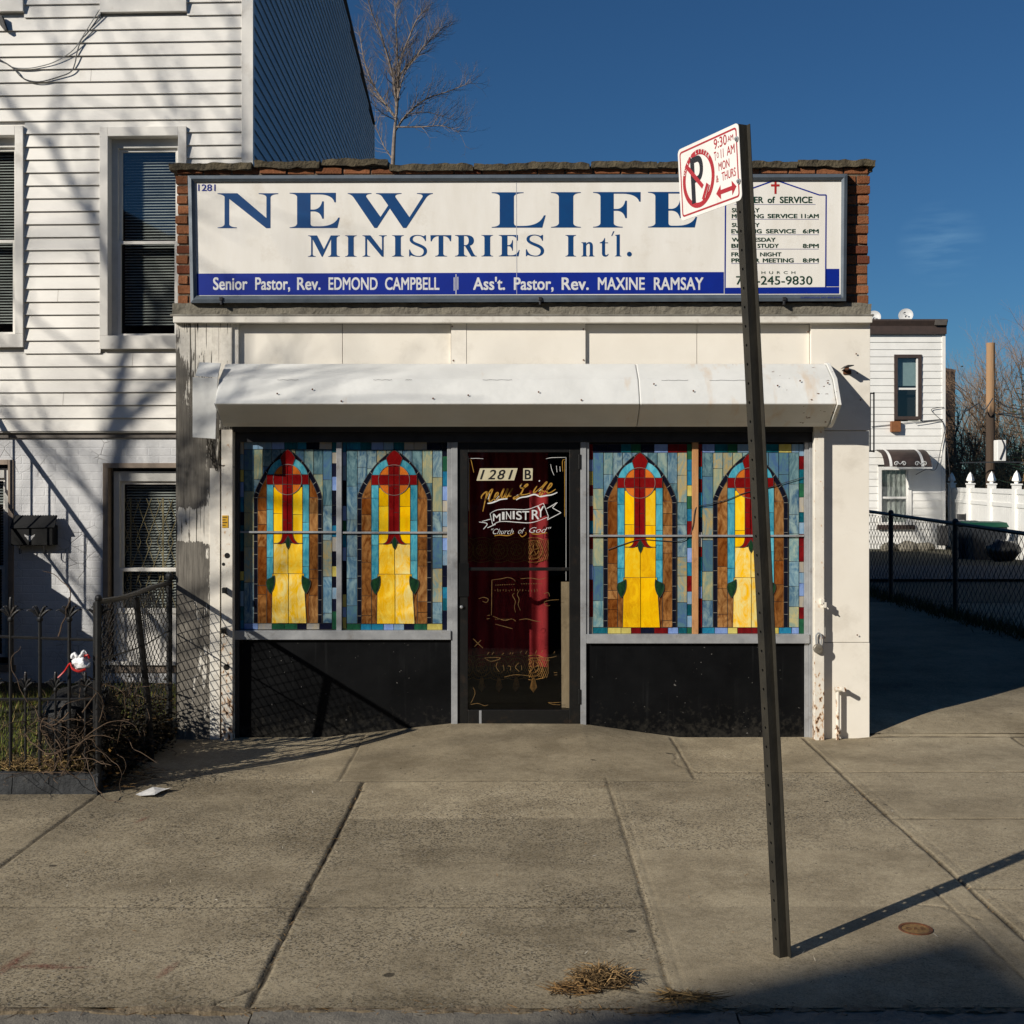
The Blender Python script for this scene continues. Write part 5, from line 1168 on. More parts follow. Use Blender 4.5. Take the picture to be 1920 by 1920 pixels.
# long runners
for pts in ([(-2.72, 7.45, .2), (-2.6, 7.38, .22), (-2.5, 7.36, .19), (-2.42, 7.33, .2)], [(-2.62, 7.4, .25), (-2.52, 7.3, .12), (-2.42, 7.2, .03), (-2.3, 7.15, .015)], [(-2.7, 7.4, .5), (-2.85, 7.42, .42), (-3.05, 7.42, .75), (-3.02, 7.45, .9)], [(-2.6, 7.45, .7), (-2.5, 7.9, .5), (-2.52, 8.3, .35), (-2.45, 8.7, .1)],
            [(-3.0, 7.46, .35), (-2.8, 7.4, .25), (-2.55, 7.38, .36), (-2.4, 7.38, .34)], [(-2.75, 7.42, .13), (-2.6, 7.38, .34), (-2.5, 7.4, .26), (-2.46, 7.42, .2)], [(-2.8, 7.5, .95), (-2.72, 7.48, 1.2), (-2.8, 7.5, 1.3), (-2.9, 7.5, 1.34)], [(-2.62, 7.42, .5), (-2.5, 7.46, .66), (-2.4, 7.5, .55), (-2.44, 7.5, .3)]):
    m.tube([tuple(Vector(q) + mnoise.noise_vector(Vector(q) * 14) * .02) for q in spline(pts, 6)], .0042, 5, .0016, caps=False)
m.build('stem', M_VINE, vn)
t = NT('dead_leaf'); t.base(t.attr('Col')); t.set(rough=.8, spec=.2); M_LEAFD = t.m
m = MB(); m.usecol = True; m.recalc = False
for k in range(4200):
    y = rv.uniform(7.45, 8.9); x = -2.56 + rv.gauss(0, .06); z = .03 + abs(rv.gauss(0, .16)) * (1.15 - .2 * abs(y - 7.7))
    v = rv.random(); m.A = (lin(26 + 26 * v), lin(24 + 18 * v), lin(16 + 9 * v)) if rv.random() < .86 else (lin(120 * (.5 + v / 2)), lin(88 * (.5 + v / 2)), lin(40 * (.5 + v / 2)))
    q = Matrix.Rotation(rv.uniform(0, 6.3), 3, 'Z') @ Matrix.Rotation(rv.uniform(0, 3), 3, 'X'); s = rv.uniform(.01, .024)
    m.face([Vector((x, y, z)) + q @ Vector(p) * s for p in ((-1, 0, 0), (0, -.5, .1), (1, 0, 0), (0, .5, .1))])
m.build('dead_leaves', M_LEAFD, vn)['kind'] = 'stuff'
sk = MB(); sk.ball((-2.76, 7.78, .36), .24, 24, 16, (.95, .8, 1.05)); sk.jitter(.05, 6, 3); sk.jitter(.02, 17, 5); tag(sk.build('rubbish_sack', pm('sack_plastic', rgb(7, 7, 8), rgb(13, 13, 14), 14, .5, .6, 24, bd=.02, spec=.25), smooth=True, origin=(-2.76, 7.78, .12)), 'black plastic rubbish sack slumped behind the iron fence corner', 'rubbish sack')
# black rubbish sack and knotted carrier bag on the fence
bg_ = thing('carrier_bag', 'knotted white plastic carrier bag with red trim on the fence vine', 'bag', (-2.72, 7.46, .72))
t = NT('white_plastic'); t.base(rgb(228, 228, 230)); t.set(rough=.35); t.bump(t.noise(40, 4, .6), .8, .012); M_PLAS = t.m
m = MB(); bx, by, bz = X(152, 7.46), 7.46, Z(1243, 7.46)
m.ball((bx, by, bz), .046, 26, 18, (1.15, .8, .85)); m.jitter(.02, 20, 2); m.jitter(.008, 55, 3)
m.build('body', M_PLAS, bg_, smooth=True)
m = MB(); m.tube(spline([(bx - .035, by, bz + .02), (bx - .055, by, bz + .045), (bx - .04, by, bz + .06), (bx - .02, by, bz + .03)], 4), .009, 6); m.tube(spline([(bx + .0, by, bz + .03), (bx + .002, by - .01, bz + .05), (bx + .018, by, bz + .068), (bx + .03, by - .01, bz + .05)], 4), [.012] * 5 + [.009] * 4 + [.005] * 4, 6); m.jitter(.012, 40, 6); m.build('handle', M_PLAS, bg_, smooth=True)
m = MB(); m.tube(spline([(bx - .14, by, bz - .09), (bx - .1, by, bz - .05), (bx - .06, by - .02, bz + .0), (bx - .04, by - .03, bz - .03), (bx + .0, by - .035, bz - .045), (bx + .035, by - .02, bz - .035)], 4), [.006] * 12 + [.008] * 9, 5); m.tube(spline([(bx + .02, by, bz + .04), (bx + .045, by - .01, bz + .05), (bx + .05, by, bz + .03)], 3), .007, 5); m.build('red_tie', pm('red_plastic', rgb(190, 30, 26), rgb(160, 24, 22), 20, .4, .1), bg_)

# chain and little sticker on the left pilaster, padlock, pipe and bracket on the right one
def link_chain(mb, pts, L=.03, r=.0035):
    P = [Vector(p) for p in pts]; k = 0; acc = 0
    for a, b in zip(P, P[1:]):
        n = max(1, int((b - a).length / (L * .72))); u = (b - a).normalized()
        for i in range(n):
            c_ = a + (b - a) * ((i + .5) / n); w = Vector((1, 0, 0)) if k % 2 == 0 else Vector((0, -1, 0)); w = (w - u * w.dot(u)).normalized(); k += 1
            ring_ = [c_ + u * (math.cos(q) * L * .5) + w * (math.sin(q) * L * .3) for q in [2 * PI * j / 10 for j in range(11)]]
            mb.tube(ring_, r, 5, caps=False)
ch = thing('chain', 'short rusty chain hanging from the shutter end onto the peeling pilaster', 'chain', (X(392, 8.94), 8.94, Z(850)))
m = MB(); link_chain(m, [(X(387, 8.95), 8.96, Z(818)), (X(391, 8.95), 8.98, Z(850)), (X(402, 8.95), 8.985, Z(878))]); link_chain(m, [(X(394, 8.95), 8.94, Z(818)), (X(400, 8.95), 8.97, Z(850)), (X(404, 8.95), 8.985, Z(882))]); m.build('links', pm('chain_steel', rgb(90, 84, 76), rgb(64, 58, 52), 40, .45, .3, metal=.6, dirt=rgb(90, 60, 36), dscale=30), ch)
m = MB(); link_chain(m, [(X(410, 8.95), 8.96, Z(872)), (X(436, 8.95), 9.0, Z(876))], .02, .0025); m.build('links', M_BLKM, ch)
m = MB(); m.box(X(416, 8.96), X(427.5, 8.96), 8.9665, 8.9695, Z(989), Z(966)); stk = tag(m.build('sticker', pm('yellow_sticker', rgb(206, 160, 20), rgb(188, 140, 20), 30, .5, 0), origin=(X(422), 8.968, Z(978))), 'small yellow sticker with black print on the white rail', 'sticker')
m = MB(); m.recalc = False
for k in range(4): m.face([(X(a, 8.966), 8.966, Z(b, 8.966)) for a, b in ((417, 969 + k * 5), (426 - (k % 2) * 3, 969 + k * 5), (426 - (k % 2) * 3, 970.6 + k * 5), (417, 970.6 + k * 5))])
m.build('print', M_INK, stk)
pk = thing('padlock', 'round steel padlock hanging on the white guide rail', 'padlock', (X(1535, 8.93), 8.93, Z(1215)))
m = MB(); m.lathe([(.0, 0), (.03, .0), (.036, .006), (.036, .024), (.03, .03), (0, .03)], (X(1534, 8.93), 8.945, Z(1213)), 20, 'y'); m.build('body', pm('padlock_steel', rgb(150, 144, 132), rgb(112, 104, 92), 40, .4, .2, metal=.5, dirt=rgb(96, 66, 40), dscale=30), pk, bevel=.002)
m = MB(); m.tube(spline([(X(1531, 8.93), 8.93, Z(1206)), (X(1530, 8.93), 8.93, Z(1190)), (X(1535, 8.93), 8.93, Z(1184)), (X(1540, 8.93), 8.93, Z(1190)), (X(1539, 8.93), 8.93, Z(1206))], 4), .006, 6); m.build('shackle', M_ALU, pk)
pp = thing('standpipe', 'short white pipe with a capped elbow on the pilaster foot', 'pipe', (X(1572, 8.97), 8.97, 0))
m = MB(); px_ = X(1571, 8.96); m.tube([(px_, 8.965, -.02), (px_, 8.965, Z(1296, 8.96))], .014, 10); m.lathe([(.018, 0), (.022, .01), (.022, .04), (.016, .05)], (px_, 8.965, Z(1378, 8.96)), 10); m.build('riser', M_RAIL, pp)
m = MB(); zt_ = Z(1293, 8.96); m.tube([(px_ - .022, 8.965, zt_), (px_ + .04, 8.965, zt_ + .004)], .02, 10); m.tube([(px_ + .03, 8.965, zt_ + .004), (px_ + .03, 8.9, zt_ + .01)], .017, 10); m.build('elbow', M_RAIL, pp)
bk = thing('bracket', 'rusty bent bracket stub sticking out of the white pilaster top', 'bracket', (X(1590), 8.98, Z(693)))
m = MB(); m.box(X(1580), X(1595), 9.0, 9.012, Z(702), Z(694)); m.tube([(X(1586), 9.0, Z(693)), (X(1588, 8.9), 8.9, Z(690, 8.9))], .016, 8); m.build('plate', M_RUST, bk, bevel=.002)
m = MB(); m.prism([(X(1582, 8.9), 8.9, Z(690, 8.9)), (X(1600, 8.9), 8.88, Z(686, 8.9)), (X(1600, 8.9), 8.88, Z(684.5, 8.9)), (X(1590, 8.9), 8.9, Z(684, 8.9))], (0, .1, 0)); m.build('tongue', M_BLKM, bk)
sf = thing('blade_sign_bracket', 'empty black steel bracket for a blade sign on the side wall', 'bracket', (X(1636), 9.1, Z(790)))
m = MB()
for a, b in ((((2.61, 9.12, Z(737, 9.1))), ((2.66, 9.12, Z(737, 9.1)))), ((2.61, 9.12, Z(846, 9.1)), (2.66, 9.12, Z(846, 9.1))), ((2.655, 9.12, Z(735, 9.1)), (2.655, 9.12, Z(848, 9.1))), ((2.633, 9.14, Z(738, 9.1)), (2.633, 9.14, Z(846, 9.1)))): m.tube([a, b], .0055, 6)
m.build('tube_frame', M_BLKM, sf)
for a, b in ((1299, 1009),): pass
# wire looped over the stained glass
m = MB(); m.tube(spline([(X(a, 9.05), 9.052 if 1296 < a < 1312 else 9.066, Z(b, 9.05)) for a, b in ((1140, 1031), (1165, 1022), (1200, 1012), (1240, 1014), (1275, 1015), (1292, 1005), (1298, 990), (1303, 957), (1312, 949), (1335, 945), (1365, 937), (1395, 925), (1440, 915), (1480, 903), (1508, 895))], 5), .0028, 5); tag(m.build('cable', M_CABD, origin=(X(1300), 9.06, Z(980))), 'thin dark wire looped round the timber mullion across the stained glass', 'cable')
# ------------------------------------------------------------------ parking sign on a leaning channel post
SU = Vector((-.411, .912, 0)).normalized(); SN = Vector((-.912, -.411, 0)).normalized()    # along the sign, out of the sign
BASE = Vector((1.057, 4.9, 0)); TOPP = Vector((.899, 4.93, Z(236, 4.93)))
ps = thing('sign_post', 'leaning rusty channel post carrying a red and white no parking sign', 'street sign', tuple(BASE))
M_POST = pm('post_steel', rgb(62, 58, 49), rgb(42, 40, 35), 14, .6, .4, 80, metal=.35, dirt=rgb(46, 42, 34), dscale=9, stretch=(1, 1, .4))
ax = TOPP - BASE
def pp_(u, n, s): return tuple(BASE + ax * s + SU * u + SN * n)
sec = [(-.021, .021), (.021, .021), (.021, .0175), (.0215, -.014), (.039, -.014), (.039, -.0175), (.018, -.0175), (.0175, .0175), (-.0175, .0175), (-.018, -.0175), (-.039, -.0175), (-.039, -.014), (-.0215, -.014), (-.021, .0175)]
sec = [(u * 1.02, n * 1.12) for u, n in sec]
m = MB(); i0 = 0; k = len(sec); s0 = -.02
a = [pp_(u, n, s0) for u, n in sec]; b = [pp_(u, n, 1.0) for u, n in sec]
# two ring boundaries; the caps are built as quads along the section
i = len(m.v); m.v += a + b
for j in range(k): m._f((i + j, i + (j + 1) % k, i + k + (j + 1) % k, i + k + j))
m._f([i + k + j for j in range(k)]); m._f([i + j for j in range(k - 1, -1, -1)])
post = m.build('post', M_POST, ps, bevel=.0008)
# punched holes, cut through the web
hl = MB(); Ls = ax.length; zc = .07
while zc < Ls - .02:
    c_ = BASE + ax * (zc / Ls); rr_ = [c_ + SN * .0 + (SU * math.cos(q) + ax.normalized() * math.sin(q)) * .006 for q in [2 * PI * j / 10 for j in range(10)]]
    hl.prism([tuple(p + SN * .035) for p in rr_], tuple(-SN * .03)); zc += .0765
ho = hl.build('hole_cutter', M_BLKM, ps)
md = post.modifiers.new('holes', 'BOOLEAN'); md.operation = 'DIFFERENCE'; md.object = ho; md.solver = 'EXACT'
post.modifiers.move(1, 0)
dg_ = bpy.context.evaluated_depsgraph_get(); me = bpy.data.meshes.new_from_object(post.evaluated_get(dg_)); post.modifiers.clear(); post.data = me
bpy.data.objects.remove(ho)

# the plate: 0.457 x 0.305 m, frame of reference on its face, u from the post edge outwards
SW, SH = .457, .309
PN = .0255
def sg2(u, v, n=0): 
    """u = 0 at the edge by the post .. SW at the far edge (left in view); v up"""
    c_ = BASE + ax * ((3.02 + v) / TOPP.z); return tuple(Vector((c_.x, c_.y, 3.02 + v)) + SU * (-.022 + u) + SN * (PN + n))
VB = -.008
def rrect(u0, u1, v0, v1, r, n=6):
    o = []
    for cu, cv, a0 in ((u1 - r, v1 - r, 0), (u0 + r, v1 - r, 90), (u0 + r, v0 + r, 180), (u1 - r, v0 + r, 270)):
        o += [(cu + r * math.cos(R(a0 + 90 * k / n)), cv + r * math.sin(R(a0 + 90 * k / n))) for k in range(n + 1)]
    return o
M_SGW = pm('sign_enamel', rgb(236, 232, 226), rgb(226, 221, 214), 5, .4, .05, 30, dirt=rgb(205, 198, 190), dscale=6)
M_SGR = pm('sign_red', rgb(176, 44, 52), rgb(160, 38, 46), 10, .45, 0)
M_SGB = pm('sign_black', rgb(34, 34, 38), None, 10, .45, 0)
m = MB(); m.prism([sg2(u, v, 0) for u, v in rrect(0, SW, 0, SH, .022)], tuple(SN * -.0022)); m.build('plate', M_SGW, ps)
rd = MB(); rd.recalc = False; e1 = .0006
def fl(mb, contours, n): v, f = fill(contours); mb.raw([sg2(p[0], p[1], n) for p in v], f)
fl(rd, [rrect(.014, SW - .014, .014, SH - .014, .016), rrect(.0215, SW - .0215, .0215, SH - .0215, .011)], e1)
# prohibition ring: centre on the far half
def U(x): return SW - x          # x from the left edge in view
cu, cv, ro = .152, .152, .122
circ = lambda r, n=48: [(U(cu + r * math.cos(2 * PI * k / n)), cv + r * math.sin(2 * PI * k / n)) for k in range(n)]
fl(rd, [circ(ro), circ(ro - .022)], e1)
rd.build('red_border', M_SGR, ps)
pb = MB(); pb.recalc = False; sfr = lambda n: (lambda x, v: sg2(U(x), v, n))
def sp(mb, pts, n): mb.face([sg2(U(x), v, n) for x, v in pts])
P_ = path([(.095, .055), (.095, .25), (.15, .25), ('C', (.205, .25), (.205, .14), (.15, .14)), (.125, .14), (.125, .055)], 10); P_i = path([(.125, .165), (.148, .165), ('C', (.172, .165), (.172, .224), (.148, .224)), (.125, .224)], 8)
v, f = fill([P_, P_i]); pb.raw([sg2(U(p[0]), p[1], e1 * 1.5) for p in v], f); pb.build('letter_p', M_SGB, ps)
sl_ = MB(); sl_.recalc = False
sp(sl_, [(.052, .222), (.066, .236), (.19, .118), (.176, .104)], e1 * 2.2)
sp(sl_, [(.172, .062), (.186, .052), (.226, .112), (.212, .122)], e1 * 2.4); sp(sl_, [(.19, .05), (.197, .045), (.236, .106), (.229, .11)], e1 * 2.4); sp(sl_, [(.172, .056), (.186, .047), (.184, .042), (.17, .051)], e1 * 2.4)
sl_.build('slash', M_SGR, ps)
tx = MB(); tx.recalc = False
def st2(mb, s, x0, x1, vt, vb, bold=.008, n=e1, shear=0): put_text(mb, s, x0, x1, vt, vb, 0, bold, shear, 1, sfr(n))
for s, x0, x1, vt, vb in (('9:30', .278, .372, .285, .243), ('AM', .378, .418, .273, .25), ('T', .276, .292, .233, .196), ('O', .296, .31, .226, .203), ('11', .325, .345, .233, .196), ('AM', .368, .424, .233, .196), ('MON', .305, .383, .183, .148), ('&', .283, .301, .135, .105), ('THURS', .324, .424, .138, .103)): st2(tx, s, x0, x1, vt, vb)
sp(tx, [(.278, .06), (.312, .09), (.312, .069), (.392, .069), (.392, .09), (.424, .06), (.392, .03), (.392, .051), (.312, .051), (.312, .03)], e1)
tx.build('red_lettering', M_SGR, ps)
wt = MB(); wt.recalc = False
for kk, chh in enumerate("DON'T LITTER"):
    if chh == ' ': continue
    an = R(158 - kk * 10.6); r_ = ro - .0165
    v, f = text2d(chh, .01); w_ = max(p[0] for p in v) + min(p[0] for p in v); sc = .0155 / CAP
    ca, sa = math.cos(an - PI / 2), math.sin(an - PI / 2)
    wt.raw([sg2(U(cu + r_ * math.cos(an) + (p[0] - w_ / 2) * sc * ca - p[1] * sc * sa), cv + r_ * math.sin(an) + (p[0] - w_ / 2) * sc * sa + p[1] * sc * ca, e1 * 2) for p in v], f)
wt.build('white_lettering', M_SGW, ps)
for vv in (.245, .075):
    c_ = Vector(sg2(.012, vv)); m = MB(); m.tube([tuple(c_ + SN * -.01), tuple(c_ + SN * .012)], .006, 6); m.tube([tuple(c_), tuple(c_ + SN * .005)], .011, 10); m.build('bolt', M_ALU, ps)

# ------------------------------------------------------------------ small things on the pavement
def gp(px, py, z=0): 
    d = (CZ - z) * F / (py - 900); return (X(px, d), d, z)
t = NT('paper_white'); t.base(t.mix(t.ramp(t.noise(30, 3), .4, .7), rgb(228, 226, 222), rgb(208, 206, 202))); t.set(rough=.7); t.bump(t.noise(60, 3, .5), .4, .005); M_PAPER = t.m
o4 = [gp(*p) for p in ((254, 1493), (262, 1495.5), (290, 1497), (302, 1489), (323, 1484), (312, 1481.5), (287, 1482))]
m = MB(); cen = Vector(o4[0]) * 0
for p in o4: cen += Vector(p) / len(o4)
N_ = 7; ringp = []
for q in range(1, N_ + 1):
    s = q / N_; ringp.append([cen * (1 - s) + Vector(p) * s for p in o4])
hz = lambda p, s: (p.x, p.y, .008 + .013 * (.5 + .5 * math.sin(p.x * 31 + p.y * 17)) + (.02 * s * s if p.x > cen.x + .05 else .002))
for q in range(N_ - 1):
    for j in range(len(o4)):
        a, b, c_, d = ringp[q][j], ringp[q][(j + 1) % 7], ringp[q + 1][(j + 1) % 7], ringp[q + 1][j]; m.face([hz(a, q / N_), hz(b, q / N_), hz(c_, (q + 1) / N_), hz(d, (q + 1) / N_)])
for j in range(7): m.face([hz(cen, 0), hz(ringp[0][j], 1 / N_), hz(ringp[0][(j + 1) % 7], 1 / N_)])
m.recalc = False; tag(m.build('paper_sheet', M_PAPER, smooth=True, origin=(cen.x, cen.y, .01)), 'crumpled white sheet of paper lying on the pavement', 'paper')
m = MB(); m.usecol = True; m.recalc = False
c_ = gp(1128, 1843); straw_clump(m, c_[0], c_[1], .0, 380, .095, .06, .042, 31, .035, .1, .0018, (146, 118, 80)); straw_clump(m, c_[0] - .1, c_[1] - .06, .0, 150, .1, .05, .02, 33, .03, .07, .0016, (130, 100, 62))
tag(m.build('straw_heap', M_STRAW, origin=c_), 'larger heap of dry straw on the pavement edge', 'straw heap', 'straw heaps at the kerb')
m = MB(); m.usecol = True; m.recalc = False
c_ = gp(1300, 1875); straw_clump(m, c_[0], c_[1], 0, 90, .06, .03, .03, 35, .04, .12, .0016, (160, 132, 88)); straw_clump(m, c_[0] - .07, c_[1] + .02, 0, 40, .03, .04, .03, 36, .04, .1, .002, (150, 122, 80))
tag(m.build('straw_heap', M_STRAW, origin=c_), 'small wispy tuft of straw beside the pavement joint', 'straw heap', 'straw heaps at the kerb')
m = MB(); m.usecol = True; m.recalc = False; r = random.Random(77)
for k in range(900):
    x = r.uniform(-2.6, 2.4) if k < 600 else r.gauss(.7, .35); straw_clump(m, x, 4.41 + r.gauss(0, .025), -.012, 1, .02, .01, .01, 900 + k, .015, .05 if r.random() < .9 else .1, .0012, r.choice([(170, 130, 80), (130, 96, 56), (96, 74, 46)]))
for k in range(260):
    y = r.uniform(4.45, 8.9); x = r.uniform(-2.5, 3.4); straw_clump(m, x, y, .001, 1, .01, .01, .004, 2000 + k, .006, .022, .0011, r.choice([(190, 180, 160), (60, 50, 40), (150, 112, 70), (200, 196, 186)]))
for jx in (-.965, .572, 2.1):
    for k in range(70): straw_clump(m, jx + r.gauss(0, .012), r.uniform(4.45, 7.7), -.006, 1, .01, .01, .004, 3000 + k + int(jx * 100), .006, .025, .0013, r.choice([(120, 96, 62), (70, 58, 42), (150, 120, 84)]))
tag(m.build('litter', M_STRAW), 'scattered bits of straw, grit and twigs on the pavement', 'litter', kind='stuff')
c_ = gp(1717, 1743)
vc = thing('valve_cover', 'small round rusty utility cap set in the pavement', 'valve cover', c_)
t = NT('rusty_cap'); t.base(t.mix(t.ramp(t.noise(60, 5), .35, .7), rgb(150, 116, 66), rgb(104, 78, 46))); t.set(rough=.7, metal=.2); t.bump(t.noise(120, 3), .5, .004); M_CAP = t.m
m = MB(); m.lathe([(.0, .004), (.055, .004), (.058, .002), (.058, -.02)], c_, 28); m.build('cap', M_CAP, vc)
m = MB(); m.lathe([(.059, -.02), (.059, .005), (.07, .006), (.072, .0), (.072, -.02)], c_, 28); m.build('ring', M_RUST, vc)
m = MB(); m.recalc = False
for s, dx in (('G', -.03), ('A', 0), ('S', .03)): put_text(m, s, c_[0] + dx - .011, c_[0] + dx + .011, c_[1] + .013, c_[1] - .013, 0, .01, 0, 1, lambda u, v: (u, v, c_[2] + .0055))
m.build('raised_letters', M_RUST, vc)
# faded red spray marks
t = NT('red_spray'); n = t.n; al = t.math('MULTIPLY', t.attr('Col', 'Fac'), t.ramp(t.noise(60, 5, .7), .35, .65)); t.base(rgb(132, 62, 50)); t.set(rough=.9); t.link(t.math('MULTIPLY', al, .6), t.p.inputs['Alpha']); M_SPRAY = t.m
def spray(mb, a, b, w):
    A, B = Vector(gp(*a)), Vector(gp(*b)); u = (B - A).normalized(); nr = Vector((-u.y, u.x, 0)); n_ = 14
    for i in range(n_):
        for j in range(6):
            s0, s1 = i / n_, (i + 1) / n_; q0, q1 = j / 6 * 2 - 1, (j + 1) / 6 * 2 - 1
            k = math.sin(PI * (i + .5) / n_) ** .5 * (1 - ((q0 + q1) / 2) ** 2); mb.A = (k, k, k)
            mb.face([tuple(A + (B - A) * s + nr * q * w * (.6 + .4 * math.sin(PI * s)) + Vector((0, 0, .0045))) for s, q in ((s0, q0), (s1, q0), (s1, q1), (s0, q1))])
for i_, (lst, lab) in enumerate(((((( -40, 1850), (66, 1780), .03), ((20, 1815), (125, 1812), .025), ((60, 1818), (180, 1815), .012)), 'faded red spray-paint arrow on the pavement near the kerb'), ((((292, 1838), (335, 1804), .022),), 'short faded red spray-paint dash beside the wide pavement joint'), ((((252, 1545), (280, 1531), .02),), 'very faint red spray mark below the sheet of paper'))):
    m = MB(); m.usecol = True; m.recalc = False
    for a, b, w in lst: spray(m, a, b, w)
    tag(m.build('spray_mark', M_SPRAY, origin=gp(*lst[0][0])), lab, 'paint mark', 'red spray marks on the pavement')
# ------------------------------------------------------------------ trees
M_BARK = pm('pale_bark', rgb(146, 132, 120), rgb(102, 90, 80), 14, .85, .5, 50, dirt=rgb(76, 58, 48), dscale=9)
M_BARKD = pm('dark_bark', rgb(96, 82, 68), rgb(66, 56, 48), 10, .9, .5, 40)
M_TWIG = pm('twig', rgb(112, 100, 92), rgb(84, 74, 68), 14, .85, 0)
M_TWIGB = pm('brown_twig', rgb(146, 118, 88), rgb(108, 86, 66), 14, .85, 0)
M_TWIGT = pm('tan_twig', rgb(186, 152, 104), rgb(146, 116, 78), 14, .85, 0)
def grow(tr, tw, p, d, L, r, depth, rg, spread=.5, up=.12, shrink=.74, kids=(2, 3), seg=4, wig=.12, twigs=True, thick=.62):
    pts = [Vector(p)]; dd = Vector(d).normalized()
    for k in range(seg):
        dd = (dd + Vector((rg.gauss(0, wig), rg.gauss(0, wig), rg.gauss(0, wig) + up * .3))).normalized(); pts.append(pts[-1] + dd * (L / seg))
    r1 = r * thick
    (tr if depth > 1 else tw).tube(pts, [r + (r1 - r) * k / seg for k in range(seg + 1)], 7 if r > .03 else (4 if r > .006 else 3), caps=False)
    if depth <= 0: return
    n = rg.randint(*kids)
    for k in range(n):
        o = dd.orthogonal().normalized(); o = Matrix.Rotation(2 * PI * (k + rg.random()) / n, 3, dd) @ o
        nd = (dd + o * spread * rg.uniform(.6, 1.3) + Vector((0, 0, up))).normalized()
        grow(tr, tw, pts[-1], nd, L * shrink * rg.uniform(.75, 1.15), r1 * (.95 if k == 0 else .75), depth - 1, rg, spread, up, shrink, kids, seg, wig, twigs, thick)
    for k in range(rg.randint(1, 2) if depth > 1 else 1):      # side shoots along the limb
        i = rg.randint(1, seg - 1); o = Matrix.Rotation(rg.uniform(0, 6.3), 3, dd) @ dd.orthogonal().normalized()
        grow(tr, tw, pts[i], (dd * .6 + o * spread * 1.5 + Vector((0, 0, up))).normalized(), L * shrink * .7, r1 * .5, max(0, depth - 2), rg, spread, up, shrink, kids, seg, wig, twigs, thick)
def tree(label, base, H, seed, depth=6, mats=None, group=None, spread=.45, lean=(0, 0, 1), r=.06, up=.12, trunk=.3, shrink=.76, kids=(2, 3), name='bare_tree', wig=.1, thick=.62):
    rg = random.Random(seed); t = thing(name, label, 'tree', base, group); tr, tw = MB(), MB(); tr.recalc = tw.recalc = False
    top = Vector(base) + Vector(lean).normalized() * H * trunk
    k = 6; pts = [Vector(base).lerp(top, i / k) + Vector((rg.gauss(0, .012), rg.gauss(0, .012), 0)) * H * .15 * (i > 0) for i in range(k + 1)]
    tr.tube(pts, [r * (1.25 - .4 * i / k) for i in range(k + 1)], 9, caps=False)
    grow(tr, tw, pts[-1], lean, H * .2, r * .8, depth, rg, spread, up, shrink, kids, 4, wig, True, thick)
    for i in (3, 4, 5):
        for _ in range(2):
            o = Vector((rg.uniform(-1, 1), rg.uniform(-1, 1), rg.uniform(.3, .9))).normalized(); grow(tr, tw, pts[i], o, H * .17, r * .4, depth - 2, rg, spread, up, shrink, kids, 4, wig, True, thick)
    tr.build('trunk', (mats or (M_BARK, M_TWIG))[0], t); tw.build('twigs', (mats or (M_BARK, M_TWIG))[1], t)
    return t
# the tree rising behind the church roof
TY = 25.0
rg = random.Random(8); base = (X(736, TY), TY, z_lot(np.float64(0), np.float64(25)) * 0 + .2)
t = thing('bare_tree', 'slender bare tree rising behind the church parapet against the sky', 'tree', base); tr, tw = MB(), MB(); tr.recalc = tw.recalc = False
tp = lambda px, py, dy=0: Vector((X(px, TY), TY + dy, Z(py, TY)))
trunk = [Vector(base), tp(735, 420), tp(737, 300), tp(740, 245), tp(743, 215)]
tr.tube(spline(trunk, 4), [.06 - .0022 * i for i in range(17)], 9, caps=False)
limbs = [([(741, 245), (760, 215), (795, 182), (835, 165), (880, 145)], .04, .3), ([(743, 215), (747, 170), (752, 120), (768, 80), (783, 48), (795, 36)], .05, -.3), ([(742, 222), (720, 190), (704, 165), (686, 125), (676, 90), (668, 45)], .042, .4), ([(744, 205), (738, 150), (728, 110), (715, 70), (702, 40), (694, 12)], .04, -.5),
         ([(750, 140), (775, 105), (800, 70), (815, 50), (826, 32)], .034, .5), ([(741, 238), (790, 240), (830, 240), (860, 252)], .026, -.2), ([(743, 200), (758, 150), (785, 120), (815, 80)], .026, -.6), ([(737, 300), (718, 270), (700, 225)], .022, .2), ([(745, 190), (745, 110), (742, 50), (740, 22), (741, 5)], .034, .1), ([(760, 215), (800, 205), (850, 215)], .018, .4), ([(704, 165), (690, 150), (672, 130)], .016, -.2), ([(742, 225), (715, 215), (690, 190)], .018, -.4)]
for pts, r0, dy in limbs:
    q = [tp(p[0], p[1], dy * i / len(pts) * 1.5) for i, p in enumerate(pts)]; q = [Vector(p) for p in spline(q, 4)]; n = len(q)
    tr.tube(q, [r0 * .72 * (1 - .8 * i / (n - 1)) for i in range(n)], 6, caps=False)
    for i in range(2, n):
        for _ in range(3 if i < n - 3 else 4):
            d = (q[i] - q[i - 1]).normalized(); o = Matrix.Rotation(rg.uniform(0, 6.3), 3, d) @ d.orthogonal().normalized()
            grow(tr, tw, q[i], (d * .75 + o * .75 + Vector((0, 0, .25))), rg.uniform(.18, .36), max(.0045, r0 * .28 * (1 - i / n)), 2, rg, .5, .18, .7, (2, 3), 3, .16)
tr.build('trunk', M_BARK, t); tw.build('twigs', M_TWIG, t)
for p in ([(X(722, TY), TY + .4, 8), (X(715, TY), TY + .4, Z(262, TY)), (X(700, TY), TY + .4, Z(205, TY))], [(X(755, TY), TY + .3, 8), (X(757, TY), TY + .3, Z(280, TY))]): pass

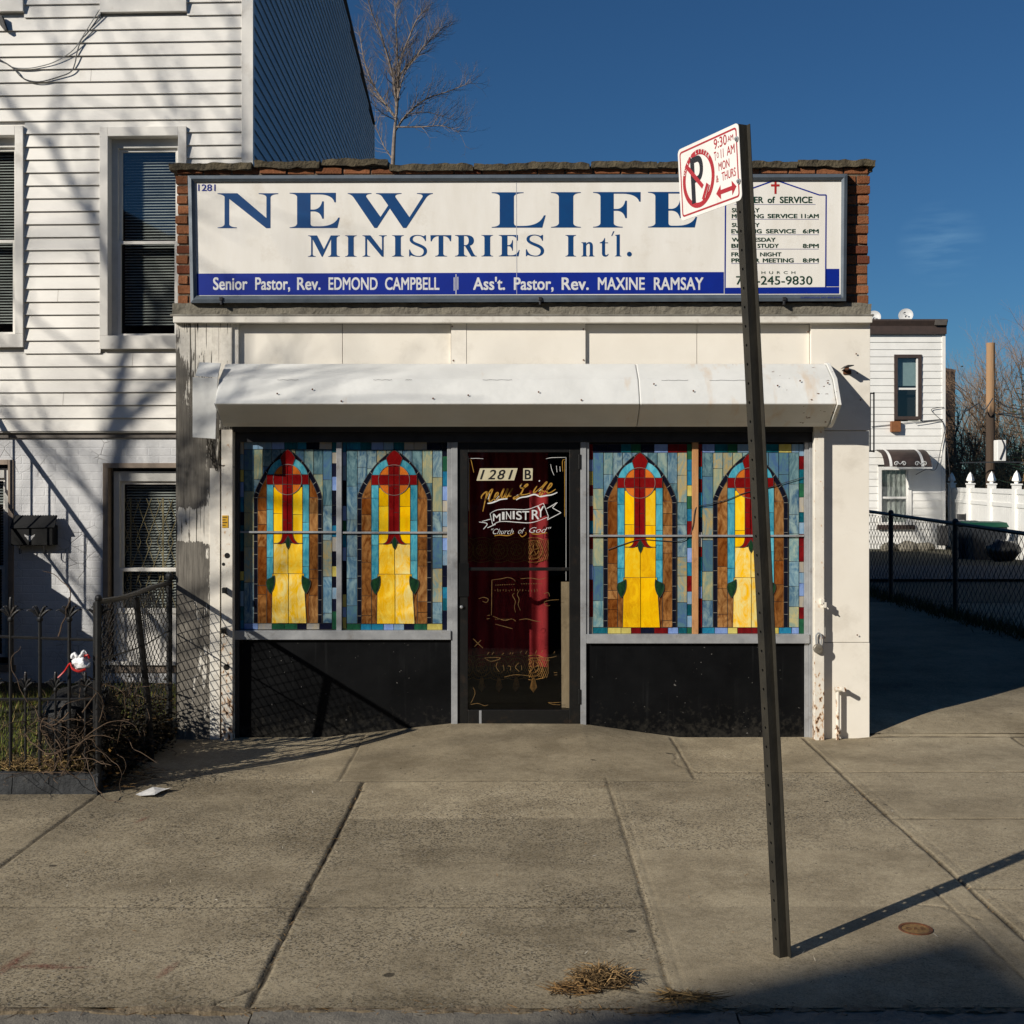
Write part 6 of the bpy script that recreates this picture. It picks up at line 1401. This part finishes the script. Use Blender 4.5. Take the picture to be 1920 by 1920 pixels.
# street trees left of the picture whose bare crowns dapple the house fronts
tree('tall bare street tree at the near kerb shading the white house', (-11.4, 4.75, 0), 11.2, 5, 5, (M_BARKD, M_TWIGB), 'bare street trees near the kerb', .6, (0.05, 0, 1), .12, .08, .42, .78, (2, 3), thick=.7)
tree('slim bare street tree with a high crown near the iron fence', (-9.6, 4.8, 0), 9.2, 23, 5, (M_BARKD, M_TWIGB), 'bare street trees near the kerb', .5, (0.06, 0, 1), .08, .1, .48, .78, (2, 3), thick=.68)
tree('very tall old bare tree on the far side of the road', (-25.0, -7.2, 0), 20.5, 31, 6, (M_BARKD, M_TWIGB), None, .65, (0.0, 0, 1), .2, .06, .5, .79, (2, 2), thick=.72)

# ------------------------------------------------------------------ the white house beyond the driveway
BY = 38.0; ZG = -.25; K = BY / 26
bx = lambda px: X(px, BY); bz = lambda py: Z(py, BY)
wh = thing('house', 'small two storey white clapboard house beyond the driveway fence', 'house', (bx(1700), BY, ZG))
M_CLAP = pm('clapboard', rgb(236, 234, 228), rgb(224, 222, 216), 2, .6, .05, 30)
M_BROWN = pm('brown_trim', rgb(72, 58, 52), rgb(58, 48, 44), 8, .6, .1)
m = MB(); m.recalc = False; z = -.3; top = bz(625); x0, x1 = bx(1600), bx(1771)
holes = [(bx(1676), bx(1727), bz(787), bz(665)), (bx(1646), bx(1708), bz(985), bz(875))]
while z < top:
    z1 = min(z + .223, top); zm = (z + z1) / 2; cuts = sorted((h[0], h[1]) for h in holes if h[2] < zm < h[3]); s = x0; segs = []
    for a, b in cuts: segs.append((s, a)); s = b
    segs.append((s, x1))
    for a, b in segs:
        m.face([(a, BY - .025, z), (b, BY - .025, z), (b, BY - .003, z1), (a, BY - .003, z1)]); m.face([(a, BY - .025, z), (a, BY, z), (b, BY, z), (b, BY - .025, z)])
    z += .223
m.build('siding', M_CLAP, wh)
m = MB(); m.box(x0, x1 - .01, BY + .3, BY + 8, -.4, top); m.build('wall', M_CLAP, wh)
m = MB(); m.box(x0, x1 - .01, BY + .0, BY + .3, bz(1040), bz(990)); m.box(x0, bx(1640), BY, BY + .3, -.4, top); m.box(bx(1730), x1 - .01, BY, BY + .3, -.4, top); m.build('front_wall', M_CLAP, wh)
m = MB(); m.box(bx(1766), bx(1772), BY - .04, BY + .1, -.3, top); m.build('corner_board', M_CLAP, wh)
m = MB(); m.box(x0, bx(1772.5), BY - .12, BY + .1, bz(627), bz(612)); m.prism([(x0, BY - .12, bz(612)), (x0, BY - .2, bz(603)), (x0, BY - .2, bz(600)), (x0, BY + .2, bz(600)), (x0, BY + .2, bz(612))], (bx(1773) - x0, 0, 0)); m.build('cornice', M_BROWN, wh)
m = MB(); m.box(x0, bx(1772), BY - .1, BY + 8, bz(600), bz(599)); m.box(bx(1749), bx(1771), BY - .21, BY - .1, bz(611), bz(601)); m.build('roof', pm('roof_tar', rgb(92, 86, 80), rgb(70, 66, 62), 6, .8), wh)
def bwin(h, fr, sill=True, curtain=False):
    w = thing('window', None, None, (0, 0, 0)); w.parent = wh; w.location = (h[0] - bx(1700), 0, h[2] - ZG)
    m = MB(); e = .07 * K
    for q in ((h[0], h[0] + e, h[2], h[3]), (h[1] - e, h[1], h[2], h[3]), (h[0] + e, h[1] - e, h[3] - e, h[3]), (h[0] + e, h[1] - e, h[2], h[2] + e)): m.box(q[0], q[1], BY - .06, BY + .08, q[2], q[3])
    m.build('frame', fr, w)
    zm = (h[2] + h[3]) / 2 - .05; m = MB(); m.box(h[0] + e, h[1] - e, BY - .02, BY + .02, zm - .03, zm + .03); m.box(h[1] - e - .05, h[1] - e - .001, BY - .023, BY + .017, h[2] + e + .001, h[3] - e - .001); m.build('sash', M_CLAP, w)
    m = MB(); m.recalc = False; m.face([(h[0], BY + .03, h[2]), (h[1], BY + .03, h[2]), (h[1], BY + .03, h[3]), (h[0], BY + .03, h[3])]); m.build('pane', M_GLASS, w)
    m = MB(); m.recalc = False; n = 30
    zc = h[2] if curtain else zm + .1
    for i in range(n):
        a, b = h[0] + (h[1] - h[0]) * i / n, h[0] + (h[1] - h[0]) * (i + 1) / n; f_ = lambda x: BY + .12 + (.02 * math.sin(x * 40) if curtain else 0); m.face([(a, f_(a), zc), (b, f_(b), zc), (b, f_(b), h[3]), (a, f_(a), h[3])])
    m.build('curtain', pm('net_curtain', rgb(190, 190, 180), rgb(90, 92, 88), 9, .8, .2, stretch=(3, 3, .7)) if curtain else pm('roller_blind', rgb(150, 170, 170), rgb(140, 160, 160)), w)
    m = MB(); m.box(h[0], h[1], BY + .28, BY + .29, h[2], h[3]); m.build('dark_room', M_DARK, w)
bwin(holes[0], M_BROWN); bwin(holes[1], M_CLAP, True, True)
m = MB(); m.box(bx(1644), bx(1714), BY - .12, BY, bz(992), bz(984)); m.build('sill', M_BROWN, wh)
# brown awning with scroll brackets
aw = thing('awning', 'brown curved metal window awning with white stripes and scroll brackets', 'awning', (bx(1683), BY - .3, bz(870)))
pr = [(BY - .03, bz(843))] + [(BY - .03 - .62 * K * math.sin(R(a)), bz(877) + (bz(843) - bz(877)) * math.cos(R(a))) for a in range(8, 91, 8)]
def shell(mb, xa, xb, off=0): 
    for (y0, z0), (y1, z1) in zip(pr, pr[1:]): mb.face([(xa, y0 - off, z0 + off), (xb, y0 - off, z0 + off), (xb, y1 - off, z1 + off), (xa, y1 - off, z1 + off)])
m = MB(); m.recalc = False; shell(m, bx(1641), bx(1728)); m.build('canopy', M_BROWN, aw)
m = MB(); m.recalc = False; [shell(m, bx(a), bx(b), .008) for a, b in ((1651, 1656), (1709, 1714))]; m.build('stripe', M_CLAP, aw)
m = MB(); yb = pr[-1][0]; m.box(bx(1640), bx(1729), yb - .02, yb + .02, bz(879), bz(877))
for s in (1659, 1697):
    for k in range(2):
        c0 = (bx(s + k * 14 + 4), bz(870)); m.tube([(c0[0] + .075 * q * math.cos(q * 9) * (1 if k else -1), yb, c0[1] + .075 * q * math.sin(q * 9)) for q in [i / 16 for i in range(2, 17)]], .014, 4)
    m.tube([(bx(s + 4), yb, bz(866)), (bx(s + 11), yb, bz(871)), (bx(s + 18), yb, bz(866))], .014, 4)
m.build('scroll_bracket', M_CLAP, aw)
tag(None or (lambda m: (m.box(bx(1668), bx(1686), BY - .18, BY - .03, bz(810), bz(790)), m)[1])(MB()).build('vent_box', pm('vent_brown', rgb(140, 90, 52), rgb(118, 74, 42), 9, .6), origin=(bx(1677), BY, bz(810)), bevel=.01), 'small brown box vent under the upper window of the clapboard house', 'vent')
def dish(px, py, lab, pole):
    d = thing('satellite_dish', lab, 'satellite dish', (bx(px), BY + .4, bz(602)), 'satellite dishes on the roof'); m = MB(); c_ = Vector((bx(px), BY + .4, bz(py))); ax_ = Vector((-.35, -.9, .25)).normalized(); u = ax_.orthogonal().normalized(); v = ax_.cross(u)
    prev = None
    for rr, hh in ((.0, -.045), (.1, -.036), (.175, -.015), (.225, .008)):
        ringq = [c_ + (u * math.cos(2 * PI * k / 20) + v * math.sin(2 * PI * k / 20)) * rr + ax_ * hh for k in range(20)]
        if prev:
            for k in range(20): m.face([prev[k], prev[(k + 1) % 20], ringq[(k + 1) % 20], ringq[k]])
        prev = ringq
    m.recalc = False; m.build('bowl', pm('dish_grey', rgb(196, 196, 194), rgb(170, 170, 168), 8, .5), d, smooth=True)
    m = MB(); m.tube([c_ - ax_ * .03, (c_.x, c_.y + .1, c_.z - .3)], .02, 6); m.tube([c_ - v * .12, c_ + ax_ * .2 - v * .03], .008, 5); m.ball(c_ + ax_ * .2 - v * .02, .025); m.build('arm', M_ALUD, d)
dish(1645, 592, 'satellite dish half hidden behind the church corner', 0); dish(1706, 588, 'satellite dish standing free on the clapboard house roof', 0)
wires = [[(1633, 800), (1680, 795), (1720, 790), (1745, 788), (1766, 786)], [(1766, 790), (1745, 770), (1755, 765), (1768, 764)], [(1715, 795), (1735, 792), (1760, 788), (1768, 800), (1771, 830)], [(1768, 810), (1760, 850), (1752, 880), (1735, 880), (1715, 890)], [(1771, 820), (1770, 870), (1774, 950)], [(1772, 830), (1778, 900), (1776, 975)]]
for k, w in enumerate(wires):
    m = MB(); m.tube(spline([(bx(a), BY - .05 - .02 * k, bz(b)) for a, b in w], 5), .011, 4); tag(m.build('service_wire', M_CABD, origin=(bx(w[0][0]), BY, bz(w[0][1]))), 'slack dark service wire on the corner of the clapboard house', 'cable', 'service wires on the clapboard house')
# brick building behind, its shade put into the brick colour
db = thing('brick_building', 'dark shaded brick building edge behind the clapboard house', 'building', (20, 56, 0))
M_DBR = pm('shaded_brick', rgb(40, 31, 28), rgb(30, 24, 22), 6, .9, .3)
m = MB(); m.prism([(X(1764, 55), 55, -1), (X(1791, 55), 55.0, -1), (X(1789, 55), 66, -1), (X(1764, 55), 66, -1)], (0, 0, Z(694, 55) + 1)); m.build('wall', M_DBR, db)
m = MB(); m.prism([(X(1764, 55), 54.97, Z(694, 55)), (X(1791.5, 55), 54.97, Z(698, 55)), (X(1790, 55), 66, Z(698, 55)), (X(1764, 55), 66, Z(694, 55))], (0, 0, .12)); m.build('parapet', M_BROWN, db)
# white picket-post vinyl fence
vf = thing('vinyl_fence', 'tall white vinyl panel fence with pointed post caps behind the driveway', 'fence', (13.2, 35, 0))
M_VIN = pm('white_vinyl', rgb(240, 238, 232), rgb(232, 230, 224), 3, .45, 0)
ps_ = [((10.64 - .86 / 6 * 2 * k) * 1.3, (30 - 2.0 * k) * 1.3) for k in range(0, 9)]; VZ = lambda z: 1.9 + (z - 1.9) * 1.3
for (xa, ya), (xb, yb) in zip(ps_, ps_[1:]):
    dx, dy = xb - xa, yb - ya; L = math.hypot(dx, dy); nx, ny = dy / L, -dx / L
    m = MB(); n = 12
    for i in range(n):
        s0, s1 = (i + .04) / n, (i + .96) / n; P = lambda s, o: (xa + dx * s + nx * o, ya + dy * s + ny * o)
        a, b = P(s0, .012), P(s1, .012); c_, d = P(s1, -.012), P(s0, -.012); m.prism([(*a, VZ(.2)), (*b, VZ(.2)), (*c_, VZ(.2)), (*d, VZ(.2))], (0, 0, 1.45 * 1.3))
    m.build('panel', M_VIN, vf)
    m = MB()
    for z0, z1 in ((.35, .5), (1.36, 1.44), (1.62, 1.72)):
        a, b = (xa + nx * .035, ya + ny * .035), (xb + nx * .035, yb + ny * .035); c_, d = (xb - nx * .035, yb - ny * .035), (xa - nx * .035, ya - ny * .035); m.prism([(*a, VZ(z0)), (*b, VZ(z0)), (*c_, VZ(z0)), (*d, VZ(z0))], (0, 0, (z1 - z0) * 1.3))
    m.build('rail', M_VIN, vf)
for x, y in ps_:
    m = MB(); m.box(x - .09, x + .09, y - .09, y + .09, VZ(.1), VZ(1.8)); p = m.build('post', M_VIN, vf)
    m = MB(); m.box(x - .11, x + .11, y - .11, y + .11, VZ(1.8), VZ(1.83)); m.lathe([(r_ * 1.3, VZ(h_)) for r_, h_ in ((.045, 1.83), (.045, 1.86), (.095, 1.885), (.09, 1.92), (.05, 2.02), (.0, 2.09))], (x, y, 0), 4); m.build('cap', M_VIN, p)
# utility pole with a white cabinet, wires
UY = 36.5; ux = X(1857, UY)
up_ = thing('utility_pole', 'cut-off timber utility pole with a white cabinet, paler at the top', 'utility pole', (ux, UY, 0))
t = NT('pole_timber'); z_ = t.sep(t.tc.outputs['Object'])[2]
f = t.n.new('ShaderNodeMapRange'); t.link(z_, f.inputs[0]); f.inputs[1].default_value = Z(790, UY); f.inputs[2].default_value = Z(745, UY)
ff = t.ramp(t.math('ADD', f.outputs[0], t.math('MULTIPLY', t.math('SUBTRACT', t.noise(1, 5, .6, (9, 9, 1.2)), .5), 1.6)), .35, .65)
t.base(t.mix(ff, rgb(70, 56, 44), rgb(160, 126, 92))); t.set(rough=.9); t.bump(t.noise(1, 5, .6, (30, 30, 2)), .6, .03)  # brown below, paler tan towards the top
m = MB(); m.tube([(ux, UY, 0), (ux, UY, Z(760, UY)), (X(1857.5, UY), UY, Z(643, UY))], [.136, .13, .124], 14); m.build('pole', t.m, up_)
m = MB(); m.box(X(1858, UY), X(1874, UY), UY - .5, UY - .2, Z(865, UY), Z(826, UY)); m.build('cabinet', M_CLAP, up_, bevel=.015)
m = MB(); m.tube(spline([(X(1866, UY), UY - .52, Z(826, UY)), (X(1870, UY), UY - .52, Z(840, UY)), (X(1862, UY), UY - .52, Z(862, UY))], 4), .02, 4); m.build('conduit', M_CABD, up_)
for k, (pts, lab) in enumerate((([(1862, 750), (1880, 762), (1905, 768), (1960, 774)], 'upper overhead cable leaving the timber pole'), ([(1864, 778), (1885, 780), (1915, 787), (1960, 794)], 'lower overhead cable leaving the timber pole'), ([(1864, 776), (1900, 778), (1960, 788)], 'middle thin overhead cable leaving the timber pole'), ([(1798, 775), (1826, 758)], 'short cable stub among the bare brushwood'), ([(1826, 758), (1836, 770), (1852, 748)], 'drooping cable loop beside the timber pole'), ([(1790, 868), (1850, 867), (1915, 867)], 'dark horizontal cable below the white cabinet'))):
    m = MB(); m.tube(spline([(X(a, UY), UY - .2 - k * .05, Z(b, UY)) for a, b in pts], 5), .022, 4); tag(m.build('overhead_cable', M_CABD, origin=(X(pts[0][0], UY), UY, Z(pts[0][1], UY))), lab, 'cable', 'overhead cables')
# bare woods behind
specs = [(1800, 40, 6.2), (1822, 44, 7.2), (1846, 42, 7.4), (1884, 43, 8.4), (1908, 41, 8.2), (1930, 46, 9.6), (1872, 47, 8.0), (1812, 48, 7.0), (1955, 42, 9.0), (1990, 44, 10)]
specs += [(1080, 46, 8.5), (1200, 44, 9.0), (1330, 47, 8.0), (1450, 45, 9.2), (1560, 48, 8.4), (1660, 46, 8.8)]
for k, (px, Y, H) in enumerate(specs):
    tree('bare brown tree in the scrub wood behind the vinyl fence', (X(px, Y + 6), Y + 6, -.2), H * .95, 40 + k, 6, (M_BARKD, M_TWIGB), 'bare trees of the scrub wood', .55, (0, 0, 1), .11, .12, .25, .8, (2, 3), thick=.66)
for k, (px, Y, H, mm_) in enumerate(((1800, 34, 3.2, M_TWIGT), (1822, 35, 4.0, M_TWIGT), (1838, 36.2, 3.4, M_TWIGB), (1868, 35.5, 3.2, M_TWIGB), (1890, 36, 3.6, M_TWIGB), (1912, 34.5, 4.6, M_TWIGT), (1795, 38, 4.2, M_TWIGB), (1850, 39, 4.4, M_TWIGB), (1880, 39, 4.4, M_TWIGB), (1935, 36, 4.6, M_TWIGT), (1815, 39, 4.4, M_TWIGB))):
    tree('tan twiggy bush in front of the scrub wood' if mm_ is M_TWIGT else 'dark brown twiggy bush under the bare trees', (X(px, Y + 7), Y + 7, -.2), H * 1.2, 70 + k, 5, (mm_, mm_), 'bushes of the scrub wood, tan' if mm_ is M_TWIGT else 'bushes of the scrub wood, brown', .75, (0, 0, 1), .1, .05, .12, .8, (2, 3), 'bush', thick=.7)
# dark undergrowth closing the view below the trees
m = MB(); m.recalc = False; m.usecol = True; r = random.Random(8)
for k in range(36000):
    x = r.uniform(14, 34) if k < 26000 else r.uniform(-6, 14); y = r.uniform(45, 58); z = -.1 + abs(r.gauss(0, 1.9)); s = r.uniform(.04, .12)
    v = r.uniform(.6, 1.2); m.A = (lin(98 * v), lin(78 * v), lin(54 * v)) if r.random() < .8 else (lin(46 * v), lin(54 * v), lin(34 * v)); q = Matrix.Rotation(r.uniform(0, 6.3), 3, 'Z') @ Matrix.Rotation(r.uniform(0, 3.1), 3, 'X')
    m.face([Vector((x, y, z)) + q @ Vector(p) * s for p in ((-1, 0, 0), (0, -.35, .1), (1, 0, 0), (0, .35, .1))])
tag(m.build('undergrowth', M_LEAFD), 'dark brown tangled undergrowth beneath the scrub wood', 'undergrowth', kind='stuff')
# an evergreen just reaching into the picture
ev = thing('evergreen_tree', 'dark evergreen tree reaching into view beside the scrub wood', 'tree', (X(1972, 40), 40, .3)); m = MB(); m.tube([(X(1972, 40), 40, -.3), (X(1972, 40), 40, 7.6)], [.14, .04], 8); m.build('trunk', M_BARKD, ev)
m = MB(); m.recalc = False; m.usecol = True
for k in range(120):
    z = 1.6 + (k / 120) * 5.8; L = (7.8 - z) * .3 + .14; a = k * 2.4; d = Vector((math.cos(a), math.sin(a), -.18)); p0 = Vector((X(1972, 40), 40, z))
    for j in range(26):
        s = (j + 1) / 26; p = p0 + d * L * s + Vector((0, 0, .25 * s * s * L)); 
        for sgn in (1, -1):
            sd = Vector((-d.y, d.x, 0)) * sgn + d * .7 + Vector((0, 0, .15)); v = r.uniform(.7, 1.2); m.A = (lin(36 * v), lin(56 * v), lin(44 * v)); l = .11 * (1.2 - s * .5); n_ = Vector((0, 0, .016))
            m.face([p - n_, p + sd.normalized() * l, p + n_])
m.build('crown', M_LEAFD, ev)

# chain-link fence along the driveway
c0, c1_ = Vector((5.22, 19.5, 0)), Vector((5.79, 10.0, 0)); cu_ = (c1_ - c0).normalized(); CLn = (c1_ - c0).length
df = thing('chain_link_fence', 'black chain-link fence with a straight top rail along the driveway', 'fence', (6, 17, .2))
M_LINKB = pm('black_link', rgb(40, 42, 46), rgb(28, 30, 34), 20, .5, 0, metal=.2)
m = MB(); m.recalc = False; chain(m, tuple(c0), tuple(c1_), .2, lambda s: 1.467 - .227 * s, .062, .0046); m.build('wire_mesh', M_LINKB, df)
m = MB(); m.tube([tuple(c0 + Vector((0, 0, 1.455))), tuple(c1_ + Vector((0, 0, 1.228)))], .024, 8); m.build('top_rail', M_LINKB, df)
for s in (.0, .21, .442, .674, .905):
    p = c0.lerp(c1_, s); m = MB(); m.tube([(p.x, p.y, 0), (p.x, p.y, 1.47 - .227 * s)], .034, 10); m.ball((p.x, p.y, 1.48 - .227 * s), .042); m.build('post', M_LINKB, df)
# weeds at its foot
m = MB(); m.usecol = True; m.recalc = False
for k in range(2600):
    s = r.random(); p = c0.lerp(c1_, s) + Vector((r.gauss(0, .12), r.gauss(0, .12), .17)); v = r.uniform(.5, 1.1); m.A = (lin(90 * v), lin(84 * v), lin(50 * v)); h = r.uniform(.05, .2); a = r.uniform(0, 6.3)
    m.face([p + Vector((-.006, 0, 0)), p + Vector((.006, 0, 0)), p + Vector((math.cos(a) * h * .5, math.sin(a) * h * .5, h))])
tag(m.build('weeds', M_LEAFD), 'rough dead weeds along the foot of the driveway fence', 'weeds', kind='stuff')
# bins and sacks by the house
def pt(px, py, Y): return (X(px, Y), Y, Z(py, Y))
M_BIN = pm('bin_black', rgb(30, 34, 40), rgb(40, 44, 50), 10, .45, .1); M_BING = pm('bin_green', rgb(20, 74, 52), rgb(16, 60, 44), 10, .45, .1)
for px, Y, lab, lid, w in ((1811, 31.6, 'dark grey wheeled bin beside the clapboard house corner', M_BIN, .33), (1846, 31.0, 'black rubbish bin with a green lid before the vinyl fence', M_BING, .46)):
    b = thing('wheeled_bin', lab, 'bin', (X(px, Y), Y, -.12)); x = X(px, Y); m = MB(); h = .84; g_ = -.12
    m.raw([(x - w * .8, Y - .26, g_), (x + w * .8, Y - .26, g_), (x + w * .8, Y + .26, g_), (x - w * .8, Y + .26, g_), (x - w, Y - .33, g_ + h), (x + w, Y - .33, g_ + h), (x + w, Y + .33, g_ + h), (x - w, Y + .33, g_ + h)], [(0, 3, 2, 1), (4, 5, 6, 7), (0, 1, 5, 4), (1, 2, 6, 5), (2, 3, 7, 6), (3, 0, 4, 7)]); m.build('body', M_BIN, b, bevel=.02)
    m = MB(); m.prism([(x - w - .03, Y - .37, g_ + h), (x - w - .03, Y + .36, g_ + h + .02), (x - w - .03, Y + .3, g_ + h + .13), (x - w - .03, Y - .2, g_ + h + .11)], (2 * w + .06, 0, 0)); m.build('lid', lid, b, bevel=.015)
sk = MB(); sk.ball((X(1880, 29.6), 29.6, .2), .36, 16, 10, (1.2, .9, .75)); sk.jitter(.09, 4, 1); tag(sk.build('rubbish_sack', pm('sack_black', rgb(20, 20, 22), rgb(34, 34, 36), 14, .3, .5, 20, bd=.02), smooth=True, origin=(X(1880, 29.6), 29.6, -.05)), 'shiny black rubbish sack beside the green-lidded bin', 'rubbish sack')
lp = thing('wall_lamp', 'small dark lamp housing with a pale lens before the vinyl fence', 'lamp', (X(1812, 36.8), 36.8, Z(975, 36.8)))
m = MB(); m.box(X(1796, 36.8), X(1818, 36.8), 36.7, 36.9, Z(975, 36.8), Z(964, 36.8)); m.box(X(1812, 36.8), X(1818, 36.8), 36.66, 36.94, Z(978, 36.8), Z(963, 36.8)); m.tube([(X(1815, 36.8), 36.8, -.2), (X(1815, 36.8), 36.8, Z(976, 36.8))], .03, 6); m.build('housing', M_ALUD, lp, bevel=.01)
ub = MB(); ub.box(X(1756, 37.6), X(1772, 37.6), 37.3, 37.6, Z(1022, 37.6), Z(985, 37.6)); tag(ub.build('utility_box', M_ALUD, origin=(X(1764, 37.6), 37.45, -.1), bevel=.02), 'grey metal utility box against the foot of the clapboard house', 'box')
for k, (px, w) in enumerate(((1668, 20), (1702, 26), (1735, 20))):
    m = MB(); Y = 36.8; x = X(px, Y); z0 = -.2
    m.ball((x, Y, z0 + .08), .24 * w / 22, 10, 7, (1.3, .8, .7)); m.jitter(.05, 5, k); tag(m.build('garden_stone', M_CONC, origin=(x, Y, z0)), ('flat', 'wide', 'round')[k] + ' pale garden stone at the foot of the clapboard house', 'stone', 'garden stones')
# ------------------------------------------------------------------ across the street: the gabled house whose roof shades the kerb
AP = Vector((1.74, 5.0, 0)) - SD * 27.0        # the gable's apex
gh = thing('gabled_house', 'brick house with a steep gable across the road behind the viewer', 'house', (AP.x, AP.y, 0))
M_FAR = pm('far_brick', rgb(128, 84, 66), rgb(108, 70, 56), 5, .9, .2)
ZE = AP.z - 3.3
m = MB(); m.prism([(AP.x - 4, AP.y, -.1), (AP.x + 4.6, AP.y, -.1), (AP.x + 4.6, AP.y, AP.z - 2.6), (AP.x, AP.y, AP.z), (AP.x - 4, AP.y, ZE)], (0, -9, 0)); m.build('wall', M_FAR, gh)
m = MB(); m.prism([(AP.x - 4.3, AP.y + .0, ZE - .25), (AP.x, AP.y + .0, AP.z + .01), (AP.x + 4.9, AP.y + .0, AP.z - 2.75), (AP.x + 4.9, AP.y, AP.z - 2.6), (AP.x, AP.y, AP.z + .15), (AP.x - 4.3, AP.y, ZE - .1)], (0, -9.2, 0)); m.build('roof', M_BROWN, gh)
for zf_ in (1.0, 4.0, 6.6):
    for dx in (-2.4, 0, 2.4):
        if zf_ == 1.0 and dx == 0: continue
        m = MB(); m.box(AP.x + dx - .5, AP.x + dx + .5, AP.y - .02, AP.y + .05, zf_, zf_ + 1.6); w = m.build('window', M_CASE, gh, bevel=.01)
        m = MB(); m.box(AP.x + dx - .42, AP.x + dx + .42, AP.y + .051, AP.y + .06, zf_ + .1, zf_ + 1.5); m.build('pane', M_DARK, w)
m = MB(); m.box(AP.x - .5, AP.x + .5, AP.y - .02, AP.y + .06, 0, 2.2); m.build('door', M_BROWN, gh, bevel=.01)

# the rest of the row across the road, out of the picture but shutting off the low sky
for k, (xa, xb, h, c0_, lab) in enumerate(((-40, -31, 7.6, (120, 92, 76), 'plain brown brick row house farthest up the far side of the road'), (-30.6, -21.6, 8.0, (150, 140, 126), 'grey stucco row house beside the gabled house'), (-12.0, -3.2, 8.3, (112, 72, 58), 'red brick row house straight behind the viewer'), (-2.8, 6.0, 7.8, (134, 120, 100), 'tan brick row house across the road from the church'), (6.4, 15.0, 8.4, (104, 76, 64), 'dark brick row house across the road from the driveway'), (15.4, 25.0, 7.8, (140, 134, 124), 'pale grey row house at the far end of the road'))):
    t_ = thing('row_house', lab, 'house', ((xa + xb) / 2, -11, 0)); m = MB(); m.box(xa, xb, -20, -11, -.1, h); m.build('wall', pm('far_wall_%s' % 'abcdef'[k], rgb(*c0_), rgb(*[v * .85 for v in c0_]), 4, .9, .2), t_)
    m = MB(); m.box(xa - .1, xb + .1, -20.1, -10.7, h, h + .3); m.build('cornice', M_BROWN, t_)
    for zf_ in (1.2, 4.4):
        for j in range(3):
            x = xa + (xb - xa) * (j + .5) / 3
            if zf_ == 1.2 and j == 1: m = MB(); m.box(x - .5, x + .5, -11, -10.94, 0, 2.3); m.build('door', M_BROWN, t_, bevel=.01); continue
            m = MB(); m.box(x - .55, x + .55, -11, -10.95, zf_, zf_ + 1.7); w = m.build('window', M_CASE, t_, bevel=.01); m = MB(); m.box(x - .46, x + .46, -10.949, -10.94, zf_ + .1, zf_ + 1.6); m.build('pane', M_DARK, w)
